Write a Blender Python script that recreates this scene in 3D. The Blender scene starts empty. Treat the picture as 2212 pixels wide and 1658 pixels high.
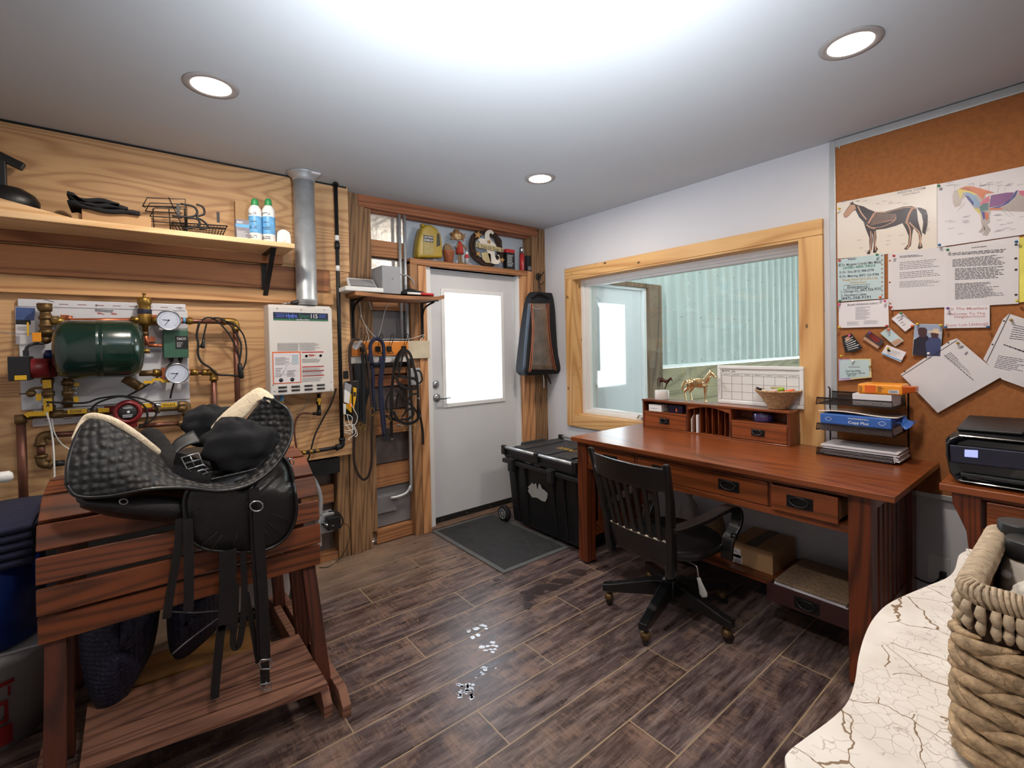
import bpy, bmesh, math, random
from mathutils import Vector, Matrix, Euler
random.seed(7)
SC = bpy.context.scene
COL = SC.collection
PI = math.pi
H = 2.494            # ceiling height
# ---------------------------------------------------------------- camera
FPX, TILT, ROLL, YAW = 1020.11, 0.0159, -0.0198, 0.8956
CAM = Vector((-3.0079, -3.3226, 1.4057)); PPX, PPY = -2.76, -62.4
_F = Vector((math.cos(YAW)*math.cos(TILT), math.sin(YAW)*math.cos(TILT), -math.sin(TILT)))
_R = _F.cross(Vector((0, 0, 1))).normalized(); _U = _R.cross(_F)
_R2 = _R*math.cos(ROLL)+_U*math.sin(ROLL); _U2 = -_R*math.sin(ROLL)+_U*math.cos(ROLL)
cd = bpy.data.cameras.new('camera'); cam = bpy.data.objects.new('camera', cd); COL.objects.link(cam)
cam.matrix_world = Matrix(((_R2.x, _U2.x, -_F.x, CAM.x), (_R2.y, _U2.y, -_F.y, CAM.y), (_R2.z, _U2.z, -_F.z, CAM.z), (0, 0, 0, 1)))
cd.sensor_width = 36; cd.sensor_fit = 'HORIZONTAL'; cd.lens = FPX*36/2212
cd.shift_x = -PPX/2212; cd.shift_y = PPY/2212; cd.clip_start = .02
SC.camera = cam
# ---------------------------------------------------------------- light and exposure
SC.view_settings.view_transform = 'Standard'; SC.view_settings.look = 'None'
SC.view_settings.gamma = 1; SC.view_settings.exposure = 0.28; SC.view_settings.use_curve_mapping = False
w = bpy.data.worlds.new('sky'); SC.world = w; w.use_nodes = True
w.node_tree.nodes['Background'].inputs[0].default_value = (.86, .93, 1, 1)
w.node_tree.nodes['Background'].inputs[1].default_value = 7.0
def lamp(name, kind, loc, power, color, size=.1, target=None, **k):
    l = bpy.data.lights.new(name, kind); l.energy = power; l.color = color
    if kind == 'AREA': l.shape = 'DISK'; l.size = size
    else: l.shadow_soft_size = size
    for a, b in k.items(): setattr(l, a, b)
    o = bpy.data.objects.new(name, l); COL.objects.link(o); o.location = loc
    if target is not None: o.rotation_euler = (Vector(target)-Vector(loc)).to_track_quat('-Z', 'Y').to_euler()
    return o
LIGHTS = [(-2.73, -1.06), (-.925, -1.06), (-.925, -2.75), (-2.73, -2.75)]
for x, y in LIGHTS:
    lamp('downlight_glow', 'AREA', (x, y, H-.02), 13, (1, .89, .77), .14, (x, y, 0))
# the photographer's flash, bounced off the ceiling
lamp('bounce_flash', 'SPOT', (-2.42, -2.72, 1.72), 190, (.86, .93, 1), .12, (-2.12, -2.3, H), spot_size=2.35, spot_blend=1.0)
def portal(loc, target, sx, sy):
    l = bpy.data.lights.new('sky_portal', 'AREA'); l.shape = 'RECTANGLE'; l.size = sx; l.size_y = sy; l.cycles.is_portal = True
    o = bpy.data.objects.new('sky_portal', l); COL.objects.link(o); o.location = loc; o.rotation_euler = (Vector(target)-Vector(loc)).to_track_quat('-Z', 'Y').to_euler()
portal((-.74, .12, 1.41), (-.74, -1, 1.41), .66, .98); portal((1.08, .12, 1.41), (1.08, -1, 1.41), .5, .94)
portal((6, -8.9, 3.4), (6, 0, 3.4), 12, 1.0)

def P(px, py, ax, v):
    """where the sight line through a point of the photograph meets the plane ax = v"""
    d = _F + _R2*((px-1106-PPX)/FPX) - _U2*((py-829-PPY)/FPX)
    i = 'xyz'.index(ax)
    return CAM + d*((v-CAM[i])/d[i])
# ---------------------------------------------------------------- materials
MATS = {}
def newmat(name):
    m = bpy.data.materials.new(name); m.use_nodes = True
    nt = m.node_tree; return m, nt, nt.nodes['Principled BSDF']
def s2l(c):
    return tuple((v/12.92 if v <= .04045 else ((v+.055)/1.055)**2.4) for v in [x/255 for x in c])+(1,)
def N(nt, t, **k):
    n = nt.nodes.new(t)
    for a, b in k.items(): setattr(n, a, b)
    return n
def ramp(nt, fac, stops):
    r = N(nt, 'ShaderNodeValToRGB'); e = r.color_ramp.elements
    while len(e) < len(stops): e.new(.5)
    for i, (p, c) in enumerate(stops): e[i].position = p; e[i].color = c
    nt.links.new(fac, r.inputs[0]); return r.outputs[0]
def coord(nt, scale=(1, 1, 1), rot=(0, 0, 0), loc=(0, 0, 0)):
    tc = N(nt, 'ShaderNodeTexCoord'); mp = N(nt, 'ShaderNodeMapping')
    mp.inputs['Scale'].default_value = scale; mp.inputs['Rotation'].default_value = rot; mp.inputs['Location'].default_value = loc
    nt.links.new(tc.outputs['Object'], mp.inputs[0]); return mp.outputs[0]
def noise(nt, vec, s, d=3, rough=.5):
    n = N(nt, 'ShaderNodeTexNoise'); n.inputs['Scale'].default_value = s; n.inputs['Detail'].default_value = d; n.inputs['Roughness'].default_value = rough
    nt.links.new(vec, n.inputs['Vector']); return n.outputs['Fac']
def math_(nt, op, a, b=None, c=None):
    n = N(nt, 'ShaderNodeMath', operation=op)
    for i, v in enumerate((a, b, c)):
        if v is None: continue
        if isinstance(v, (int, float)): n.inputs[i].default_value = v
        else: nt.links.new(v, n.inputs[i])
    return n.outputs[0]
def bump(nt, b, h, s=.2, d=.01):
    n = N(nt, 'ShaderNodeBump'); n.inputs['Strength'].default_value = s; n.inputs['Distance'].default_value = d
    nt.links.new(h, n.inputs['Height']); nt.links.new(n.outputs[0], b.inputs['Normal'])
def mix(nt, f, a, b):
    n = N(nt, 'ShaderNodeMix', data_type='RGBA')
    for i, v in ((0, f), (6, a), (7, b)):
        if isinstance(v, (int, float, tuple)): n.inputs[i].default_value = v
        else: nt.links.new(v, n.inputs[i])
    return n.outputs[2]
def plain(name, c, rough=.5, metal=0, var=.12, vs=12, bmp=0, bs=60, coat=0, alpha=1, sheen=0):
    if name in MATS: return MATS[name]
    m, nt, b = newmat(name); v = coord(nt)
    c = s2l(c); lo = tuple(x*(1-var) for x in c[:3])+(1,); hi = tuple(min(1, x*(1+var)) for x in c[:3])+(1,)
    nt.links.new(ramp(nt, noise(nt, v, vs), [(.3, lo), (.7, hi)]), b.inputs['Base Color'])
    b.inputs['Roughness'].default_value = rough; b.inputs['Metallic'].default_value = metal
    b.inputs['Coat Weight'].default_value = coat; b.inputs['Alpha'].default_value = alpha
    b.inputs['Sheen Weight'].default_value = sheen
    if bmp: bump(nt, b, noise(nt, v, bs, 4), bmp, .004)
    MATS[name] = m; return m
def wood(name, lo, hi, axis='x', f=1., rough=.5, rings=9, knots=0, coat=0, bmp=.1, stretch=.09, contrast=.5):
    """contour grain: a stretched noise field cut into rings"""
    if name in MATS: return MATS[name]
    m, nt, b = newmat(name)
    sc = [f, f, f]; sc['xyz'.index(axis)] = f*stretch
    v = coord(nt, sc)
    n1 = noise(nt, v, 2.2, 2, .4)
    r = math_(nt, 'ABSOLUTE', math_(nt, 'SINE', math_(nt, 'ADD', math_(nt, 'MULTIPLY', n1, rings*15.), math_(nt, 'MULTIPLY', noise(nt, coord(nt, [c_*6 for c_ in sc]), 3, 2), 1.2))))
    sc2 = [60*f, 60*f, 60*f]; sc2['xyz'.index(axis)] = 2.5*f
    n2 = noise(nt, coord(nt, sc2), 1.5, 3, .6)
    n3 = noise(nt, coord(nt, [1.3, 1.3, 1.3]), 1.5, 2)
    s = math_(nt, 'ADD', math_(nt, 'MULTIPLY', math_(nt, 'POWER', r, 5.), contrast), math_(nt, 'MULTIPLY', n2, .45))
    s = math_(nt, 'ADD', s, math_(nt, 'MULTIPLY', math_(nt, 'SUBTRACT', n3, .5), .6))
    col = ramp(nt, s, [(.1, s2l(hi)), (.85, s2l(lo))])
    if knots:
        kv = [2.3*f, 2.3*f, 2.3*f]; kv['xyz'.index(axis)] = 1.2*f
        vo = N(nt, 'ShaderNodeTexVoronoi'); vo.inputs['Scale'].default_value = knots; nt.links.new(coord(nt, kv), vo.inputs['Vector'])
        kf = ramp(nt, vo.outputs['Distance'], [(.07, (1, 1, 1, 1)), (.13, (0, 0, 0, 1))])
        col = mix(nt, kf, col, s2l(tuple(x*.5 for x in lo)))
    nt.links.new(col, b.inputs['Base Color']); b.inputs['Roughness'].default_value = rough
    b.inputs['Coat Weight'].default_value = coat; b.inputs['Coat Roughness'].default_value = .15
    if bmp: bump(nt, b, n2, bmp, .002)
    MATS[name] = m; return m
def emis(name, c, s):
    if name in MATS: return MATS[name]
    m, nt, b = newmat(name); b.inputs['Base Color'].default_value = s2l(c)
    b.inputs['Emission Color'].default_value = s2l(c); b.inputs['Emission Strength'].default_value = s
    MATS[name] = m; return m
def glass(name, tint=(1, 1, 1), rough=0, refl=.08):
    if name in MATS: return MATS[name]
    m, nt, b = newmat(name); nt.nodes.remove(b); o = nt.nodes['Material Output']
    t = N(nt, 'ShaderNodeBsdfTransparent'); t.inputs[0].default_value = tuple(tint)+(1,)
    g = N(nt, 'ShaderNodeBsdfGlossy'); g.inputs['Roughness'].default_value = rough
    fr = N(nt, 'ShaderNodeLayerWeight'); fr.inputs[0].default_value = .35
    f = math_(nt, 'ADD', math_(nt, 'MULTIPLY', fr.outputs['Fresnel'], .5), refl*.5)
    mx = N(nt, 'ShaderNodeMixShader'); nt.links.new(f, mx.inputs[0]); nt.links.new(t.outputs[0], mx.inputs[1]); nt.links.new(g.outputs[0], mx.inputs[2])
    nt.links.new(mx.outputs[0], o.inputs[0]); MATS[name] = m; return m
# ---------------------------------------------------------------- mesh helpers (world coordinates)
def wloc(o):
    v = Vector((0, 0, 0))
    while o is not None: v += o.location; o = o.parent
    return v
def spline(pts, n=6, closed=False):
    pts = [Vector(p) for p in pts]; out = []; L = len(pts)
    for i in range(L if closed else L-1):
        g = lambda k: pts[k % L] if closed else pts[max(0, min(L-1, k))]
        a, b, c, d = g(i-1), g(i), g(i+1), g(i+2)
        for j in range(n):
            t = j/n; out.append(.5*((2*b)+(c-a)*t+(2*a-5*b+4*c-d)*t*t+(3*b-a-3*c+d)*t**3))
    if not closed: out.append(pts[-1])
    return out
EACH = {'screw', 'fitting', 'elbow', 'valve_stem', 'louvre_slot', 'coupling', 'brass_fitting', 'connection_pipe', 'connection_nut', 'cable_gland', 'pipe_clamp', 'label_band', 'leg', 'slat', 'nut', 'buckle', 'latch', 'rib', 'staple', 'screw_head', 'pictogram', 'foot', 'divider', 'ring', 'clip', 'pin', 'caster', 'drawer_side'}
class MB:
    def __init__(s, M=None): s.v = []; s.f = []; s.sm = []; s.M = M; s.cut = []
    def add(s, vs, fs, smooth=False):
        o = len(s.v); s.cut.append((o, len(s.f)))
        s.v += [(s.M @ Vector(v)) if s.M else Vector(v) for v in vs]
        s.f += [[i+o for i in f] for f in fs]; s.sm += [smooth]*len(fs); return s
    def box(s, x0, x1, y0, y1, z0, z1):
        x0, x1 = sorted((x0, x1)); y0, y1 = sorted((y0, y1)); z0, z1 = sorted((z0, z1))
        return s.add([(x0, y0, z0), (x1, y0, z0), (x1, y1, z0), (x0, y1, z0), (x0, y0, z1), (x1, y0, z1), (x1, y1, z1), (x0, y1, z1)],
                     [(3, 2, 1, 0), (4, 5, 6, 7), (0, 1, 5, 4), (1, 2, 6, 5), (2, 3, 7, 6), (3, 0, 4, 7)])
    def bar(s, a, b, w, t, up=(0, 0, 1)):
        """straight bar a->b, w across, t along up"""
        a = Vector(a); b = Vector(b); d = (b-a).normalized(); u = Vector(up); x = d.cross(u).normalized(); u = x.cross(d)
        vs = [p+x*i*w/2+u*j*t/2 for p in (a, b) for i, j in ((-1, -1), (1, -1), (1, 1), (-1, 1))]
        return s.add(vs, [(0, 1, 2, 3), (7, 6, 5, 4), (0, 4, 5, 1), (1, 5, 6, 2), (2, 6, 7, 3), (3, 7, 4, 0)])
    def prism(s, poly, ext):
        """flat polygon (3-D points) pushed out by vector ext"""
        n = len(poly); e = Vector(ext); p = [Vector(q) for q in poly]
        nn = Vector((0, 0, 0))
        for i in range(n): nn += (p[i]-p[0]).cross(p[(i+1) % n]-p[0])
        if nn.dot(e) < 0: p.reverse()
        return s.add(p+[q+e for q in p], [list(range(n))[::-1], list(range(n, 2*n))]+[[i, (i+1) % n, n+(i+1) % n, n+i] for i in range(n)])
    def sweep(s, pts, prof, ref=None, closed=False, sc=None, smooth=True, caps=True):
        pts = [Vector(p) for p in pts]; n = len(pts); k = len(prof); vs = []; fs = []; X = None
        for i, p in enumerate(pts):
            a = pts[(i-1) % n] if (closed or i > 0) else p; b = pts[(i+1) % n] if (closed or i < n-1) else p
            d = (b-a).normalized() if (b-a).length > 1e-9 else Vector((0, 0, 1))
            if ref is not None: X = d.cross(Vector(ref))
            elif X is None: X = d.cross(Vector((0, 0, 1)) if abs(d.z) < .9 else Vector((1, 0, 0)))
            else: X = X-d*X.dot(d)
            if X.length < 1e-6: X = d.orthogonal()
            X = X.normalized(); Y = X.cross(d); q = sc[i] if sc else 1
            vs += [p+X*u*q+Y*v*q for u, v in prof]
        for i in range(n if closed else n-1):
            for j in range(k):
                a = i*k+j; b = i*k+(j+1) % k; c = ((i+1) % n)*k+(j+1) % k; d2 = ((i+1) % n)*k+j
                fs.append((a, d2, c, b))
        if caps and not closed: fs += [list(range(k)), list(range((n-1)*k, n*k))[::-1]]
        return s.add(vs, fs, smooth)
    def tube(s, pts, r, n=8, closed=False, sp=0, flat=1):
        if sp: pts = spline(pts, sp, closed)
        sc = None
        if isinstance(r, (list, tuple)):
            m = len(pts); sc = []
            for i in range(m):
                t = i/(m-1)*(len(r)-1); j = min(int(t), len(r)-2); sc.append(r[j]+(r[j+1]-r[j])*(t-j))
            r = 1
        return s.sweep(pts, [(r*math.cos(2*PI*j/n), r*flat*math.sin(2*PI*j/n)) for j in range(n)], closed=closed, sc=sc)
    def band(s, pts, w, t, ref, sp=5, closed=False):
        """flat strap: w wide across ref, t thick along ref"""
        if sp: pts = spline(pts, sp, closed)
        return s.sweep(pts, [(-w/2, -t/2), (w/2, -t/2), (w/2, t/2), (-w/2, t/2)], ref=ref, closed=closed, smooth=False)
    def lathe(s, prof, o, ax=(0, 0, 1), n=20, smooth=True, sx=1, sy=1):
        ax = Vector(ax).normalized(); X = ax.orthogonal().normalized(); Y = ax.cross(X); o = Vector(o); vs = []; fs = []; k = len(prof)
        if abs(ax.z) > .99: X = Vector((1, 0, 0)); Y = Vector((0, 1 if ax.z > 0 else -1, 0))
        for j in range(n):
            a = 2*PI*j/n
            vs += [o+ax*h+(X*math.cos(a)*sx+Y*math.sin(a)*sy)*r for r, h in prof]
        for j in range(n):
            for i in range(k-1):
                fs.append((j*k+i, ((j+1) % n)*k+i, ((j+1) % n)*k+i+1, j*k+i+1))
        fs.append([j*k for j in range(n)][::-1]); fs.append([j*k+k-1 for j in range(n)])
        s.add(vs, fs, smooth); s.sm[-2:] = [False, False]; return s
    def cyl(s, a, b, r, n=16, r2=None):
        a = Vector(a); b = Vector(b); L = (b-a).length
        return s.lathe([(r, 0), (r2 if r2 is not None else r, L)], a, b-a, n)
    def ball(s, c, r, n=12, m=8):
        r = r if isinstance(r, (list, tuple)) else (r, r, r); vs = []; fs = []
        for i in range(m+1):
            t = PI*i/m
            for j in range(n): vs.append((c[0]+r[0]*math.sin(t)*math.cos(2*PI*j/n), c[1]+r[1]*math.sin(t)*math.sin(2*PI*j/n), c[2]-r[2]*math.cos(t)))
        for i in range(m):
            for j in range(n): fs.append((i*n+j, i*n+(j+1) % n, (i+1)*n+(j+1) % n, (i+1)*n+j))
        return s.add(vs, fs, True)
    def grid(s, rows, sp=0, closed=False, smooth=True):
        """surface through rows of points"""
        if sp:
            rows = [spline(r, sp, closed) for r in rows]
            cols = [spline([r[i] for r in rows], sp) for i in range(len(rows[0]))]
            rows = [[c[i] for c in cols] for i in range(len(cols[0]))]
        n = len(rows[0]); vs = [v for r in rows for v in r]; fs = []
        for i in range(len(rows)-1):
            for j in range(n if closed else n-1):
                fs.append((i*n+j, i*n+(j+1) % n, (i+1)*n+(j+1) % n, (i+1)*n+j))
        return s.add(vs, fs, smooth)
    def obj(s, name, mat, parent=None, bev=0, sub=0, solid=0, label=None, merge=False, voxel=0, seg=2, split=None):
        if split is None: split = name in EACH
        if split and parent is not None and len(s.cut) > 1:
            cs = s.cut+[(len(s.v), len(s.f))]
            for (a, b), (c, d) in zip(cs, cs[1:]):
                q = MB(); q.v = s.v[a:c]; q.f = [[i-a for i in f] for f in s.f[b:d]]; q.sm = s.sm[b:d]
                r = q.obj(name, mat, parent, bev, sub, solid, label, merge, voxel, seg, False)
            return r
        me = bpy.data.meshes.new(name)
        if parent is None:
            lo = [min(v[i] for v in s.v) for i in range(3)]; hi = [max(v[i] for v in s.v) for i in range(3)]
            off = Vector(((lo[0]+hi[0])/2, (lo[1]+hi[1])/2, lo[2]))
        else: off = wloc(parent)
        me.from_pydata([v-off for v in s.v], [], s.f); me.validate()
        for p, q in zip(me.polygons, s.sm): p.use_smooth = q
        if merge:
            bm = bmesh.new(); bm.from_mesh(me); bmesh.ops.remove_doubles(bm, verts=bm.verts, dist=1e-5); bmesh.ops.recalc_face_normals(bm, faces=bm.faces); bm.to_mesh(me); bm.free()
        o = bpy.data.objects.new(name, me); COL.objects.link(o)
        if parent is None: o.location = off
        else: o.parent = parent
        me.materials.append(MATS[mat] if isinstance(mat, str) else mat)
        if voxel:
            r = o.modifiers.new('r', 'REMESH'); r.mode = 'VOXEL'; r.voxel_size = voxel; r.use_smooth_shade = True
            q = o.modifiers.new('s', 'SMOOTH'); q.iterations = 3; q.factor = .5
        if solid:
            r = o.modifiers.new('t', 'SOLIDIFY'); r.thickness = solid; r.offset = 0
        if bev:
            r = o.modifiers.new('b', 'BEVEL'); r.width = bev; r.segments = seg; r.limit_method = 'ANGLE'; r.angle_limit = .6
        if sub:
            r = o.modifiers.new('u', 'SUBSURF'); r.levels = sub; r.render_levels = sub
        if label: o['label'] = label
        return o
def thing(name, label, cat, loc=(0, 0, 0), group=None):
    o = bpy.data.objects.new(name, None); COL.objects.link(o); o.location = loc; o.empty_display_size = .05
    return tag(o, label, cat, group)
def tag(o, label, cat, group=None):
    o['label'] = label; o['category'] = cat
    if group: o['group'] = group
    return o
def struct(o): o['kind'] = 'structure'; return o
def box(name, mat, parent, x0, x1, y0, y1, z0, z1, bev=.002, label=None):
    return MB().box(x0, x1, y0, y1, z0, z1).obj(name, mat, parent, bev=bev, label=label)
def copy_tree(o, loc, label=None):
    c = o.copy(); COL.objects.link(c); c.location = loc
    if label: c['label'] = label
    for ch in list(o.children):
        d = ch.copy(); COL.objects.link(d); d.parent = c
        for g in list(ch.children):
            e = g.copy(); COL.objects.link(e); e.parent = d
    return c
_FC = {}
def glyphs(text):
    if text in _FC: return _FC[text]
    c = bpy.data.curves.new('t', 'FONT'); c.body = text; c.size = 1; c.resolution_u = 2; c.offset = .012
    o = bpy.data.objects.new('t', c); COL.objects.link(o)
    bpy.context.view_layer.update()
    me = bpy.data.meshes.new_from_object(o.evaluated_get(bpy.context.evaluated_depsgraph_get()))
    vs = [v.co.copy() for v in me.vertices]; fs = [list(p.vertices) for p in me.polygons]
    bpy.data.objects.remove(o); bpy.data.curves.remove(c); bpy.data.meshes.remove(me)
    _FC[text] = (vs, fs); return _FC[text]
def word(mb, text, A, B, up, lift=.0012, ital=0):
    """lettering from A to B along the baseline; up = cap height vector"""
    A = Vector(A); B = Vector(B); up = Vector(up); vs, fs = glyphs(text)
    x0 = min(v.x for v in vs); x1 = max(v.x for v in vs); d = B-A; n = d.cross(up).normalized()*lift
    mb.add([A+d*((v.x-x0)/(x1-x0)+ital*v.y)+up*(v.y/.72)+n for v in vs], fs)
    return mb
def wword(mb, text, pa, pb, h, ax, v, lift=.0012):
    """lettering standing on the plane ax = v, its ends seen at pa and pb, h high"""
    A = P(*pa, ax, v); B = P(*pb, ax, v); U = P(pa[0], pa[1]-h, ax, v)-A
    d = (B-A).normalized(); U = U-d*U.dot(d)
    return word(mb, text, A, B, U, lift)
def quad_uv(q, u, v):
    """q: TL, TR, BR, BL"""
    return (q[0]*(1-u)+q[1]*u)*(1-v)+(q[3]*(1-u)+q[2]*u)*v
def print_lines(mb, q, n, th=.35, fill=(.6, 1), rnd=random, lift=.0012, indent=0):
    """rows of tiny words, too small in the photo to read"""
    nn = (q[1]-q[0]).cross(q[0]-q[3]).normalized()*lift
    for i in range(n):
        v0 = (i+.2)/n; v1 = v0+th/n; e = rnd.uniform(*fill); u = rnd.uniform(0, indent)
        while u < e:
            w_ = rnd.uniform(.03, .12); u2 = min(e, u+w_)
            mb.add([quad_uv(q, u, v0)+nn, quad_uv(q, u, v1)+nn, quad_uv(q, u2, v1)+nn, quad_uv(q, u2, v0)+nn], [(0, 1, 2, 3)])
            u = u2+.015
    return mb
def PQ(pts, ax, v): return [P(a, b, ax, v) for a, b in pts]
# ---------------------------------------------------------------- shared materials
wood('plywood', (152, 104, 64), (214, 172, 124), 'x', 1., .6, 9, contrast=.34, stretch=.18, knots=1.2)
wood('board_pine', (158, 106, 62), (214, 166, 114), 'x', 1., .6, 4, knots=2.2, stretch=.1)
wood('board_red', (120, 72, 42), (176, 118, 74), 'x', 1., .6, 5, stretch=.1)
wood('shelf_pine', (196, 152, 102), (232, 196, 150), 'x', 1., .55, 4, knots=1.6, stretch=.08)
wood('trim_pine_y', (180, 128, 72), (216, 172, 114), 'y', 1., .5, 4, knots=5.5, stretch=.1)
wood('trim_pine_z', (180, 128, 72), (216, 172, 114), 'z', 1., .5, 4, knots=5.5, stretch=.1)
wood('stud_z', (112, 78, 50), (164, 120, 80), 'z', 1.3, .7, 6, stretch=.07)
wood('post_z', (92, 66, 44), (150, 114, 78), 'z', 1.6, .75, 8, stretch=.04)
wood('jamb_z', (150, 98, 60), (206, 152, 104), 'z', 1.2, .6, 5, stretch=.06, knots=1.5)
wood('header_x', (110, 62, 38), (160, 100, 66), 'x', 1.2, .6, 5, stretch=.07)
wood('block_x', (120, 76, 46), (168, 116, 74), 'x', 1.3, .65, 5, stretch=.08)
wood('desk_x', (70, 30, 12), (146, 76, 36), 'y', 1.5, .32, 6, coat=.35, stretch=.05, contrast=.35)
wood('desk_z', (62, 26, 11), (122, 56, 24), 'z', 1.6, .38, 7, coat=.25, stretch=.05)
wood('rack_x', (56, 26, 10), (122, 62, 28), 'x', 1.4, .5, 5, coat=.1, stretch=.07)
wood('rack_z', (44, 20, 12), (92, 44, 26), 'z', 1.4, .55, 5, stretch=.07)
wood('rack_worn', (84, 50, 38), (142, 98, 76), 'x', 1.6, .75, 5, stretch=.06)
wood('rail_orange', (196, 108, 34), (222, 136, 52), 'x', 1.2, .4, 4, coat=.3)
wood('kick_board', (122, 112, 88), (158, 148, 118), 'x', .6, .8, 5)
wood('arena_post', (80, 64, 50), (126, 104, 84), 'z', 1, .8, 5)
plain('white_wall', (205, 205, 210), .8, var=.02, vs=2, bmp=.05, bs=90)
plain('ceiling_paint', (181, 184, 188), .9, var=.015, vs=1.5, bmp=.03, bs=120)
plain('white_door', (205, 206, 209), .45, var=.03, vs=3)
plain('white_vinyl', (225, 226, 226), .4, var=.02)
plain('black_paint', (16, 16, 17), .32, var=.25, vs=25, coat=.3)
plain('black_plastic', (20, 21, 23), .42, var=.15, vs=20)
plain('dark_plastic', (34, 35, 38), .5, var=.15)
plain('black_metal', (24, 24, 25), .45, .4)
plain('black_rubber', (18, 18, 18), .7)
plain('black_leather', (20, 19, 20), .38, var=.3, vs=30, bmp=.25, bs=140, coat=.1)
plain('brown_leather', (44, 30, 26), .42, var=.2, vs=20, coat=.15)
plain('steel', (170, 172, 175), .28, .95, var=.06)
plain('galvanised', (186, 190, 194), .42, .55, var=.14, vs=14, bmp=.05, bs=30)
plain('aluminium', (186, 190, 192), .4, .6, var=.04)
plain('brass', (150, 118, 58), .38, .85, var=.25, vs=40)
plain('old_brass', (112, 88, 56), .5, .7, var=.3, vs=40)
plain('copper', (112, 72, 58), .4, .6, var=.2, vs=20)
plain('bright_copper', (180, 106, 74), .35, .7, var=.12, vs=30)
plain('iron_pipe', (28, 28, 30), .5, .3, var=.2)
plain('yellow_plastic', (214, 168, 30), .45, var=.08)
plain('orange_handle', (232, 150, 30), .4, var=.05)
plain('green_enamel', (13, 42, 34), .22, var=.1, coat=.5)
plain('green_box', (52, 92, 74), .45, var=.08)
plain('red_enamel', (120, 26, 30), .35, var=.15)
plain('red_print', (176, 42, 46), .6, var=.02)
plain('white_plastic', (222, 222, 220), .45, var=.02)
plain('white_enamel', (212, 208, 204), .4, var=.02, vs=3)
plain('grey_plastic', (142, 144, 148), .5, var=.03)
plain('panel_white', (206, 208, 214), .35, var=.03, vs=3)
plain('paper', (214, 210, 214), .6, var=.015, vs=5)
plain('paper_sleeve', (210, 206, 208), .16, var=.02, vs=4, bmp=.35, bs=9, coat=.8)
plain('paper_cream', (218, 208, 196), .18, var=.02, vs=4, bmp=.35, bs=9, coat=.8)
plain('ink', (42, 42, 50), .7, var=.05)
plain('faint_ink', (120, 118, 126), .7, var=.05)
plain('pink_ink', (186, 132, 132), .7, var=.05)
plain('white_print', (226, 228, 230), .6, var=.02)
plain('cardboard', (176, 140, 100), .8, var=.06, vs=8)
plain('cork', (152, 94, 48), .85, var=.12, vs=60, bmp=.3, bs=160)
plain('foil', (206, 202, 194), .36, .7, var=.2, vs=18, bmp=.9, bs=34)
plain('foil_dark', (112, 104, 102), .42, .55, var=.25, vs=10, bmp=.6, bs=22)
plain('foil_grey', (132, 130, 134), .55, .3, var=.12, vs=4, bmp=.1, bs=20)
plain('siding', (176, 186, 196), .5, var=.04)
plain('fleece', (226, 208, 178), .95, var=.1, vs=40, bmp=1.0, bs=180, sheen=.4)
plain('black_fleece', (22, 21, 22), .95, var=.4, vs=60, bmp=1.0, bs=150)
plain('black_cloth', (20, 21, 25), .9, var=.25, vs=12, bmp=.3, bs=40)
plain('navy_cloth', (28, 32, 58), .9, var=.2, vs=30, bmp=.4, bs=60)
plain('blue_plastic', (10, 36, 96), .35, var=.1)
plain('clear_plastic', (150, 148, 150), .3, var=.15, vs=4)
plain('sand_dirt', (120, 112, 98), .95, var=.1)
plain('sill_brown', (104, 82, 66), .6, var=.25, vs=14)
emis('lamp_white', (255, 238, 214), 9)
glass('window_glass', (.88, .93, .905), refl=.06)
glass('door_glass', (.97, .98, 1), refl=.02)
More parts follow.
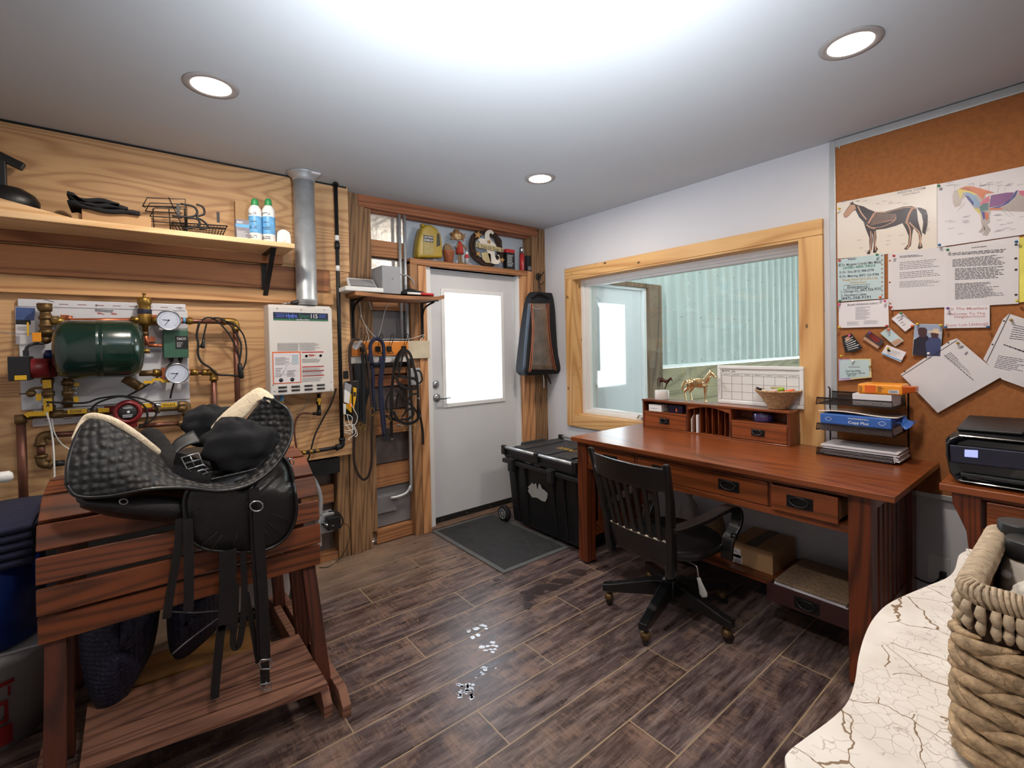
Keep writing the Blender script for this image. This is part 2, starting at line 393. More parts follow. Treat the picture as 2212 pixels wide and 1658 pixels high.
def floor_mat():
    m, nt, b = newmat('plank_tile'); tc = N(nt, 'ShaderNodeTexCoord'); sx = N(nt, 'ShaderNodeSeparateXYZ')
    nt.links.new(tc.outputs['Object'], sx.inputs[0]); X, Y = sx.outputs[0], sx.outputs[1]
    W, L, Y0, X0 = .204, 1.228, -.3811, -1.589
    rf = math_(nt, 'DIVIDE', math_(nt, 'SUBTRACT', Y0, Y), W); row = math_(nt, 'FLOOR', rf)
    cf = math_(nt, 'DIVIDE', math_(nt, 'ADD', math_(nt, 'SUBTRACT', X, X0), math_(nt, 'MULTIPLY', row, L/3)), L); colm = math_(nt, 'FLOOR', cf)
    fy = math_(nt, 'FRACT', rf); fx = math_(nt, 'FRACT', cf)
    def edge(f, s): return math_(nt, 'MULTIPLY', math_(nt, 'MINIMUM', f, math_(nt, 'SUBTRACT', 1, f)), s)
    e = math_(nt, 'MINIMUM', edge(fy, W), edge(fx, L))
    g = math_(nt, 'LESS_THAN', e, .0027)
    cb = N(nt, 'ShaderNodeCombineXYZ'); nt.links.new(row, cb.inputs[0]); nt.links.new(colm, cb.inputs[1])
    wn = N(nt, 'ShaderNodeTexWhiteNoise', noise_dimensions='2D'); nt.links.new(cb.outputs[0], wn.inputs['Vector'])
    rnd = wn.outputs['Value']
    off = N(nt, 'ShaderNodeVectorMath', operation='MULTIPLY_ADD')
    nt.links.new(wn.outputs['Color'], off.inputs[0]); off.inputs[1].default_value = (7, 7, 7); nt.links.new(tc.outputs['Object'], off.inputs[2])
    def st(sc):
        mp = N(nt, 'ShaderNodeMapping'); mp.inputs['Scale'].default_value = sc; nt.links.new(off.outputs[0], mp.inputs[0]); return mp.outputs[0]
    a = noise(nt, st((1.2, 9, 1)), 3.2, 6, .72); c = noise(nt, st((2.2, 3.5, 1)), 2.3, 5, .65); d = noise(nt, st((2.5, 70, 1)), 3, 3, .7)
    saw = noise(nt, st((55, 7, 1)), 1.6, 3, .7)
    base = ramp(nt, math_(nt, 'ADD', math_(nt, 'MULTIPLY', a, .75), math_(nt, 'MULTIPLY', d, .25)),
                [(.30, s2l((40, 31, 30))), (.46, s2l((88, 74, 71))), (.56, s2l((128, 114, 109))), (.70, s2l((186, 170, 158)))])
    tint = ramp(nt, rnd, [(0, s2l((196, 172, 162))), (.35, s2l((206, 200, 206))), (.65, s2l((182, 174, 184))), (1, s2l((214, 200, 188)))])
    m1 = N(nt, 'ShaderNodeMix', data_type='RGBA', blend_type='MULTIPLY'); m1.inputs[0].default_value = .85
    nt.links.new(base, m1.inputs[6]); nt.links.new(tint, m1.inputs[7])
    worn = ramp(nt, math_(nt, 'ADD', math_(nt, 'MULTIPLY', c, .7), math_(nt, 'MULTIPLY', saw, .3)), [(.50, (0, 0, 0, 1)), (.62, (.75, .75, .75, 1))])
    c2 = mix(nt, worn, m1.outputs[2], s2l((134, 108, 94)))
    dark = ramp(nt, noise(nt, st((4, 9, 1)), 2.1, 4, .6), [(.62, (0, 0, 0, 1)), (.72, (.7, .7, .7, 1))])
    c2 = mix(nt, dark, c2, s2l((48, 38, 38)))
    # dried mud tracked in from the door
    mud = math_(nt, 'MULTIPLY', ramp(nt, Y, [(0, (0, 0, 0, 1)), (1, (1, 1, 1, 1))]), 1)
    mm = N(nt, 'ShaderNodeMapRange'); mm.inputs[1].default_value = -.75; mm.inputs[2].default_value = -.18; nt.links.new(Y, mm.inputs[0])
    mx = N(nt, 'ShaderNodeMapRange'); mx.inputs[1].default_value = -1.1; mx.inputs[2].default_value = -1.7; nt.links.new(X, mx.inputs[0])
    mudf = math_(nt, 'MULTIPLY', math_(nt, 'MULTIPLY', mm.outputs[0], mx.outputs[0]), math_(nt, 'MULTIPLY', noise(nt, tc.outputs['Object'], 5, 4, .6), 1.3))
    c2 = mix(nt, mudf, c2, s2l((150, 126, 104)))
    c3 = mix(nt, g, c2, s2l((152, 132, 106)))
    nt.links.new(c3, b.inputs['Base Color'])
    b.inputs['Roughness'].default_value = .36
    rr = ramp(nt, a, [(.3, (.24, .24, .24, 1)), (.7, (.42, .42, .42, 1))]); nt.links.new(rr, b.inputs['Roughness'])
    bump(nt, b, math_(nt, 'SUBTRACT', math_(nt, 'MULTIPLY', a, .4), math_(nt, 'MULTIPLY', g, .5)), .18, .004)
    MATS['plank_tile'] = m
floor_mat()
# ---------------------------------------------------------------- the room
XL, YB = -3.95, -4.4
o = MB().box(XL, .0, YB, .02, -.05, 0).obj('floor', 'plank_tile'); struct(o)
for v in o.data.vertices: v.co += o.location
o.location = (0, 0, 0)
struct(MB().box(XL, .14, YB, .12, H, H+.08).obj('ceiling', 'ceiling_paint'))
WY1, WY2, WZ1, WZ2 = -.445, -2.262, .80, 2.0     # clear window opening
m = MB()
m.box(0, .14, .06, WY1, 0, H).box(0, .14, WY2, YB, 0, H).box(0, .14, WY1, WY2, 0, WZ1).box(0, .14, WY1, WY2, WZ2, H)
struct(m.obj('wall_right', 'white_wall'))
struct(MB().box(XL-.1, .0, YB-.1, YB, 0, H).obj('wall_back', 'white_wall'))
struct(MB().box(XL-.1, XL, YB, .1, 0, H).obj('wall_front', 'white_wall'))
# door wall: metal siding behind open studs, plywood further left
DX1, DX2 = -1.175, -.30
m = MB().box(XL, -1.24, .03, .1, 0, H).box(-.277, 0, .03, .1, 0, H).box(-1.24, -.277, .03, .1, 2.08, H)
struct(m.obj('wall_left', 'siding'))
TN = [0]
def trim(mat, *b, bev=.003):
    TN[0] += 1; return struct(MB().box(*b).obj('trim_%d' % TN[0], mat, bev=bev))
m = MB().box(XL, -1.862, -.19, -.165, 1.924, H).box(XL, -2.2, -.19, -.165, .715, 1.924).box(-2.2, -1.94, -.19, -.165, .712, 1.924).box(-1.96, -1.862, -.19, -.165, 1.0, 1.924)
struct(MB().box(XL, -1.862, -.19, -.165, 1.93, H).obj('wall_plywood_top', 'plywood', bev=.002))
struct(MB().box(XL, -1.868, -.188, -.165, .715, 1.928).obj('wall_plywood_bottom', 'plywood', bev=.002))
trim('board_red', XL, -2.0, -.205, -.188, 1.79, 1.925)
trim('board_pine', XL, -1.985, -.225, -.188, 1.702, 1.775)
trim('black_rubber', XL, -1.87, -.192, -.17, 2.482, 2.494)
trim('black_rubber', XL, -1.95, -.165, -.0, .60, .70)
for a, b, y in ((-1.95, -1.868, -.1), (-1.866, -1.79, -.112), (-1.788, -1.712, -.1)): trim('post_z', a, b, y, .03, 0, H)
trim('post_z', -1.71, -1.665, -.085, .03, .11, 2.41)
trim('header_x', -1.76, -.09, -.105, -.05, 2.41, H)
trim('header_x', -1.71, -.15, -.05, .02, 2.40, 2.43)
trim('post_z', -.157, -.075, -.1, .03, 0, 2.46); trim('post_z', -.073, -.001, -.105, .03, 0, 2.49)
trim('stud_z', -1.375, -1.312, -.1, .03, 0, 2.07)
trim('jamb_z', -1.31, -1.242, -.105, .03, 0, 2.04)
trim('jamb_z', -.276, -.218, -.1, .03, 0, 2.045); trim('jamb_z', -.216, -.158, -.105, .03, 0, 2.09)
trim('block_x', -1.375, -.215, -.105, .03, 2.046, 2.09)
zz = lambda py: P(850, py, 'y', 0).z
X1, X2 = -1.664, -1.376
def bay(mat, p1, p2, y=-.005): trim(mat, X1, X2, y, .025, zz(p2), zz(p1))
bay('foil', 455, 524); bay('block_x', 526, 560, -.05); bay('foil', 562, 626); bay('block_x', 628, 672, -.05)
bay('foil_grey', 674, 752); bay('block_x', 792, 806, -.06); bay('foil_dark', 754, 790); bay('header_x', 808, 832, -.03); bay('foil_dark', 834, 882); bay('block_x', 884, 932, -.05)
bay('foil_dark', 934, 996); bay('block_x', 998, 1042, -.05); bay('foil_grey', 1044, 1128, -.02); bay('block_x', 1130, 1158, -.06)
plain('washed_board', (196, 184, 160), .7, var=.12, vs=9); trim('washed_board', -1.86, -1.235, -.125, -.106, zz(775), zz(737))
trim('foil_grey', -1.66, -1.50, -.045, -.02, zz(1098), zz(1062))
# under the plywood, behind the rack
trim('foil_dark', -2.35, -1.96, -.01, .02, .02, .70); trim('block_x', -2.6, -1.96, -.06, .0, .38, .50)
trim('block_x', XL, -1.95, -.09, .0, 0, .05)
plain('dark_sheet', (40, 38, 38), .8); trim('dark_sheet', XL, -2.36, -.01, .02, .02, .70)  # near-black sheet over the lower wall behind the rack
# door
d = MB()
gx1, gx2, gz1, gz2 = -1.045, -.44, .945, 1.88
d.box(DX1, gx1, 0, .045, .05, 2.045).box(gx2, DX2, 0, .045, .05, 2.045).box(gx1, gx2, 0, .045, .05, gz1).box(gx1, gx2, 0, .045, gz2, 2.045)
do = struct(d.obj('door_1', 'white_door'))
m = MB()
for a in ((gx1-.015, gx1+.018, gz1-.015, gz2+.015), (gx2-.018, gx2+.015, gz1-.015, gz2+.015), (gx1+.018, gx2-.018, gz1-.015, gz1+.018), (gx1+.018, gx2-.018, gz2-.018, gz2+.015)): m.box(a[0], a[1], -.012, .05, a[2], a[3])
m.obj('glazing_bead', 'white_vinyl', do, bev=.004)
MB().box(gx1+.01, gx2-.01, .018, .024, gz1+.01, gz2-.01).obj('pane', 'door_glass', do)
box('door_sweep', 'black_rubber', do, DX1+.005, DX2, -.012, -.001, .014, .058)
m = MB()
for i in range(4): m.cyl((-1.1+i*.24, -.016, .035), (-1.1+i*.24, -.012, .035), .005, 8)
m.obj('screw', 'steel', do)
kx, kz = P(941, 830, 'y', 0).x, P(941, 830, 'y', 0).z
MB().lathe([(.031, 0), (.031, .008), (.022, .016), (.012, .018), (.012, .022)], (kx, 0, kz), (0, -1, 0), 24).obj('deadbolt', 'steel', do)
q = P(943, 859, 'y', 0)
h = MB().lathe([(.033, 0), (.033, .006), (.026, .012), (.012, .016), (.011, .05)], (q.x, 0, q.z), (0, -1, 0), 24)
h.tube([(q.x, -.05, q.z), (q.x+.03, -.055, q.z-.002), (q.x+.07, -.05, q.z-.004), (q.x+.105, -.042, q.z-.004)], [.011, .009, .007, .006], sp=4)
h.obj('lever_handle', 'steel', do)
m = MB().box(-1.241, -.277, -.06, .03, 2.046, 2.072).box(-1.241, DX1-.004, -.055, .03, 0, 2.046).box(DX2+.004, -.277, -.055, .03, 0, 2.046)
trimj = struct(m.obj('trim_90', 'white_vinyl', bev=.002))
struct(MB().box(-1.24, -.277, -.09, .06, 0, .014).obj('trim_91', 'sill_brown', bev=.003))
# scuffs on the lower door
# window
wo = MB()
OY1, OY2, OZ1, OZ2 = -.379, -2.366, .71, 2.083
win = thing('window_1', 'interior window', 'window', (0, (WY1+WY2)/2, WZ1))
for k in ('label', 'category'): del win[k]
struct(win)
MB().box(-.03, .0, OY1, OY2, WZ2-.005, OZ2).obj('window_trim', 'trim_pine_y', win, bev=.003)
MB().box(-.028, .0, OY1, WY1, OZ1, WZ2-.006).obj('window_trim', 'trim_pine_z', win, bev=.003)
MB().box(-.028, .0, WY2, OY2, OZ1, WZ2-.006).obj('window_trim', 'trim_pine_z', win, bev=.003)
MB().box(-.026, .0, WY1-.001, WY2+.001, OZ1, WZ1+.004).obj('window_trim', 'trim_pine_y', win, bev=.003)
MB().box(-.026, .115, WY1-.018, WY1, WZ1, WZ2).box(-.026, .115, WY2, WY2+.018, WZ1, WZ2).obj('window_jamb', 'trim_pine_z', win, bev=.002)
MB().box(-.024, .115, WY1-.018, WY2+.018, WZ1-.0, WZ1+.016).box(-.024, .115, WY1-.018, WY2+.018, WZ2-.018, WZ2).obj('window_jamb', 'trim_pine_y', win, bev=.002)
fy = P(1276, 617, 'x', .125).y; fz = P(1736, 549, 'x', .125).z; fz1 = P(1279, 880, 'x', .125).z
m = MB().box(.1, .16, WY1-.018, fy, WZ1+.014, WZ2-.016).box(.1, .16, WY2+.018, WY2+.045, WZ1+.014, WZ2-.016).box(.1, .16, fy, WY2+.045, fz, WZ2-.016).box(.1, .16, fy, WY2+.045, WZ1+.014, fz1)
m.box(.085, .1, WY1-.018, WY1-.055, WZ1+.014, WZ2-.016).box(.085, .1, WY1-.055, WY2+.018, WZ2-.055, WZ2-.016).box(.085, .1, WY1-.055, WY2+.018, WZ1+.014, WZ1+.045)
m.obj('window_frame', 'white_vinyl', win, bev=.004)
MB().box(.128, .133, fy+.01, WY2+.03, fz1-.01, fz+.01).obj('window_pane', 'window_glass', win)
m = MB().tube([P(1377, 903, 'x', .07), P(1381, 897, 'x', .06), P(1386, 900, 'x', .05), P(1388, 908, 'x', .05)], .006, sp=3); m.obj('window_latch', 'steel', win)
# ---------------------------------------------------------------- beyond the window: the riding hall
struct(MB().box(.16, 16, -9, .05, -.06, -.01).obj('floor_hall', 'sand_dirt'))
m = MB(); ys = []; x = 1.9
prof = [(0, .02), (.15, .02), (.156, -.018), (.18, -.018), (.205, .02)]
pts = []
while x < 15:
    for a, b in prof: pts.append((x+a, b))
    x += .229
vs = []; fs = []
for a, b in pts: vs += [(a, -.0-.02+b, 1.155), (a, -.02+b, 4.4)]
for i in range(len(pts)-1): fs.append((2*i, 2*i+2, 2*i+3, 2*i+1))
m.add(vs, fs)
vs = []; fs = []
pts2 = [(.6+a+.229*k, b) for k in range(6) for a, b in prof if .6+a+.229*k < 1.9]
for a, b in pts2: vs += [(a, -.02+b, 2.10), (a, -.02+b, 4.4)]
for i in range(len(pts2)-1): fs.append((2*i, 2*i+2, 2*i+3, 2*i+1))
m.add(vs, fs)
plain('hall_siding', (176, 184, 180), .5, var=.03, vs=3)
struct(m.obj('wall_hall', 'hall_siding', solid=.001))
m = MB()
for zr in (1.19, 1.75, 2.35):
    for k in range(40): m.ball((1.98+.229*k+.08*(k % 2), -.004, zr), .006, 6, 4)
struct(m.obj('trim_92', 'black_metal'))
m = MB()
for k in range(8):
    z0 = .0+k*.14; yy = -.02-.055*(1-k/8)
    m.box(1.9, 15, yy-.035, yy, z0, z0+.137)
struct(m.obj('wall_kick', 'kick_board', bev=.003))
struct(MB().box(1.9, 15, -.05, .02, 1.12, 1.158).obj('trim_93', 'white_vinyl', bev=.003))
for a, b in ((1.66, 1.88),): struct(MB().box(a, b, -.09, .05, 0, 2.1).obj('trim_94', 'arena_post', bev=.003))
struct(MB().box(.6, 1.9, -.06, .05, 2.06, 2.11).obj('trim_95', 'arena_post', bev=.003))
m = MB().box(.62, .74, -.03, .03, 0, 2.03).box(1.60, 1.66, -.03, .03, 0, 2.03).box(.62, 1.66, -.03, .03, 2.03, 2.065)
struct(m.obj('trim_96', 'white_vinyl', bev=.004))
struct(MB().box(.16, .62, -.02, .03, 0, 4.4).obj('wall_corner', 'hall_siding'))
a1, a2, b1, b2 = .87, 1.30, .975, 1.86
d = MB().box(.745, a1, 0, .045, .03, 2.03).box(a2, 1.595, 0, .045, .03, 2.03).box(a1, a2, 0, .045, .03, b1).box(a1, a2, 0, .045, b2, 2.03)
d2 = struct(d.obj('door_2', 'white_door'))
MB().box(a1, a2, .02, .026, b1, b2).obj('pane', 'door_glass', d2)
MB().lathe([(.03, 0), (.03, .006), (.012, .012), (.012, .04), (.028, .05), (.024, .07), (.005, .075)], (.80, 0, 1.0), (0, -1, 0), 16).obj('door_knob', 'white_plastic', d2)
struct(MB().box(.16, 16, .05, .1, 2.1, 4.4).obj('wall_hall_back', 'hall_siding'))
struct(MB().box(.16, 16, -9, .1, 4.4, 4.5).obj('sky_baffle_roof', 'sand_dirt'))  # unseen roof, added to cut the sky light on the hall
struct(MB().box(.16, 16, -9.1, -9, 0, 3.95).obj('sky_baffle_wall', 'hall_siding'))  # unseen wall, its height set to limit the sky light coming in
lamp('hall_fill', 'AREA', (4.2, -3.2, 4.2), 26, (.93, 1, .97), 1.5, (3.6, 0, 1.5))  # added fill to brighten the hall, no fixture belongs to it
# ---------------------------------------------------------------- ceiling lights
for i, (x, y) in enumerate(LIGHTS[:3]):
    plain('ring_grey', (150, 144, 142), .5, var=.02)
    lab = ['round recessed ceiling light above the plank shelf and the saddle rack', 'small far recessed ceiling light above the white door', 'large recessed ceiling light nearest the corkboard'][i]
    t = thing('recessed_light', lab, 'ceiling light', (x, y, H), 'recessed ceiling lights')
    MB().lathe([(.07, -.001), (.076, -.006), (.098, -.004), (.1, 0)], (x, y, H), (0, 0, 1), 40).obj('trim_ring', 'ring_grey', t)
    MB().lathe([(.071, -.004), (.05, -.0085), (.001, -.009)], (x, y, H), (0, 0, 1), 40).obj('diffuser', 'lamp_white', t)
# ================================================================ LEFT WALL
def PX(px, py, y): return P(px, py, 'y', y)
# long shelf
t = thing('wall_shelf', 'long pale pine plank shelf high on the plywood wall', 'shelf', (-2.9, -.35, 1.985))
box('shelf_board', 'shelf_pine', t, XL+.01, -2.282, -.50, -.232, 1.985, 2.012, .003)
bx = PX(577, 540, -.3).x
m = MB().box(bx-.014, bx+.014, -.212, -.206, 1.72, 1.985).box(bx-.014, bx+.014, -.47, -.212, 1.979, 1.985)
m.bar((bx, -.214, 1.735), (bx, -.455, 1.978), .026, .006, (0, 1, 0)); m.obj('shelf_bracket', 'black_metal', t, label='black folded steel bracket')
MB().box(XL+.01, -2.282, -.232, -.19, 1.935, 1.985).obj('ledger', 'board_red', t, bev=.002)
ZS = 2.0125
def on_shelf(name, label, cat, px, y=-.40, group=None):
    c = PX(px, 500, y); return thing(name, label, cat, (c.x, y, ZS), group), c.x
# wedge of plank, folding rest, helmet
a = [PX(-80, 405, -.46), PX(20, 433, -.46), PX(166, 478, -.46)]
a = [Vector((p.x, -.46, max(p.z, ZS))) for p in a]
m = MB().prism([Vector((a[0].x, -.465, ZS)), Vector((a[2].x, -.46, ZS)), Vector((a[2].x, -.46, ZS+.006)), Vector((a[1].x, -.46, a[1].z+.0)), Vector((a[0].x, -.46, a[0].z))], (0, .07, 0))
wz = a[1].z
tag(m.obj('wedge_board', 'shelf_pine', bev=.002), 'pale tapering plank lying on edge at the left end of the wall shelf', 'board')
t = thing('riding_helmet', 'black rounded riding helmet on the left end of the wall shelf', 'helmet', (PX(15, 440, -.29).x, -.29, ZS))
c = PX(12, 436, -.29); m = MB(); m.lathe([(.065, -.02), (.078, .0), (.08, .03), (.068, .06), (.04, .085), (.01, .09)], (c.x, -.29, c.z-.02), n=24, sx=1.4)
m.obj('shell', 'black_plastic', t)
MB().box(c.x-.10, c.x+.09, -.375, -.22, ZS, c.z-.035).obj('brim', 'black_plastic', t, bev=.01)
t = thing('folding_clamp', 'black clamp with crossing arms above the riding helmet', 'clamp', (PX(5, 400, -.33).x, -.26, c.z+.06))
m = MB().bar(PX(-25, 325, -.26), PX(52, 362, -.26), .03, .035); m.obj('arm', 'black_plastic', t, bev=.005)
MB().bar(PX(3, 345, -.26), PX(5, 415, -.26), .03, .03, (0, 1, 0)).obj('stem', 'dark_plastic', t, bev=.004)
# carton with black pads
x1, x2 = PX(176, 450, -.42).x, PX(327, 480, -.42).x
t = thing('shelf_carton', 'long low brown cardboard carton on the wall shelf', 'box', ((x1+x2)/2, -.34, ZS))
zt = PX(180, 446, -.42).z
box('carton', 'cardboard', t, x1, x2, -.42, -.27, ZS, zt-.01, .002)
MB().box(x1-.035, x1-.002, -.4, -.28, ZS, zt-.03).obj('flap', 'cardboard', t)
m = MB(); zt -= .009
x3, x4 = PX(146, 430, -.42).x, PX(302, 450, -.42).x
for k, (u0, u1, dz) in enumerate(((0, 1, 0), (.03, .82, .019), (.0, .7, .036))):
    m.grid([[(x3+(x4-x3)*(u0+(u1-u0)*s), -.44+.17*v, zt+dz+.004+.006*math.sin(s*9+k)+(.012 if s < .2 else 0)) for s in [i/10 for i in range(11)]] for v in (0, .5, 1)])
tag(m.obj('folded_pad', 'black_cloth', solid=.017), 'black folded saddle pads stacked on the long low carton', 'pad')
# wire file rack and hooks
def wire(mb, pts, r=.0026, closed=False, sp=0): mb.tube(pts, r, 6, closed, sp)
t, cx = on_shelf('wire_rack', 'black wire letter rack beside the carton on the wall shelf', 'wire rack', 360)
m = MB(); q = lambda px, py, y=-.33: PX(px, py, y)
for k, (l, tp, r_) in enumerate(((308, 427, 400), (314, 438, 403), (324, 449, 403))):
    wire(m, [q(l, tp+18), q(l+10, tp), q(r_, tp+3), q(r_+2, 500)]); wire(m, [q(l, tp+18), q(r_-10, tp+22)])
for y in (-.25,):
    wire(m, [q(318, 445, y), q(400, 447, y), q(404, 500, y)])
for px in (330, 365, 398): wire(m, [q(px, 450), q(px+3, 496), q(px+3, 498, -.25)])
wire(m, [q(325, 478), q(405, 484)]); wire(m, [q(326, 497), q(405, 501)], .003)
wire(m, [q(364, 426), q(400, 500)])
for a in ((308, 445), (325, 470)): wire(m, [q(*a), q(a[0]+6, a[1]+3, -.25)])
m.obj('frame', 'black_metal', t)
m = MB().box(q(381, 445).x, q(388, 445).x, -.34, -.32, q(385, 465).z, q(385, 442).z); m.obj('clip', 'black_metal', t)
q = lambda px, py, y=-.48: PX(px, py, y)
m = MB(); m.tube([q(390, 440), q(418, 446), q(426, 460), q(412, 468), q(372, 466)], .005, 8, sp=5)
m.tube([q(424, 441), q(438, 447), q(441, 462), q(425, 468), q(440, 478), q(449, 490), q(432, 495)], .005, 8, sp=5)
m.tube([q(405, 470), q(428, 474), q(428, 488), q(398, 494)], .005, 8, sp=5)
tag(m.obj('scroll_hook', 'black_metal'), 'black curling iron hooks leaning against the wire letter rack', 'hook')
t, cx = on_shelf('wire_basket', 'small black wire mesh basket with a hanging clip on the wall shelf', 'basket', 440)
q = lambda px, py, y=-.43: PX(px, py, y)
m = MB(); A, B = q(372, 480), q(491, 488); a, b = q(385, 499), q(482, 508)
for y0, dz in ((-.43, 0), (-.36, .0)):
    wire(m, [(A.x, y0, A.z), (B.x, y0, B.z)], .003)
for u in (0, 1): wire(m, [((A.x, B.x)[u], -.43, (A.z, B.z)[u]), ((A.x, B.x)[u], -.36, (A.z, B.z)[u])], .003)
for k in range(1, 5):
    s = k/5; wire(m, [(A.x+(a.x-A.x)*s, -.43+.01*s, A.z+(a.z-A.z)*s), (B.x+(b.x-B.x)*s, -.43+.01*s, B.z+(b.z-B.z)*s)], .0014)
for k in range(17):
    s = k/16; wire(m, [(A.x+(B.x-A.x)*s, -.43, A.z+(B.z-A.z)*s), (a.x+(b.x-a.x)*s, -.42, a.z+(b.z-a.z)*s), (a.x+(b.x-a.x)*s, -.37, a.z+(b.z-a.z)*s), (A.x+(B.x-A.x)*s, -.36, A.z+(B.z-A.z)*s)], .0014)
m.obj('mesh', 'black_metal', t)
c = q(471, 458); MB().box(c.x-.006, c.x+.006, -.435, -.425, q(471, 480).z, q(471, 458).z).obj('clip', 'black_metal', t)
# small cartons, spray cans, white sensor
def pxbox(name, mat, label, cat, x0, x1, ytop, ybot, y, dep, parent=None, zb=None):
    a = PX(x0, (ytop+ybot)/2, y); b = PX(x1, (ytop+ybot)/2, y); zt = PX((x0+x1)/2, ytop, y).z; z0 = PX((x0+x1)/2, ybot, y).z if zb is None else zb
    o = MB().box(a.x, b.x, y, y+dep, z0, zt).obj(name, mat, parent, bev=.002)
    if label and not parent: tag(o, label, cat)
    return o, a.x, b.x, z0, zt
pxbox('carton', 'cardboard', 'brown upright carton behind the grey carton on the wall shelf', 'box', 509, 548, 435, 515, -.33, .05, zb=ZS)
t = thing('small_carton', 'small grey carton with a blue band beside the spray cans', 'box', (PX(525, 500, -.42).x, -.42, ZS))
plain('grey_card', (126, 122, 130), .6); plain('blue_label', (96, 158, 206), .4, var=.2, vs=30); plain('green_cap', (46, 140, 78), .4)
_, a, b, z0, zt = pxbox('body', 'grey_card', None, None, 510, 541, 474, 516, -.43, .05, t, ZS)
box('band', 'blue_label', t, a-.0006, b+.0006, -.4306, -.40, z0+(zt-z0)*.62, z0+(zt-z0)*.78, 0)
m = MB(); word(m, 'PEET', (a+.005, -.43, zt-.022), (a+.034, -.43, zt-.022), (0, 0, .01)); print_lines(m, [Vector((a+.005, -.43, z0+.05)), Vector((b-.01, -.43, z0+.05)), Vector((b-.01, -.43, z0+.01)), Vector((a+.005, -.43, z0+.01))], 5)
m.obj('lettering', 'white_print', t)
for k, (px, lab) in enumerate(((552, 'white and blue spray can with green cap, next to the grey carton'), (581, 'white and blue spray can with green cap, next to the white sensor'))):
    c = PX(px, 500, -.42); zt = PX(px, 430, -.42).z-ZS
    t = thing('spray_can', lab, 'spray can', (c.x, -.42, ZS), 'spray cans on the wall shelf')
    s = zt/.262
    MB().lathe([(.031, .001), (.033, .004), (.033, .185*s), (.03, .2*s), (.022, .215*s), (.017, .222*s)], (c.x, -.42, ZS), n=24).obj('can', 'white_plastic', t)
    MB().lathe([(.0332, .05*s), (.0334, .052*s), (.0334, .15*s), (.0332, .152*s)], (c.x, -.42, ZS), n=24).obj('label_band', 'blue_label', t)
    m = MB()
    for zz_ in (.02, .03, .075, .085, .115, .16, .168):
        for j in range(9):
            an = -PI*.95+.16*j+.0; r = .0338
            if random.random() < .75: m.add([(c.x+r*math.cos(an), -.42+r*math.sin(an), ZS+zz_*s), (c.x+r*math.cos(an+.12), -.42+r*math.sin(an+.12), ZS+zz_*s), (c.x+r*math.cos(an+.12), -.42+r*math.sin(an+.12), ZS+(zz_+.005)*s), (c.x+r*math.cos(an), -.42+r*math.sin(an), ZS+(zz_+.005)*s)], [(0, 1, 2, 3)])
    m.obj('print', 'ink', t)
    MB().lathe([(.018, .222*s), (.019, .226*s), (.017, .25*s), (.012, .262*s), (.003, .262*s)], (c.x, -.42, ZS), n=20).obj('cap', 'green_cap', t)
c = PX(613, 512, -.42); zt = PX(613, 496, -.42).z
t = thing('door_sensor', 'small white rounded sensor at the right end of the wall shelf', 'sensor', (c.x, -.42, ZS))
x0, x1 = PX(598, 510, -.43).x, PX(629, 510, -.43).x
pr = [(x0, ZS), (x1, ZS), (x1-.003, ZS+.06)]+[(x0+(x1-x0)*(1-i/8), zt-.02*(1-math.sin(PI*i/8))) for i in range(1, 8)]+[(x0+.003, ZS+.06)]
MB().prism([(a, -.43, b) for a, b in pr], (0, .03, 0)).obj('case', 'white_plastic', t, bev=.003)
MB().lathe([(.007, 0), (.0065, .001), (.001, .0012)], ((x0+x1)/2+.003, -.43, ZS+.022), (0, -1, 0), 16).obj('button', 'white_enamel', t)
# ---------------------------------------------------------------- flue and gas pipe
fx = -2.162; fyy = -.27
t = thing('flue_pipe', 'wide galvanised metal flue pipe running from the boiler to the ceiling', 'flue', (fx, fyy, 1.69))
m = MB().lathe([(.060, 0), (.060, .03), (.0615, .033), (.060, .036), (.060, H-1.69-.02)], (fx, fyy, 1.69), n=32); m.obj('pipe', 'galvanised', t)
MB().lathe([(.064, -.05), (.066, -.03), (.095, -.008), (.098, -.001)], (fx, fyy, H), n=36).obj('ceiling_collar', 'galvanised', t)
MB().box(fx+.02, fx+.075, fyy-.092, fyy-.07, H-.016, H-.004).obj('sticker', 'paper', t, bev=.002)
IRY = -.235
def pipe(name, pts, r, mat='copper', parent=None, n=12): return MB().tube(pts, r, n).obj(name, mat, parent)
p0, p1 = PX(730, 398, IRY), PX(734, 955, IRY)
x_ = (p0.x+p1.x)/2
t = thing('gas_pipe', 'thin black iron gas pipe standing between the flue and the studs', 'pipe', (x_, IRY, p1.z))
pipe('pipe', [(x_, IRY, H-.001), (x_, IRY, p1.z)], .0125, 'iron_pipe', t)
m = MB(); 
for py, l in ((524, .04), (398, .008)): z = PX(730, py, IRY).z; m.cyl((x_, IRY, z-l), (x_, IRY, z), .017 if py > 400 else .02, 14)
m.obj('coupling', 'iron_pipe', t)
m = MB()
for py in (512, 577): z = PX(730, py, IRY).z; m.cyl((x_, IRY, z-.025), (x_, IRY, z+.01), .0132, 14)
m.obj('label_band', 'white_plastic', t)
e = PX(641, 972, IRY)
m = MB().tube([(x_, IRY, p1.z+.01), (x_, IRY, p1.z-.012), (x_-.008, IRY, p1.z-.026), (x_-.026, IRY, p1.z-.03)], .018, 12, sp=3)
m.cyl((x_, IRY, p1.z+.01), (x_, IRY, p1.z+.026), .021).cyl((x_-.026, IRY, p1.z-.03), (x_-.04, IRY, p1.z-.03), .021); m.obj('elbow', 'iron_pipe', t)
ze = p1.z-.03
pipe('pipe', [(x_-.03, IRY, ze), (e.x+.04, IRY, ze-.004)], .0125, 'iron_pipe', t)
m = MB()
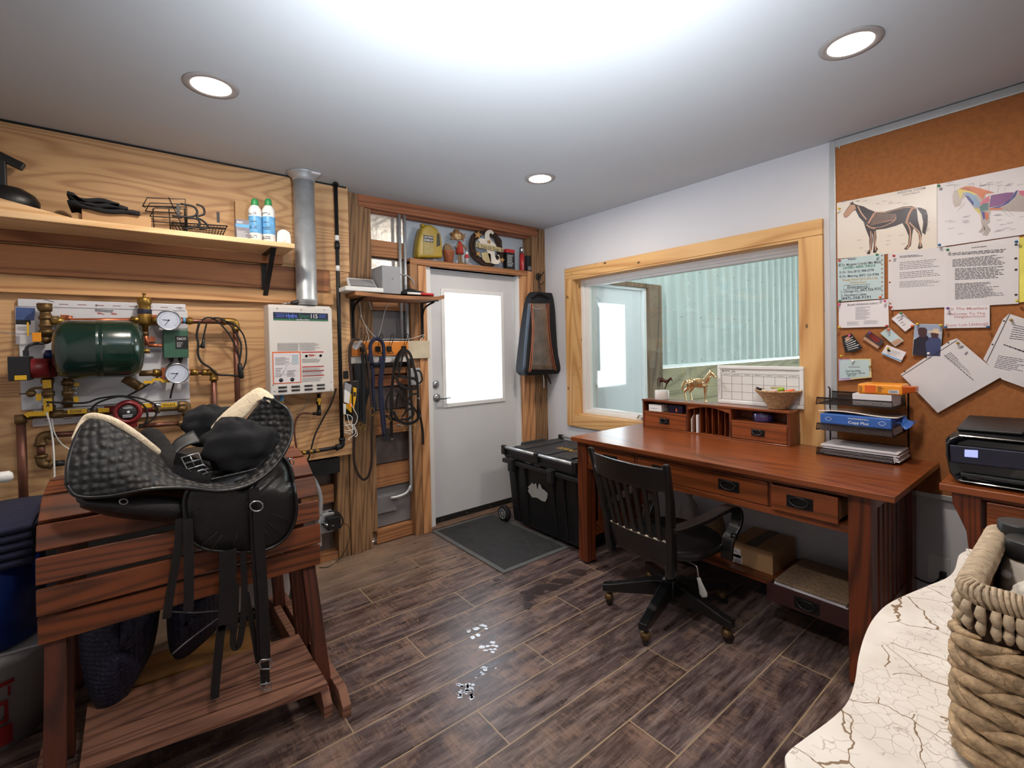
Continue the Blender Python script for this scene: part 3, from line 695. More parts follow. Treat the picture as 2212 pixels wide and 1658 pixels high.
for a, r in ((.10, .017), (.14, .015), (.06, .016), (.03, .018)): m.cyl((e.x+a-.03, IRY, ze-.003), (e.x+a-.008, IRY, ze-.003), r, 6)
m.cyl((e.x, IRY, ze-.03), (e.x, IRY, ze+.025), .014, 6); m.obj('brass_fitting', 'brass', t)
MB().tube([(e.x, IRY, ze+.02), PX(636, 930, IRY), PX(640, 905, IRY), PX(652, 893, IRY), PX(676, 893, IRY)], .006, 8, sp=6).obj('copper_tube', 'copper', t)
MB().tube([(e.x, IRY, ze-.02), PX(630, 1000, IRY), PX(624, 1025, IRY)], .006, 8, sp=3).obj('copper_tube', 'copper', t)
m = MB().cyl(PX(676, 893, IRY), PX(685, 893, IRY), .009).cyl(PX(689, 895, IRY), PX(689, 850, IRY), .011).cyl(PX(689, 897, IRY), PX(689, 884, IRY), .014).cyl(PX(688, 872, IRY), PX(688, 860, IRY), .015); m.obj('valve', 'iron_pipe', t)
c = PX(690, 864, IRY-.03); MB().lathe([(.014, 0), (.014, .006), (.002, .008)], (c.x, IRY-.02, c.z), (0, -1, 0), 14).box(c.x-.005, c.x+.005, IRY-.03, IRY-.02, c.z-.03, c.z).obj('valve_handle', 'yellow_plastic', t, bev=.001)
# ---------------------------------------------------------------- boiler
BY = -.335; bx0, bx1 = -2.393, -2.033; bz0, bz1 = 1.154, 1.672
t = thing('gas_boiler', 'cream metal wall boiler with a dark name band and louvred foot, below the flue', 'boiler', ((bx0+bx1)/2, -.26, bz0))
box('case', 'white_enamel', t, bx0+.004, bx1-.004, BY+.02, -.19, bz0+.004, bz1+.012, .004)
box('front_cover', 'white_enamel', t, bx0, bx1, BY, BY+.02, bz0, bz1, .006)
def U(u, v, l=.0): return Vector((bx0+(bx1-bx0)*u, BY-l, bz1-(bz1-bz0)*v))
def rect(mb, u0, v0, u1, v1, l): a, b = U(u0, v0), U(u1, v1); mb.box(a.x, b.x, BY-l, BY+.001, b.z, a.z); return mb
plain('navy_band', (26, 28, 52), .4, var=.03); plain('green_print', (44, 112, 78), .5, var=.03); plain('blue_print', (92, 130, 236), .5, var=.03); plain('orange_print', (214, 100, 50), .5, var=.03)
rect(MB(), .07, .065, .93, .155, .0012).obj('name_band', 'navy_band', t)
rect(MB(), .07, .138, .93, .155, .002).obj('name_band_stripe', 'green_print', t)
m = MB(); word(m, 'Hydro', U(.26, .125, .001), U(.43, .125, .001), (0, 0, .026)); rect(m, .10, .082, .24, .086, .002); rect(m, .12, .098, .24, .102, .002); rect(m, .10, .114, .24, .118, .002); rect(m, .78, .082, .90, .086, .002); rect(m, .78, .098, .88, .102, .002); rect(m, .78, .114, .9, .118, .002)
m.obj('lettering', 'blue_print', t)
m = MB(); word(m, 'Smart', U(.46, .125, .001), U(.63, .125, .001), (0, 0, .026)); m.obj('lettering', 'green_print', t)
m = MB(); word(m, '115', U(.65, .125, .001), U(.755, .125, .001), (0, 0, .026)); word(m, 'Gas Micro-Boiler', U(.42, .151, .002), U(.62, .151, .002), (0, 0, .008)); m.obj('lettering', 'white_print', t)
rect(MB(), .04, .51, .47, .87, .001).obj('notice_border', 'orange_print', t)
m = rect(MB(), .055, .525, .455, .86, .002); m.obj('notice', 'paper', t)
m = MB(); uq = lambda a, b, c, d, l=.001: [U(a, b, l), U(c, b, l), U(c, d, l), U(a, d, l)]
print_lines(m, uq(.12, .41, .45, .505), 9, fill=(.9, 1)); print_lines(m, uq(.46, .41, .84, .505), 7, fill=(.6, 1)); 
for b in (.595, .705, .75, .815): print_lines(m, uq(.49, b, .84, b+.05), 4, fill=(.7, 1))
print_lines(m, uq(.08, .57, .30, .66, .0022), 6); print_lines(m, uq(.08, .69, .20, .80, .0022), 6); print_lines(m, uq(.25, .72, .42, .80, .0022), 5)
wx = lambda u, v: U(u, v, .0024)
m.tube([wx(.14, .79), wx(.24, .70), wx(.24, .67), wx(.34, .63), wx(.34, .6)], .0008, 4); m.tube([wx(.2, .73), wx(.2, .77), wx(.3, .77), wx(.3, .73)], .0008, 4)
m.obj('small_print', 'faint_ink', t)
m = MB()
for b in (.515, .685, .735, .79): rect(m, .49, b, .84, b+.012, .001)
print_lines(m, uq(.60, .545, .72, .57), 3, .7); m.obj('warning_bars', 'red_print', t)
m = MB()
for b in (.545,):
    for a in (.53, .76): m.lathe([(.008, 0), (.008, .001), (.0065, .001), (.0065, 0)], U(a+.03, b+.02, .0015), (0, -1, 0), 14)
m.lathe([(.012, 0), (.001, .001)], U(.16, .83, .002), (0, -1, 0), 12).lathe([(.012, 0), (.001, .001)], U(.33, .83, .002), (0, -1, 0), 12)
m.obj('pictogram', 'ink', t)
rect(MB(), .335, .545, .43, .66, .0028).obj('notice_panel', 'siding', t)
m = MB()
for r_ in range(2):
    for k in range(4):
        a = U(.10+.20*k, .90+.042*r_); b = U(.26+.20*k, .922+.042*r_); m.tube([(a.x+.006, BY-.0005, (a.z+b.z)/2), (b.x-.006, BY-.0005, (a.z+b.z)/2)], .0058, 10)
m.obj('louvre_slot', 'dark_plastic', t)
m = MB()
for u, v in ((.13, .02), (.5, .03), (.87, .02), (.04, .88), (.96, .88), (.06, .95), (.95, .97)): m.lathe([(.004, 0), (.003, .003), (.001, .003)], U(u, v), (0, -1, 0), 10)
m.obj('screw', 'steel', t)
m = MB()
for px, l in ((593, .09), (608, .15)):
    x0 = PX(px, 860, -.26).x; m.cyl((x0, -.26, bz0+.004), (x0, -.26, bz0-l), .013, 12)
m.obj('connection_pipe', 'blue_label', t)
m = MB()
for px, l, r in ((593, .03, .019), (593, .05, .021), (608, .04, .02), (608, .10, .02)):
    x0 = PX(px, 860, -.26).x; m.cyl((x0, -.26, bz0-l), (x0, -.26, bz0-l-.016), r, 6)
m.obj('connection_nut', 'brass', t)
a, b = PX(622, 655, -.28), PX(660, 648, -.28)
t = thing('screwdriver', 'black handled screwdriver lying on top of the boiler', 'tool', (a.x, -.28, bz1+.013))
zc = bz1+.0305
MB().tube([(a.x+.02, -.28, zc), (a.x+.05, -.28, zc+.002), (b.x, -.30, zc+.016)], [.009, .015, .016], 10, sp=3).obj('handle', 'black_plastic', t)
MB().cyl((a.x+.02, -.28, zc), (a.x-.04, -.275, zc-.013), .004, 8).obj('shaft', 'steel', t)
# ---------------------------------------------------------------- heating manifold on its white board
t = thing('backing_board', 'white vinyl backing board with slotted top edge behind the heating pipes', 'board', (-3.1, -.195, 1.02))
box('sheet', 'panel_white', t, -3.415, -2.768, -.203, -.19, 1.16, 1.645, .002)
box('sheet', 'panel_white', t, -3.415, -2.775, -.207, -.193, 1.64, 1.676, .003)
box('sheet', 'panel_white', t, -3.38, -2.768, -.205, -.19, 1.08, 1.156, .002)
m = MB()
for k in range(9): x0 = -3.34+k*.065; m.box(x0, x0+.032, -.2078, -.2068, 1.655, 1.6575); m.box(x0, x0+.03, -.2058, -.2048, 1.105, 1.1075)
m.obj('nail_slots', 'red_enamel', t)
m = MB(); 
for x0 in (-3.345, -3.14, -2.985, -2.8): m.ball((x0, -.209, 1.657), .005, 8, 6)
m.obj('screw', 'steel', t)
m = MB(); q = PQ([(205, 667), (262, 670), (262, 676), (205, 673)], 'y', -.2035); print_lines(m, q, 2, .5)
m.prism(PQ([(40, 737), (46, 733), (46, 736), (62, 737), (62, 739), (46, 738), (46, 741)], 'y', -.204), (0, -.0006, 0)); m.prism(PQ([(41, 850), (60, 848), (60, 851), (41, 852)], 'y', -.204), (0, -.0006, 0)); m.obj('marks', 'ink', t)
m = MB(); print_lines(m, PQ([(210, 674), (226, 675), (226, 679), (210, 678)], 'y', -.2035), 2, .6); print_lines(m, PQ([(240, 675), (257, 676), (257, 680), (240, 679)], 'y', -.2035), 2, .6); m.obj('marks', 'red_print', t)
t = thing('instruction_card', 'blue and white printed card on the left of the white backing board', 'card', tuple(PX(50, 745, -.21)))
MB().prism(PQ([(33, 662), (76, 664), (76, 745), (34, 743)], 'y', -.206), (0, -.0015, 0)).obj('sheet', 'paper', t)
plain('card_blue', (66, 88, 140), .5, var=.2, vs=20)
MB().prism(PQ([(34, 663), (76, 665), (74, 692), (34, 690)], 'y', -.2078), (0, -.0006, 0)).obj('picture', 'card_blue', t)
MB().prism(PQ([(34, 690), (67, 691), (66, 701), (34, 700)], 'y', -.2078), (0, -.0006, 0)).obj('picture', 'black_plastic', t)
m = MB(); print_lines(m, PQ([(37, 704), (60, 705), (60, 714), (37, 713)], 'y', -.208), 4); m.obj('print', 'faint_ink', t)
# expansion tank
TY = -.36; c = P(213, 754, 'y', TY); xa, xb = -3.29, -2.96; R = .136
t = thing('expansion_tank', 'dark green steel expansion tank lying sideways in front of the white board', 'tank', (c.x, TY, c.z-R))
prof = [(.03, 0), (.085, .006), (.12, .022), (R-.003, .045), (R, .06)]
L = xb-xa
full = prof+[(R, L*.46), (R+.0015, L*.465), (R, L*.47), (R, L*.53), (R+.0015, L*.535), (R, L*.54)]+[(r, L-h) for r, h in reversed(prof)]
MB().lathe(full, (xa, TY, c.z), (1, 0, 0), 48).obj('shell', 'green_enamel', t)
box('hanger', 'old_brass', t, c.x-.05, c.x+.05, TY+.02, -.212, c.z-.02, c.z+.02)
MB().cyl((xb-.005, TY, c.z-.012), (xb+.02, TY, c.z-.012), .012, 8).obj('nozzle', 'brass', t)
PY = -.262    # plane of the pipework
def fit(mb, a, b, r, n=12): return mb.cyl(PX(a[0], a[1], PY), PX(b[0], b[1], PY), r, n)
t = thing('supply_pipe', 'upper copper heating pipe running past the upper gauge and turning down', 'pipe', tuple(PX(510, 860, PY)))
def run(pts, r=.0135, mat='copper'): MB().tube([PX(a, b, PY) for a, b in pts], r, 12).obj('pipe', mat, t)
run([(118, 693), (305, 691)], .012, 'bright_copper'); run([(335, 692), (508, 695)], .0135); run([(508, 695), (517, 965)], .0145)
m = MB(); fit(m, (112, 694), (140, 693), .017); fit(m, (282, 690), (306, 691), .016); fit(m, (330, 692), (345, 692), .019); fit(m, (401, 693), (416, 693), .018); fit(m, (407, 693), (412, 693), .021, 6)
m.tube([PX(480, 694, PY), PX(500, 694, PY), PX(508, 698, PY), PX(510, 712, PY)], .019, 12, sp=4); fit(m, (480, 694), (486, 694), .022); fit(m, (510, 706), (510, 714), .022); m.obj('fitting', 'brass', t)
m = MB(); fit(m, (384, 692), (394, 692), .018); fit(m, (150, 682), (150, 692), .012)
for px in (140, 337): 
    a = PX(px-9, 680, -.235); b = PX(px+9, 702, -.235); m.box(a.x, b.x, -.25, -.204, b.z, a.z)
m.obj('pipe_clamp', 'bright_copper', t)
fit(MB(), (395, 692), (401, 692), .0165).obj('coupling', 'blue_label', t)
# air separator
c = PX(313, 690, PY); t = thing('air_separator', 'brass cylinder with a white label standing on the upper heating pipe', 'valve', (c.x, PY, PX(313, 705, PY).z))
zz2 = lambda py: PX(313, py, PY).z
MB().lathe([(.012, zz2(718)), (.014, zz2(704)), (.027, zz2(702)), (.03, zz2(695)), (.03, zz2(678)), (.027, zz2(674)), (.027, zz2(658)), (.03, zz2(656)), (.03, zz2(646)), (.026, zz2(643)), (.006, zz2(642)), (.006, zz2(636)), (.009, zz2(635)), (.009, zz2(633))], (c.x, PY, 0), n=24).obj('body', 'brass', t)
MB().lathe([(.0275, zz2(657.5)), (.0278, zz2(657)), (.0278, zz2(646)), (.0275, zz2(645.5))], (c.x, PY, 0), n=24).obj('label_sleeve', 'paper', t)
MB().lathe([(.0303, zz2(678)), (.0305, zz2(677)), (.0305, zz2(669)), (.0303, zz2(668))], (c.x, PY, 0), n=24).obj('label_sleeve', 'navy_band', t)
m = MB().cyl((c.x, PY, zz2(716)), (c.x, PY, zz2(724)), .014, 6); m.obj('drain_nut', 'old_brass', t)
m = MB().tube([(c.x, PY, zz2(722)), PX(317, 735, PY), PX(319, 745, PY)], .0105, 10).tube([PX(320, 746, PY), PX(350, 746, PY)], .0095, 10)
a, b = PX(314, 727, -.235), PX(335, 738, -.235); m.box(a.x, b.x, -.25, -.204, b.z, a.z); m.obj('drain_tube', 'bright_copper', t)
def gauge(px, py, lab):
    y = PY-.03; c = PX(px, py, y); t = thing('pressure_gauge', lab, 'gauge', (c.x, y, c.z-.053), 'round pressure gauges on the heating pipes')
    MB().lathe([(.049, .0), (.051, -.02), (.053, -.024), (.053, -.03), (.047, -.031), (.047, -.027)], (c.x, y+.0, c.z), (0, 1, 0), 40).obj('case', 'steel', t)
    plain('gauge_face', (196, 204, 222), .3, var=.02)
    MB().lathe([(.047, -.0275), (.001, -.0278)], (c.x, y, c.z), (0, 1, 0), 32, False).obj('dial', 'gauge_face', t)
    m = MB(); f = y-.0295
    for a_, l in ((PI*.97, .028), (PI*1.32, .034)): m.bar((c.x, f, c.z), (c.x+l*math.cos(a_), f, c.z+l*math.sin(a_)), .0022, .001, (0, 1, 0))
    m.lathe([(.004, 0), (.001, .002)], (c.x, f, c.z), (0, -1, 0), 10); m.obj('needle', 'ink', t)
    m = MB()
    for i in range(26):
        a_ = PI*1.25-i*PI*1.5/25; r1 = .036 if i % 5 else .033; m.bar((c.x+r1*math.cos(a_), f+.001, c.z+r1*math.sin(a_)), (c.x+.041*math.cos(a_), f+.001, c.z+.041*math.sin(a_)), .0008, .0006, (0, 1, 0))
    m.obj('scale', 'ink', t)
    MB().cyl((c.x, y, c.z), (c.x, PY, c.z-.002), .014, 10).obj('stem', 'brass', t)
    return t
gauge(364, 692, 'round blue-white pressure gauge on the upper heating pipe'); gauge(382, 806, 'round blue-white pressure gauge on the lower heating pipe')
# relay box
t = thing('relay_box', 'green plastic relay box with a black label beside the green tank', 'control box', tuple(PX(380, 776, -.26)))
a, b = PX(352, 712, -.27), PX(408, 772, -.27)
box('case', 'green_box', t, a.x, b.x, -.27, -.20, b.z, a.z, .003)
xs = a.x+(b.x-a.x)*.47; box('label_plate', 'black_plastic', t, xs, b.x-.002, -.2712, -.2698, a.z-(a.z-b.z)*.68, a.z-(a.z-b.z)*.22, 0)
m = MB(); zl = a.z-(a.z-b.z)*.36; word(m, 'TACO', (xs+.006, -.2712, zl), (b.x-.01, -.2712, zl), (0, 0, .013)); print_lines(m, [Vector((xs+.006, -.2712, zl-.012)), Vector((b.x-.01, -.2712, zl-.012)), Vector((b.x-.01, -.2712, zl-.04)), Vector((xs+.006, -.2712, zl-.04))], 4, .3, (.4, .9)); m.obj('lettering', 'white_print', t)
m = MB()
for px in (370, 390): q = PX(px, 776, -.245); m.cyl((q.x, -.245, b.z), (q.x, -.245, b.z-.014), .011, 12).cyl((q.x, -.245, b.z-.012), (q.x, -.245, b.z-.024), .007, 10)
m.obj('cable_gland', 'black_plastic', t)
# black cables
def cable(pts, y, r, lab, name='cable', mat='black_rubber', cat='cable', group=None):
    o = MB().tube([PX(*p, y) if len(p) == 2 else PX(*p) for p in pts], r, 8, sp=6).obj(name, mat); return tag(o, lab, cat, group)
t = thing('extension_cord', 'coiled black power cord with a plug hanging off the copper pipe', 'cord', tuple(PX(470, 820, -.29)))
MB().tube([PX(*p, -.29) for p in ((431, 695), (425, 722), (428, 740), (428, 765), (436, 782), (455, 795), (470, 808), (492, 810), (520, 812))], .0055, 8, sp=6).obj('cable', 'black_rubber', t)
MB().tube([PX(*p, -.30) for p in ((436, 692), (447, 686), (465, 690), (490, 715), (508, 745), (516, 770), (518, 800))], .0042, 8, sp=6).obj('cable', 'black_rubber', t)
MB().tube([PX(*p, -.305) for p in ((455, 687), (478, 688), (500, 705), (518, 735), (521, 755), (516, 790))], .0042, 8, sp=6).obj('cable', 'black_rubber', t)
MB().tube([PX(*p, -.31) for p in ((476, 690), (505, 700), (525, 722), (532, 750), (531, 780), (524, 798))], .0042, 8, sp=6).obj('cable', 'black_rubber', t)
MB().tube([PX(*p, -.28) for p in ((446, 699), (440, 725), (437, 742), (427, 752))], .0042, 8, sp=6).obj('cable', 'black_rubber', t)
a = PX(438, 748, -.285); MB().lathe([(.006, .045), (.009, .03), (.013, .005), (.013, -.005), (.009, -.01)], a, (.15, 0, 1), 4).obj('plug', 'black_plastic', t)
a = PX(520, 802, -.30); MB().lathe([(.009, .045), (.013, .02), (.014, -.03), (.01, -.04)], a, (-.1, 0, 1), 6).obj('socket_end', 'black_plastic', t)
cable([(370, 782), (355, 800), (320, 830), (270, 858)], -.25, .0045, 'thin black cable running down left from the relay box')
cable([(390, 782), (380, 815), (372, 840), (368, 860)], -.25, .0045, 'thin black cable dropping from the relay box behind the lower gauge')
cable([(100, 868), (180, 870), (215, 860), (262, 855), (310, 862), (340, 880), (330, 905), (300, 922)], -.30, .0045, 'black cable looping over the red circulator pump')
cable([(195, 885), (215, 868), (265, 856), (310, 875), (318, 905), (300, 925)], -.315, .0045, 'second black cable looping in front of the red circulator pump')
cable([(0, 716), (40, 721), (75, 718), (95, 705)], -.25, .0018, 'thin grey wire entering from the left across the backing board', mat='grey_plastic', name='wire', cat='wire')
# return line with elbow
t = thing('return_pipe', 'lower copper heating pipe with brass fittings, past the lower gauge and down', 'pipe', tuple(PX(462, 930, PY)))
run([(300, 806), (350, 805)], .015, 'old_brass'); run([(395, 804), (455, 803)], .0135); run([(462, 812), (464, 960)], .0145)
m = MB(); fit(m, (330, 805), (345, 805), .02); fit(m, (412, 804), (428, 804), .018); fit(m, (436, 804), (450, 804), .018); m.tube([PX(448, 804, PY), PX(458, 804, PY), PX(462, 808, PY), PX(462, 816, PY)], .019, 12, sp=4); fit(m, (462, 815), (462, 822), .021); m.obj('fitting', 'brass', t)
m = MB(); fit(m, (401, 804), (411, 804), .018); a = PX(348, 794, -.235); b = PX(361, 818, -.235); m.box(a.x, b.x, -.27, -.204, b.z, a.z); m.obj('pipe_clamp', 'bright_copper', t)
MB().tube([PX(268, 816, PY), PX(303, 836, PY)], .022, 12).cyl(PX(300, 834, PY), PX(306, 838, PY), .026, 6).obj('strainer', 'old_brass', t)
m = MB().band([PX(310, 825, PY-.04), PX(328, 825, PY-.04), PX(332, 819, PY-.04), PX(346, 819, PY-.04), PX(352, 823, PY-.04), PX(367, 823, PY-.04)], .014, .004, (0, 1, 0), 0); m.obj('valve_handle', 'yellow_plastic', t)
# circulator pump
c = PX(276, 890, -.36)
t = thing('circulator_pump', 'red round circulator pump with a dark dial face below the green tank', 'pump', (c.x, -.32, c.z-.06))
MB().lathe([(.05, .0), (.056, .04), (.058, .1), (.052, .112), (.04, .115), (.04, .109), (.0375, .108)], (c.x, -.25, c.z), (0, -1, 0), 32).obj('motor', 'red_enamel', t)
MB().lathe([(.0375, .1085), (.036, .112), (.001, .113)], (c.x, -.25, c.z), (0, -1, 0), 28).obj('face', 'dark_plastic', t)
m = MB(); word(m, 'TACO', (c.x-.018, -.3632, c.z+.018), (c.x+.018, -.3632, c.z+.018), (0, 0, .007)); print_lines(m, [Vector((c.x-.02, -.3632, c.z-.01)), Vector((c.x+.024, -.3632, c.z-.01)), Vector((c.x+.024, -.3632, c.z-.026)), Vector((c.x-.02, -.3632, c.z-.026))], 3, .4, (.5, .9)); m.ball((c.x+.002, -.3635, c.z+.001), (.006, .002, .006), 10, 6); m.obj('lettering', 'white_print', t)
a, b = PX(250, 900, -.34), PX(297, 922, -.34); box('terminal_box', 'red_enamel', t, a.x, b.x, -.34, -.24, b.z, a.z, .004)
a, b = PX(262, 904, -.342), PX(280, 911, -.342); box('tag_label', 'yellow_plastic', t, a.x, b.x, -.3425, -.339, b.z, a.z, .001)
m = MB(); fit(m, (225, 885), (330, 881), .02); m.obj('volute', 'red_enamel', t)
# bottom manifold with yellow handled valves
t = thing('valve_manifold', 'bottom row of brass valves with yellow lever handles on the backing board', 'valve', tuple(PX(230, 900, PY)))
m = MB(); m.tube([PX(55, 898, PY), PX(140, 894, PY), PX(395, 880, PY)], .015, 12)
for a, b in ((60, 72), (112, 138), (195, 215), (335, 345), (384, 400)): fit(m, (a, 897-.045*(a-55)), (b, 897-.045*(b-55)), .02)
m.tube([PX(385, 874, PY), PX(400, 873, PY), PX(404, 880, PY), PX(404, 905, PY), PX(398, 912, PY), PX(385, 914, PY)], .018, 12, sp=3); fit(m, (404, 888), (404, 897), .022); m.obj('manifold_body', 'old_brass', t)
MB().tube([PX(385, 914, PY), PX(300, 920, PY)], .012, 10).obj('pipe', 'copper', t)
def handle(pts, w=.022):
    MB().band([PX(a, b, PY-.035) for a, b in pts], w, .004, (0, 1, 0), 0).obj('valve_handle', 'yellow_plastic', t, bev=.001)
for pp in (((55, 898), (62, 894), (106, 892)), ((146, 889), (188, 887)), ((212, 886), (236, 885)), ((305, 876), (328, 875)), ((348, 875), (382, 873))): handle(pp)
m = MB()
for (a, b), s in (((150, 888), 'ZONE'), ((352, 874), 'ISOLATE')):
    word(m, s, PX(a, b+3, PY-.0375), PX(a+27, b+2, PY-.0375), (0, 0, .012))
m.obj('lettering', 'ink', t)
m = MB(); fit(m, (190, 887), (208, 886), .014); fit(m, (332, 876), (346, 875), .014); m.obj('valve_stem', 'steel', t)
# vertical brass column behind the tank and the drain column
t = thing('drain_column', 'vertical brass valve column with yellow levers at the left of the backing board', 'valve', tuple(PX(103, 890, PY)))
m = MB().tube([PX(103, 815, PY), PX(106, 895, PY)], .018, 12); m.tube([PX(146, 815, PY), PX(147, 880, PY)], .017, 12)
for x0, py in ((103, 822), (104, 850), (106, 880), (146, 826), (147, 848), (147, 868)): fit(m, (x0, py-5), (x0, py+5), .023)
m.tube([PX(60, 850, PY), PX(68, 840, PY), PX(90, 838, PY), PX(103, 845, PY)], .006, 8, sp=4); m.ball(PX(67, 849, PY), .018)
m.obj('column', 'old_brass', t)
for pp in (((101, 820), (102, 838)), ((103, 860), (104, 888)), ((83, 850), (84, 865)), ((165, 826), (166, 834)), ((164, 856), (165, 870))): handle(pp, .03 if pp[0][0] in (101, 103) else .018)
m = MB(); fit(m, (103, 842), (104, 856), .012); fit(m, (154, 838), (166, 838), .007); fit(m, (154, 849), (166, 849), .007); m.obj('valve_stem', 'steel', t)
m = MB(); wz_ = PX(104, 872, PY-.037); m.prism([PX(99, 880, PY-.0375), PX(104, 868, PY-.0375), PX(108, 880, PY-.0375), PX(104, 876, PY-.0375)], (0, -.0005, 0)); m.obj('arrow_mark', 'ink', t)
t = thing('relief_valve', 'brass relief valve and tee standing at the upper left of the backing board', 'valve', tuple(PX(99, 745, PY)))
m = MB().lathe([(.02, zz2(0)*0), (.02, .001)], (0, 0, 0), n=4) if False else MB()
for a, b, r in (((98, 655), (98, 672), .024), ((98, 672), (98, 680), .019), ((99, 678), (100, 728), .021), ((99, 682), (99, 690), .025), ((100, 712), (100, 722), .026), ((99, 700), (99, 706), .025), ((80, 662), (98, 661), .015), ((103, 690), (128, 690), .017)): fit(m, a, b, r, 14)
m.ball(PX(98, 733, PY), .022); m.obj('body', 'old_brass', t)
MB().bar(PX(92, 646, PY), PX(116, 652, PY), .012, .004).obj('lift_lever', 'steel', t)
a = PX(75, 715, PY-.04); MB().band([PX(79, 718, PY-.04), PX(80, 738, PY-.04)], .03, .005, (0, 1, 0), 0).obj('valve_handle', 'orange_handle', t, bev=.002)
MB().bar(PX(60, 696, PY), PX(61, 725, PY), .012, .006).obj('valve_handle', 'yellow_plastic', t)
t = thing('zone_pump', 'black box and dark red pump with yellow tag, far left of the backing board', 'pump', tuple(PX(45, 820, -.3)))
a, b = PX(15, 770, -.36), PX(66, 821, -.36); box('terminal_box', 'black_plastic', t, a.x, b.x, -.36, -.25, b.z, a.z, .004)
c = PX(84, 795, -.30); MB().lathe([(.03, -.06), (.045, -.045), (.045, .03), (.03, .04)], (c.x, -.31, c.z), (1, 0, 0), 24).obj('motor', 'red_enamel', t)
MB().lathe([(.04, -.02), (.05, .0), (.04, .03)], (PX(104, 790, -.28).x, -.27, c.z), (1, 0, 0), 20).obj('flange', 'red_enamel', t)
a, b = PX(31, 811, -.361), PX(58, 820, -.361); box('tag_label', 'yellow_plastic', t, a.x, b.x, -.3625, -.3595, b.z, a.z, .001)
MB().tube([PX(56, 768, -.3), PX(58, 750, -.3), PX(75, 742, -.29), PX(95, 742, -.28)], .006, 8, sp=4).obj('conduit', 'dark_plastic', t)
MB().box(PX(50, 765, -.3).x, PX(62, 765, -.3).x, -.31, -.29, PX(50, 769, -.3).z, PX(50, 756, -.3).z).obj('conduit_plug', 'dark_plastic', t, bev=.002)
MB().lathe([(.02, -.02), (.022, .0), (.014, .02)], PX(107, 765, -.27), (0, 0, 1), 14).obj('adjuster', 'blue_plastic', t)
# lower copper pipes
t = thing('floor_pipe', 'thick copper pipe dropping at the far left below the backing board', 'pipe', tuple(PX(50, 1090, PY)))
x0 = PX(48, 990, PY).x; MB().cyl((x0, PY, PX(48, 898, PY).z), (x0, PY, .62), .0165, 14).obj('pipe', 'copper', t)
m = MB(); 
for py in (900, 1092): z = PX(48, py, PY).z; m.cyl((x0, PY, z-.03), (x0, PY, z+.01), .021)
m.obj('fitting', 'old_brass', t)
t = thing('u_bend_pipe', 'brass and copper return bend below the backing board', 'pipe', tuple(PX(95, 1012, PY)))
m = MB().tube([PX(112, 939, PY), PX(95, 940, PY), PX(88, 948, PY), PX(88, 958, PY)], .019, 12, sp=3).tube([PX(89, 984, PY), PX(89, 996, PY), PX(96, 1003, PY), PX(112, 1002, PY)], .019, 12, sp=3)
for a, b in (((88, 955), (88, 962)), ((89, 982), (89, 988)), ((106, 939), (113, 939)), ((106, 1002), (114, 1002))): fit(m, a, b, .023)
m.obj('elbow', 'old_brass', t); run([(88, 960), (89, 984)], .0145); run([(110, 939), (165, 936)], .0135)
m = MB(); fit(m, (112, 1002), (140, 999), .014); m.obj('pipe', 'iron_pipe', t)
t = thing('appliance_cord', 'white cord with a white plug hanging down in front of the lower plywood', 'cord', tuple(PX(118, 1078, -.3)))
MB().tube([PX(*p, -.3) for p in ((100, 890), (108, 915), (114, 950), (117, 1000), (118, 1055))], .0035, 8, sp=6).obj('cable', 'white_plastic', t)
MB().tube([PX(*p, -.28) for p in ((112, 905), (118, 935), (135, 960), (160, 975))], .0025, 8, sp=6).obj('cable', 'white_plastic', t)
a = PX(119, 1064, -.3); MB().lathe([(.006, .03), (.011, .015), (.011, -.02), (.006, -.022)], a, n=10).obj('plug', 'white_plastic', t)
cable([(726, 838), (716, 870), (700, 900), (680, 940), (668, 985), (655, 1010)], -.215, .0055, 'long thin black cable slanting down beside the gas pipe')
cable([(640, 895), (655, 882), (665, 865), (668, 852)], -.2, .0022, 'short grey wire under the right corner of the boiler', mat='grey_plastic', name='wire', cat='wire')
# ================================================================ STUD BAY, HOOKS AND DOOR HEADER
t = thing('small_shelf', 'bowed brown wooden shelf on two black brackets in front of the open studs', 'shelf', (-1.57, -.23, 1.755))
m = MB(); n = 14; top = []; 
for yy, zo in ((-.37, 0), (-.11, 0)):
    top.append([(-1.895+.655*i/n, yy, 1.757-.010*math.sin(PI*i/n)+(.012 if i == n else 0)) for i in range(n+1)])
vs = [p for r in top for p in r]+[(x, y, z+.026) for r in top for x, y, z in r]; k = n+1; fs = []
for i in range(n): fs += [(i, i+k, i+k+1, i+1), (2*k+i, 2*k+i+1, 3*k+i+1, 3*k+i), (i, i+1, 2*k+i+1, 2*k+i), (k+i, 3*k+i, 3*k+i+1, k+i+1)]
fs += [(0, 2*k, 3*k, k), (n, k+n, 3*k+n, 2*k+n)]
m.add(vs, fs); m.obj('shelf_board', 'block_x', t, bev=.004)
for x0 in (PX(762, 690, -.11).x, PX(911, 690, -.105).x):
    y1 = -.113
    MB().bar((x0, y1, 1.755), (x0, y1, 1.49), .022, .005, (0, 1, 0)).bar((x0, -.35, 1.752), (x0, y1, 1.752), .022, .005).band([(x0, -.30, 1.748), (x0, -.17, 1.72), (x0, -.125, 1.66), (x0, -.118, 1.56)], .012, .006, (1, 0, 0), 4).obj('shelf_bracket', 'black_metal', t)
zs = 1.784
def shelf_item(px0, px1, pyt, y, dep): return PX(px0, 600, y).x, PX(px1, 600, y).x, PX((px0+px1)/2, pyt, y).z
x0, x1, zt = shelf_item(745, 827, 592, -.36, 0)
t = thing('desk_phone', 'white tilted desk phone on the small brown shelf', 'phone', ((x0+x1)/2, -.28, zs))
box('base', 'white_plastic', t, x0, x1, -.37, -.16, zs, zs+.03, .006)
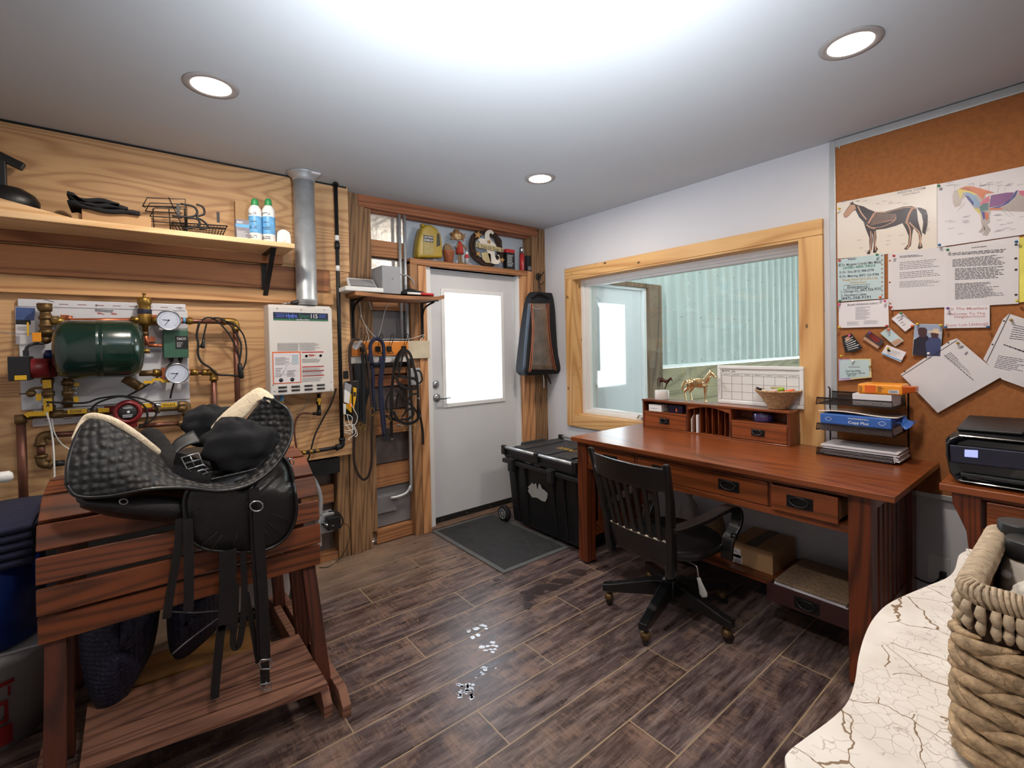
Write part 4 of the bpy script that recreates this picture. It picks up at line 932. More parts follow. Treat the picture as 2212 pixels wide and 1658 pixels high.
MB().prism([(x0+.03, -.34, zs+.032), (x1-.03, -.34, zs+.032), (x1-.01, -.22, zs+.105), (x0+.06, -.22, zs+.105)], (0, .012, -.012)).obj('screen_panel', 'white_plastic', t, bev=.004)
MB().prism([(x0+.045, -.343, zs+.04), (x1-.04, -.343, zs+.04), (x1-.025, -.231, zs+.098), (x0+.068, -.231, zs+.098)], (0, .003, -.003)).obj('screen', 'grey_plastic', t)
x0, x1, zt = shelf_item(825, 865, 565, -.34, 0)
t = thing('metal_box', 'tall grey metal box standing in the middle of the small brown shelf', 'box', ((x0+x1)/2, -.25, zs))
box('case', 'grey_plastic', t, x0, x1, -.345, -.16, zs, zs+.185, .004)
m = MB(); c_ = (x0+x1)/2; m.tube([(c_+.0, -.3458, zs+.10), (c_+.004, -.3458, zs+.092), (c_+.012, -.3458, zs+.108)], .001, 4); m.obj('tick_mark', 'ink', t)
a = PX(866, 628, -.3); b = PX(932, 628, -.3)
m = MB(); rows = []
for v in range(5):
    rows.append([(a.x+(b.x-a.x)*u/8, -.33+.045*v, zs+.001+(.05*math.sin(PI*(1-u/9)**1.3*.95)+.006*math.sin(u*2.1+v))*math.sin(PI*(v+.6)/5.2)) for u in range(9)])
m.grid(rows, 2); tag(m.obj('black_pouch', 'black_cloth', solid=.006), 'black fabric pouch beside the tall grey box on the small shelf', 'pouch')
a, b = PX(880, 634, -.345), PX(936, 631, -.345)
t = thing('marker_pen', 'red and white marker pen lying at the right end of the small shelf', 'pen', (a.x, -.345, zs))
MB().tube([(a.x, -.345, zs+.010), (a.x+(b.x-a.x)*.5, -.345, zs+.010)], .008, 10).obj('barrel', 'white_plastic', t)
MB().tube([(a.x+(b.x-a.x)*.5, -.345, zs+.011), (b.x, -.345, zs+.010)], [.0105, .009], 10).obj('cap', 'red_print', t)
# conduits
def vert(px, p0, p1, y, r): a = PX(px, p0, y); b = PX(px, p1, y); return [(a.x, y, a.z), (a.x, y, b.z)]
t = thing('electrical_conduit', 'pair of thin grey metal conduits running down the stud bay behind the small shelf', 'conduit', (PX(872, 700, -.05).x, -.05, 1.3))
m = MB()
for px in (862, 873): m.cyl(*vert(px, 462, 760, -.062, 0), .0115, 12)
m.obj('conduit', 'galvanised', t, split=True)
t = thing('electrical_conduit', 'single grey conduit dropping beside the bridle and bending at the bottom', 'conduit', (PX(893, 900, -.07).x, -.07, .25))
a = PX(899, 655, -.075); b = PX(892, 1050, -.075)
cxn = -1.392; MB().tube([(cxn, -.075, a.z), (cxn, -.075, .45), (cxn-.008, -.075, .38), (cxn-.04, -.073, .335), (cxn-.10, -.07, .32), (cxn-.16, -.06, .318)], .0115, 12, sp=4).obj('conduit', 'galvanised', t)
# outlet box beside bridle
a, b = PX(884, 795, -.11), PX(905, 830, -.11)
t = thing('outlet_box', 'small metal switch box on the right stud behind the bridle', 'outlet', ((a.x+b.x)/2, -.1, b.z))
box('box', 'galvanised', t, a.x, b.x, -.135, -.106, b.z, a.z, .002); c_ = (a.x+b.x)/2; MB().cyl((c_, -.135, (a.z+b.z)/2), (c_, -.142, (a.z+b.z)/2), .012).obj('knockout', 'steel', t)
# orange hook rail
a, b = PX(760, 768, -.15), PX(883, 737, -.15); zr0, zr1 = PX(820, 768, -.15).z, PX(820, 737, -.15).z
t = thing('hook_rail', 'orange varnished hook rail with four black wire hooks', 'hook rail', ((a.x+b.x)/2, -.14, zr0))
box('rail', 'rail_orange', t, a.x, b.x, -.145, -.1255, zr0, zr1, .003)
box('painted_board', 'white_enamel', t, a.x, b.x, -.132, -.1255, zr0-.05, zr0, .003)
for px in (781, 814, 838, 870):
    c = PX(px+2, 750, -.15); m = MB()
    m.tube([(c.x, -.155, zr1-.035), (c.x+.006, -.175, zr1+.03), (c.x+.014, -.19, zr1+.052), (c.x+.022, -.19, zr1+.03), (c.x+.012, -.16, zr1-.03)], .0022, 6, sp=4)
    m.tube([(c.x, -.155, zr1-.07), (c.x-.008, -.18, zr1-.082), (c.x+.006, -.195, zr1-.088), (c.x+.014, -.18, zr1-.076), (c.x+.003, -.155, zr1-.07)], .0022, 6, sp=4)
    h = m.obj('hook', 'black_metal', t)
    MB().box(c.x-.016, c.x+.016, -.162, -.146, zr1-.07, zr1-.035).obj('hook_clamp', 'black_metal', h)
# leather and rope gear
def tube_px(name, pts, y, r, mat, parent, n=8, **k): return MB().tube([PX(p[0], p[1], p[2] if len(p) > 2 else y) for p in pts], r, n, sp=6).obj(name, mat, parent, **k)
def band_px(name, pts, y, w, th, mat, parent, **k): return MB().band([PX(p[0], p[1], p[2] if len(p) > 2 else y) for p in pts], w, th, (0, 1, 0), 6).obj(name, mat, parent, **k)
t = thing('leather_reins', 'long brown leather reins looped from the first hook down to knee height', 'reins', tuple(PX(790, 1036, -.2)))
band_px('strap', ((781, 736), (768, 733), (757, 745), (755, 775), (760, 830), (765, 900), (764, 980), (768, 1010), (778, 1030), (788, 1035), (798, 1022), (803, 990), (803, 930), (805, 880)), -.20, .017, .004, 'brown_leather', t)
band_px('strap', ((783, 740), (794, 775), (798, 815), (801, 850), (803, 880)), -.21, .014, .004, 'brown_leather', t)
MB().tube([PX(a_, b_, -.21) for a_, b_ in ((804, 880), (800, 888), (803, 898), (809, 890))], .0022, 6, closed=True, sp=4).obj('snap_hook', 'brass', t)
t = thing('brushing_boot', 'black neoprene sleeve and straps hanging from the first hook behind the reins', 'boot', tuple(PX(785, 900, -.18)))
m = MB(); rows = []
for (cx, cy, r) in ((773, 786, .036), (775, 800, .037), (778, 830, .038), (783, 855, .036), (783, 880, .022), (780, 905, .012)):
    c = PX(cx, cy, -.165); rows.append([(c.x+r*math.cos(2*PI*j/16), -.165+.02*math.sin(2*PI*j/16), c.z+.006*math.cos(2*PI*j/16)) for j in range(16)])
m.grid(rows, 2, closed=True); m.obj('sleeve', 'black_cloth', t, solid=.004)
band_px('strap', ((782, 762), (786, 800), (786, 850), (787, 915)), -.195, .022, .004, 'black_cloth', t)
band_px('strap', ((790, 765), (798, 830), (793, 855), (782, 880), (779, 912)), -.185, .02, .004, 'black_cloth', t)
m = MB()
for px, py in ((788, 920), (779, 917)):
    m.tube([PX(px-4, py-3, -.195), PX(px+4, py-3, -.195), PX(px+3, py+4, -.195), PX(px-3, py+4, -.195)], .002, 6, closed=True, sp=3); m.tube([PX(px, py+4, -.195), PX(px+1, py+12, -.195), PX(px-2, py+8, -.195)], .0018, 6, sp=2)
m.obj('ring', 'brass', t)
m = MB(); cc = PX(770, 745, -.2)
tag(MB().grid([[PX(762+4*u+random.uniform(-1, 1), 737+5*v+3*math.sin(u), -.205+.02*math.sin(u+v)) for u in range(6)] for v in range(4)], 3).obj('crumpled_bag', 'clear_plastic', solid=.002), 'crumpled pale plastic bag on the first hook of the orange rail', 'bag')
t = thing('lead_rope', 'thick navy blue lead rope doubled over the second hook', 'rope', tuple(PX(828, 950, -.2)))
tube_px('rope', ((808, 890), (806, 850), (805, 800), (801, 765), (800, 745), (808, 733), (818, 732), (827, 742), (829, 765), (826, 800), (823, 835), (826, 870), (829, 900), (831, 930), (831, 948)), -.195, .0125, 'navy_cloth', t, 10)
tube_px('rope', ((800, 755), (799, 775), (808, 785), (820, 783), (823, 770), (824, 790), (820, 830), (825, 900), (829, 940)), -.215, .0105, 'navy_cloth', t, 10)
band_px('leather_end', ((809, 868), (810, 888)), -.20, .022, .012, 'black_leather', t)
m = MB(); m.tube([PX(a_, b_, -.2) for a_, b_ in ((808, 890), (806, 896), (811, 900), (814, 893))], .0025, 6, closed=True, sp=3); m.tube([PX(a_, b_, -.2) for a_, b_ in ((811, 900), (807, 912), (811, 918), (815, 910))], .0025, 6, closed=True, sp=3); m.obj('snap_hook', 'brass', t)
band_px('tassel', ((834, 925), (833, 952)), -.215, .045, .006, 'black_cloth', t)
t = thing('bridle', 'black leather bridle with crossed noseband straps hanging from the fourth hook', 'bridle', tuple(PX(880, 960, -.2)))
S = lambda pts, y=-.2, w=.017: band_px('strap', pts, y, w, .005, 'black_leather', t)
S(((848, 880), (846, 850), (849, 815), (853, 785), (862, 762), (874, 755), (886, 765), (893, 790), (900, 815), (903, 850), (903, 900)), -.19, .019)
S(((858, 800), (860, 780), (872, 757), (880, 775), (884, 800), (886, 850), (890, 880)), -.21, .016)
S(((846, 850), (845, 900), (846, 945)), -.20, .022); S(((872, 760), (865, 790), (860, 815)), -.2, .013)
S(((903, 870), (908, 900), (913, 930), (914, 960)), -.2, .016); S(((900, 800), (908, 803), (912, 820), (905, 828)), -.2, .012)
S(((855, 812), (862, 828), (880, 838), (897, 838), (902, 827), (895, 818), (876, 815), (862, 812)), -.215, .02)
S(((855, 842), (868, 855), (882, 870), (895, 882), (903, 895)), -.215, .014); S(((902, 850), (888, 853), (880, 870), (876, 890), (868, 900)), -.22, .013)
S(((846, 845), (838, 855), (834, 875), (838, 890)), -.2, .012); S(((870, 838), (862, 848), (857, 865), (856, 880)), -.19, .012)
S(((850, 888), (858, 905), (875, 914), (890, 913), (902, 905), (906, 890)), -.225, .02); S(((866, 905), (880, 905), (893, 895), (890, 882), (882, 885)), -.215, .016)
S(((833, 898), (848, 904), (860, 908), (876, 915)), -.2, .02); S(((816, 850), (830, 848), (842, 845)), -.2, .006) if False else None
m = MB()
for px, py, r in ((888, 925, 8), (900, 918, 6), (872, 925, 6), (840, 905, 5), (858, 900, 5)):
    m.tube([PX(px+r*math.cos(a_*PI/4), py+r*math.sin(a_*PI/4), -.225) for a_ in range(8)], .0018, 6, closed=True, sp=2)
m.obj('ring', 'brass', t)
m = MB(); m.tube([PX(858, 917, -.21), PX(872, 920, -.21), PX(885, 917, -.21)], .006, 8, sp=3); m.obj('bit', 'steel', t)
m = MB()
for px, py in ((852, 830), (851, 860), (903, 860), (908, 898), (893, 838), (846, 948)): q = PX(px, py, -.2); m.box(q.x-.008, q.x+.008, -.212, -.206, q.z-.007, q.z+.007)
m.obj('buckle', 'steel', t, bev=.002)
# phone chargers and voltage tester beside the gas pipe
a, b = PX(737, 800, -.17), PX(770, 860, -.17)
t = thing('power_strip', 'black outlet box behind the white chargers next to the gas pipe', 'outlet', tuple(PX(752, 905, -.13)))
q0, q1 = PX(738, 822, -.15), PX(772, 905, -.15); box('case', 'black_plastic', t, q0.x, q1.x, -.19, -.115, q1.z, q0.z, .008)
q0, q1 = PX(736, 800, -.15), PX(749, 818, -.15); box('knob', 'black_plastic', t, q0.x, q1.x, -.19, -.15, q1.z, q0.z, .006)
t = thing('yellow_tester', 'yellow and black tester hanging behind the white chargers', 'tester', tuple(PX(765, 890, -.2)))
MB().prism([PX(*p, -.215) for p in ((763, 836), (771, 838), (769, 862), (764, 887)) for _ in (0,)], (0, .02, 0)).obj('case', 'yellow_plastic', t, bev=.003)
MB().prism([PX(*p, -.21) for p in ((737, 845), (760, 850), (760, 892), (737, 872))], (0, .015, 0)).obj('case', 'yellow_plastic', t, bev=.003)
MB().prism([PX(*p, -.217) for p in ((764, 846), (769, 847), (768, 856), (764, 856))], (0, .002, 0)).obj('label_patch', 'dark_plastic', t)
m = MB(); q = PX(758, 875, -.213); m.ball((q.x, -.213, q.z), .005, 8, 6); MATS['led_red'] = emis('led_red', (255, 60, 40), 2); m.obj('light', 'led_red', t)
for k, (lab, mt, pts, y) in enumerate((('grey cube charger at the top of the charger cluster', 'grey_plastic', ((745, 825), (760, 831), (758, 848), (744, 843)), -.235),
        ('white charger in the middle of the charger cluster', 'white_plastic', ((744, 841), (757, 848), (754, 872), (743, 868)), -.24),
        ('white charger at the bottom left of the charger cluster', 'white_plastic', ((737, 870), (748, 873), (747, 895), (736, 892)), -.235))):
    t = thing('phone_charger', lab, 'charger', tuple(PX(*pts[3], y)), 'phone chargers beside the gas pipe')
    MB().prism([PX(*p, y) for p in pts], (0, .03, 0)).obj('case', mt, t, bev=.002)
t = thing('charging_cable', 'tangled white charging cables hanging below the charger cluster', 'cable', tuple(PX(755, 950, -.22)))
for pts in (((747, 894), (760, 900), (758, 915), (740, 920), (738, 930), (758, 937)), ((742, 893), (738, 905), (752, 922), (762, 935), (760, 915)), ((757, 870), (765, 885), (772, 900), (768, 915), (762, 918), (768, 935), (756, 945), (752, 950)), ((750, 895), (755, 915), (765, 925), (748, 930), (740, 925)), ((765, 918), (772, 938), (766, 943))):
    tube_px('cable', pts, -.225, .0022, 'white_plastic', t, 6)
t = thing('white_wire', 'loose white wires dangling beneath the small brown shelf', 'wire', tuple(PX(800, 730, -.1)))
for pts in (((776, 650), (779, 670), (783, 690), (795, 710), (812, 728), (830, 738)), ((795, 648), (800, 660), (803, 668)), ((842, 652), (832, 670), (825, 700), (818, 725)), ((793, 735), (840, 732), (882, 732), (917, 722)), ((917, 723), (905, 738)), ((778, 680), (790, 705), (797, 735))):
    tube_px('wire', pts, -.12, .002, 'white_plastic', t, 6)
t = thing('corrugated_hose', 'black cable arching from the tall grey box across the small shelf', 'cable', tuple(PX(870, 600, -.14)))
tube_px('hose', ((806, 598), (815, 592), (840, 590), (875, 594), (888, 602), (895, 615)), -.13, .006, 'grey_plastic', t)
# pencil numbers on the stud
m = MB(); q = PX(768, 735, -.1005)
for k, s_ in enumerate(('61021', '7')):
    A = PX(778+k*14, 707, -.103); word(m, s_, A, (A.x, A.y, A.z-(.085 if k == 0 else .02)), (.022, 0, 0), .0)
m.v = [Vector((v.x, -.1135 if v.x < -1.79 else -.1015, v.z)) for v in m.v]
struct(m.obj('trim_97', 'ink'))
# floor level junction box
t = thing('junction_box', 'grey metal junction box with a round conduit low on the wall beside the rack', 'junction box', tuple(PX(705, 1155, -.1)))
y = -.13; a, b = PX(686, 1112, y), PX(722, 1145, y)
box('box', 'galvanised', t, a.x, b.x, -.14, -.06, b.z, a.z, .004)
tube_px('conduit', ((662, 1018), (675, 1030), (688, 1055), (693, 1080), (692, 1112)), -.13, .013, 'galvanised', t, 12)
a, b = PX(686, 1150, y), PX(697, 1180, y); box('plate', 'galvanised', t, a.x, b.x, -.12, -.10, b.z, a.z, .003)
q = PX(697, 1128, y); MB().tube([(q.x-.004, -.14, q.z), (q.x, -.19, q.z), (q.x+.05, -.2, q.z-.01)], .012, 10, sp=3).obj('connector', 'steel', t)
t = thing('power_adapter', 'black power adapter plugged into the low junction box', 'adapter', tuple(PX(722, 1140, -.17)))
y = -.19; a, b = PX(706, 1118, y), PX(735, 1139, y); box('case', 'black_plastic', t, a.x, b.x, -.21, -.145, b.z, a.z, .006)
tube_px('cord', ((710, 1104), (728, 1105), (740, 1120), (738, 1135), (722, 1143), (705, 1140), (698, 1130)), -.20, .005, 'black_rubber', t)
m = MB().tube([PX(740, 1130, -.15), PX(752, 1135, -.13), PX(755, 1160, -.14), PX(745, 1190, -.16), P(728, 1212, 'z', .004), P(708, 1224, 'z', .004), P(690, 1225, 'z', .004)], .0022, 6, sp=6); tag(m.obj('thin_cord', 'black_rubber'), 'thin black cord curling from the adapter down the post onto the floor', 'cord')
# ---------------------------------------------------------------- items on the door header
ZH = 2.0905; yh = -.05
def hx(px, y=yh): return PX(px, 540, y).x
t = thing('gold_jug', 'gold plastic jug with a moulded handle at the left end of the door header', 'jug', (hx(930), yh, ZH))
J = lambda px, py, y=yh-.05: (PX(px, py, y).x, PX(px, py, y).z)
out = [J(903, 556), (J(902, 540)), J(905, 515), J(912, 492), J(922, 484), J(932, 485), J(944, 492), J(953, 505), J(956, 525), J(958, 556)]
out = [(x, max(z, ZH)) for x, z in out]
m = MB(); m.prism([(x, yh-.05, z) for x, z in out], (0, .085, 0)); plain('gold_plastic', (156, 130, 40), .32, var=.08)
jug = m.obj('body', 'gold_plastic', t, bev=.018, seg=4)
hh = [J(944, 503), J(949, 506), J(951, 530), J(943, 533)]
MB().prism([(x, yh-.053, z) for x, z in hh], (0, .002, 0)).obj('grip_hollow', 'dark_plastic', t, bev=.0005)
a = J(919, 487); MB().cyl((a[0], yh-.01, a[1]-.004), (a[0], yh-.01, a[1]+.018), .018, 16).obj('cap', 'gold_plastic', t)
q = [J(915, 505, -.103), J(936, 508, -.103), J(936, 550, -.103), J(915, 548, -.103)]; plain('gold_label', (150, 134, 78), .5, var=.15, vs=50)
MB().prism([(x, -.1015, z) for x, z in q], (0, -.001, 0)).obj('label_patch', 'gold_label', t)
q = [J(915, 507, -.103), J(936, 510, -.103), J(936, 524, -.103), J(915, 521, -.103)]
MB().prism([(x, -.1025, z) for x, z in q], (0, -.001, 0)).obj('label_patch', 'black_plastic', t)
m = MB(); 
for s_, py in (('ULTRA', 513.5), ('SHIELD', 520)):
    A = J(916, py-.5, -.104); B = J(935, py+1.6, -.104); word(m, s_, (A[0], -.104, A[1]), (B[0], -.104, B[1]), (0, 0, .014))
m.obj('lettering', 'white_print', t)
# scarecrow doll with basket
t = thing('scarecrow_doll', 'small scarecrow doll in red with a straw hat beside a basket on the door header', 'doll', (hx(990), yh, ZH))
plain('straw', (150, 108, 66), .9, var=.3, vs=60, bmp=.8, bs=200); plain('doll_skin', (206, 176, 128), .8); plain('doll_red', (168, 52, 36), .8, bmp=.3, bs=100); plain('terracotta', (148, 84, 50), .7, var=.25, vs=50, bmp=.8, bs=120); plain('burlap', (128, 104, 78), .95, var=.2, vs=60, bmp=.6, bs=150)
c = PX(988, 509, -.06); s_ = .0032
MB().ball((c.x, -.06, c.z), (.036, .03, .034), 16, 10).obj('head', 'doll_skin', t)
m = MB(); m.ball((c.x-.010, -.0895, c.z+.006), .0035, 8, 5).ball((c.x+.012, -.0895, c.z+.006), .0035, 8, 5); m.tube([(c.x-.015, -.088, c.z-.008), (c.x, -.0905, c.z-.015), (c.x+.015, -.088, c.z-.008)], .0012, 5, sp=3); m.obj('face_mark', 'ink', t)
MB().lathe([(.052, -.004), (.05, .002), (.030, .008), (.022, .03), (.006, .036)], (c.x-.004, -.05, c.z+.018), (.1, 0, 1), 20).obj('hat', 'straw', t)
d = PX(993, 535, -.06); MB().lathe([(.034, -.05), (.028, 0), (.014, .05)], (d.x, -.06, d.z), n=14).obj('dress', 'doll_red', t)
m = MB()
for sx in (-1, 1): m.tube([(d.x+sx*.012, -.06, d.z+.035), (d.x+sx*.035, -.08, d.z+.01), (d.x+sx*.05, -.085, d.z-.01)], .0075, 8, sp=3)
for sx in (-1, 1): m.tube([(d.x+sx*.010, -.06, d.z-.04), (d.x+sx*.012, -.07, ZH+.012), (d.x+sx*.014, -.095, ZH+.008)], .009, 8, sp=3)
m.obj('limb', 'burlap', t, split=True)
m = MB()
for k in range(26):
    a_ = 2*PI*k/26; m.tube([(c.x+.022*math.cos(a_), -.06+.01*math.sin(a_), c.z+.005), (c.x+.07*math.cos(a_), -.075, c.z+.02-.06*random.random())], .005, 5)
m.obj('straw_hair', 'straw', t)
q = PX(972, 556, -.085); MB().lathe([(.032, .0), (.046, .085), (.05, .094), (.044, .094), (.042, .08)], (q.x-.005, -.075, ZH), n=20).obj('basket', 'terracotta', t)
MB().ball((q.x-.010, -.07, ZH+.115), (.040, .03, .040), 12, 8).obj('sack', 'burlap', t)
# small bottle
c = hx(1008, -.085); t = thing('glue_bottle', 'small white bottle with a red collar in front of the scarecrow doll', 'bottle', (c, -.085, ZH))
MB().lathe([(.018, 0), (.018, .05), (.015, .056)], (c, -.085, ZH), n=16).obj('body', 'burlap' if False else 'clear_plastic', t)
MB().lathe([(.0185, .052), (.0175, .07), (.011, .082)], (c, -.085, ZH), n=16).obj('collar', 'red_print', t)
MB().lathe([(.01, .082), (.0095, .1), (.007, .106)], (c, -.085, ZH), n=16).obj('cap', 'white_plastic', t)
# halloween wreath with hanging sign
t = thing('halloween_wreath', 'dark twig wreath with a wooden ghost, stars and a greeting sign on the door header', 'wreath', (hx(1055, -.04), -.04, ZH))
c = PX(1051, 535, -.045); R_ = .12; m = MB(); plain('twigs', (52, 34, 26), .9, var=.4, vs=60, bmp=.8, bs=90); plain('bone_white', (214, 206, 194), .7); plain('star_tan', (170, 128, 74), .7); plain('sign_tan', (176, 160, 120), .7)
R_ = (c.z-ZH)-.014
for k in range(20):
    ph = random.random()*6; rr = R_*random.uniform(.72, 1.0); m.tube([(c.x+rr*1.12*math.cos(a_*PI/12)+.006*math.sin(3*a_+ph), -.045+.010*math.sin(a_*.9+ph), c.z+rr*math.sin(a_*PI/12)+.005*math.cos(5*a_+ph)) for a_ in range(24)], .006, 6, closed=True, sp=2)
m.obj('twig_ring', 'twigs', t)
WZ = lambda pts, y=-.075, dep=.008: MB().prism([(PX(*p, y).x, y, PX(*p, y).z) for p in pts], (0, dep, 0))
g = spline([Vector((a_, b_, 0)) for a_, b_ in ((1052, 498), (1060, 496), (1067, 502), (1064, 506), (1060, 502), (1057, 510), (1062, 520), (1072, 530), (1068, 545), (1072, 560), (1078, 560), (1079, 552), (1074, 550), (1080, 556), (1082, 562), (1076, 570), (1062, 568), (1057, 558), (1050, 535), (1037, 524), (1034, 516), (1042, 514), (1048, 516), (1048, 505))], 2, True)
WZ([(p.x, p.y) for p in g]).obj('ghost', 'bone_white', t)
m = MB()
for px, py in ((1056, 507), (1059, 506)): q = PX(px, py, -.0765); m.ball((q.x, -.0765, q.z), (.002, .001, .003), 8, 5)
m.obj('ghost_eye', 'ink', t, split=True)
WZ(((1040, 546), (1050, 544), (1060, 548), (1062, 568), (1050, 567), (1043, 560))).obj('pumpkin', 'sign_tan', t, bev=.002)
for (sx, sy, r_) in ((1033, 507, 9), (1033, 548, 6), (1085, 561, 6), (1057, 522, 5)):
    WZ([(sx+r_*(1 if i % 2 == 0 else .42)*math.cos(-PI/2+i*PI/5+.2), sy+r_*(1 if i % 2 == 0 else .42)*math.sin(-PI/2+i*PI/5+.2)) for i in range(10)], -.085, .006).obj('star', 'star_tan', t)
o = WZ(((1029, 523), (1088, 536), (1087, 545), (1028, 533)), -.092, .006).obj('sign_board', 'sign_tan', t)
m = MB(); wword(m, 'Trick Or Treat', (1038, 534), (1078, 542), 6, 'y', -.0922, .0004); 
for k in range(8):
    bx_ = (1030.5 if k < 4 else 1082)+(k % 2)*2.2; by_ = (525 if k < 4 else 536.5)+((k % 4)//2)*4+(k % 2)*2; m.prism(PQ([(bx_, by_), (bx_+2, by_+.4), (bx_+2, by_+2.4), (bx_, by_+2)], 'y', -.0925), (0, -.0005, 0))
m.obj('lettering', 'ink', o)
# red cartons, can, black box
x0, x1 = hx(1093, -.09), hx(1111, -.09); zt = PX(1100, 538, -.09).z
t = thing('red_carton', 'tall red and black carton just right of the wreath on the door header', 'box', ((x0+x1)/2, -.07, ZH))
box('body', 'black_plastic', t, x0, x1, -.095, -.045, ZH, zt-.03, .001); box('top_band', 'red_print', t, x0, x1, -.095, -.045, zt-.03, zt, .001)
m = MB(); print_lines(m, [Vector((x0+.008, -.0955, zt-.05)), Vector((x1-.01, -.0955, zt-.05)), Vector((x1-.01, -.0955, ZH+.02)), Vector((x0+.008, -.0955, ZH+.02))], 8); m.obj('print', 'white_print', t)
c = hx(1127, -.07); zt = PX(1127, 534, -.07).z
t = thing('red_can', 'red spray can with a metal top standing right of the red carton', 'can', (c, -.07, ZH))
MB().lathe([(.022, 0), (.022, (zt-ZH)*.72)], (c, -.07, ZH), n=20).obj('body', 'red_print', t)
MB().lathe([(.0225, (zt-ZH)*.72), (.022, (zt-ZH)*.97), (.017, zt-ZH)], (c, -.07, ZH), n=20).obj('cap', 'steel', t)
m = MB(); word(m, 'GOOD STUFF', (c-.004, -.0925, ZH+.01), (c-.004, -.0925, ZH+.08), (-.009, 0, 0)); m.obj('lettering', 'white_print', t)
x0, x1 = hx(1138, -.08), hx(1160, -.08); zt = PX(1150, 553, -.08).z
t = thing('black_carton', 'black and red boxy pack at the right end of the door header', 'box', ((x0+x1)/2, -.06, ZH))
box('body', 'black_plastic', t, x0, x1, -.085, -.04, ZH, zt, .003); box('side_band', 'red_print', t, x1-.012, x1+.0006, -.0856, -.045, ZH+.006, zt-.02, .001)
m = MB()
for k in range(5): m.tube([(x0+.012+.009*k, -.0858, ZH+.01), (x0+.008+.009*k, -.0858, ZH+.03), (x0+.014+.009*k, -.0858, ZH+.05)], .001, 4, sp=3)
m.obj('print', 'white_print', t)
# ---------------------------------------------------------------- star hook and boot bag in the corner
hxx = PX(1163, 600, -.11).x
t = thing('star_hook', 'dark iron hook with a star in a ring on the corner post', 'hook', (hxx, -.11, PX(1163, 615, -.11).z))
c = PX(1163, 597, -.12); m = MB(); m.tube([(c.x+.028*math.cos(i*PI/6), -.12, c.z+.028*math.sin(i*PI/6)) for i in range(12)], .004, 8, closed=True, sp=2)
for i in range(5): a_ = PI/2+i*2*PI/5; m.bar((c.x, -.12, c.z), (c.x+.026*math.cos(a_), -.12, c.z+.026*math.sin(a_)), .009, .004, (0, 1, 0))
m.tube([(c.x+.026, -.12, c.z), (c.x+.03, -.15, c.z+.03), (c.x+.035, -.16, c.z+.045)], .004, 8, sp=3); m.obj('star_ring', 'black_metal', t)
MB().tube([(c.x, -.12, c.z-.026), (c.x, -.125, c.z-.055), (c.x+.004, -.135, c.z-.07), (c.x+.018, -.155, c.z-.07), (c.x+.022, -.165, c.z-.05)], .004, 8, sp=4).obj('hook', 'black_metal', t)
MB().box(PX(1173, 600, -.1).x, PX(1177, 600, -.1).x, -.1, -.096, PX(1175, 600, -.1).z, PX(1175, 582, -.1).z).obj('keeper', 'white_plastic', t)
BYC = -.20
t = thing('boot_bag', 'hanging black and grey zipped boot bag with a clear front, in the corner', 'bag', tuple(PX(1165, 808, BYC)))
rows = []
for (l, r, py, dp) in ((1148, 1188, 632, .035), (1141, 1190, 645, .05), (1136, 1192, 675, .065), (1131, 1193, 720, .075), (1126, 1196, 770, .085), (1124, 1204, 795, .088), (1126, 1203, 803, .082), (1130, 1198, 808, .07)):
    a = PX(l, py, BYC); b = PX(r, py, BYC); cx, hw = (a.x+b.x)/2, (b.x-a.x)/2; z = (a.z+b.z)/2
    rows.append([(cx+hw*max(-1, min(1, 1.25*math.cos(2*PI*j/20))), BYC+dp*max(-1, min(1, 1.2*math.sin(2*PI*j/20))), z) for j in range(20)])
m = MB(); m.grid(rows, 2, closed=True); m.add(rows[-1], [list(range(20))]); m.add(rows[0], [list(range(20))[::-1]]); m.obj('body', 'black_cloth', t)
def face(px, py, dy=.0):
    s_ = min(1, max(0, (py-632)/170)); return PX(px, py, BYC-(.056+.036*s_)-.006-dy)
plain('grey_blue_cloth', (84, 100, 118), .8, var=.1); plain('orange_trim', (176, 96, 56), .7)
m = MB(); m.grid([[face(1141-5*s_, py), face(1148-6*s_, py)] for py, s_ in ((655, 0), (700, .8), (750, 1.6), (800, 2.2))], 3); m.obj('side_panel', 'grey_blue_cloth', t, solid=.004)
plain('clear_vinyl', (98, 84, 76), .08, var=.35, vs=9, bmp=.5, bs=14, coat=1)
m = MB(); m.grid([[face(l+(r-l)*u/4, py, .003) for u in range(5)] for py, l, r in ((655, 1151, 1180), (700, 1150, 1184), (750, 1149, 1188), (798, 1148, 1196))], 3); m.obj('clear_window', 'clear_vinyl', t, solid=.002)
for pts in (((1146, 655), (1150, 700), (1148, 750), (1143, 803)), ((1182, 655), (1183, 700), (1188, 750), (1198, 800))):
    for dx in (0, 3.4): m = MB(); m.tube([face(px+dx, py, .006) for px, py in pts], .0028, 6, sp=5); m.obj('zip_trim', 'orange_trim', t)
MB().tube([face(1150, 640), face(1165, 632, .01), face(1185, 642)], .011, 8, sp=4).obj('roll_handle', 'black_cloth', t)
MB().tube([PX(1166, 634, BYC), PX(1165, 622, -.17), PX(1164, 616, -.16), PX(1168, 622, -.16), PX(1169, 634, BYC)], .003, 6, sp=3).obj('loop', 'black_cloth', t)
m = MB().tube([PX(1173, 808, -.2), PX(1175, 820, -.2), PX(1175, 838, -.2)], .004, 8); m.obj('key_strap', 'white_plastic', t)
MB().tube([PX(1176+6*math.cos(i*PI/5), 851+8*math.sin(i*PI/5), -.2) for i in range(10)], .0018, 6, closed=True, sp=2).obj('key_ring', 'brass', t)
MB().tube([PX(1180, 805, -.19), PX(1186, 818, -.19), PX(1190, 828, -.19)], .006, 8).obj('toggle', 'black_plastic', t)
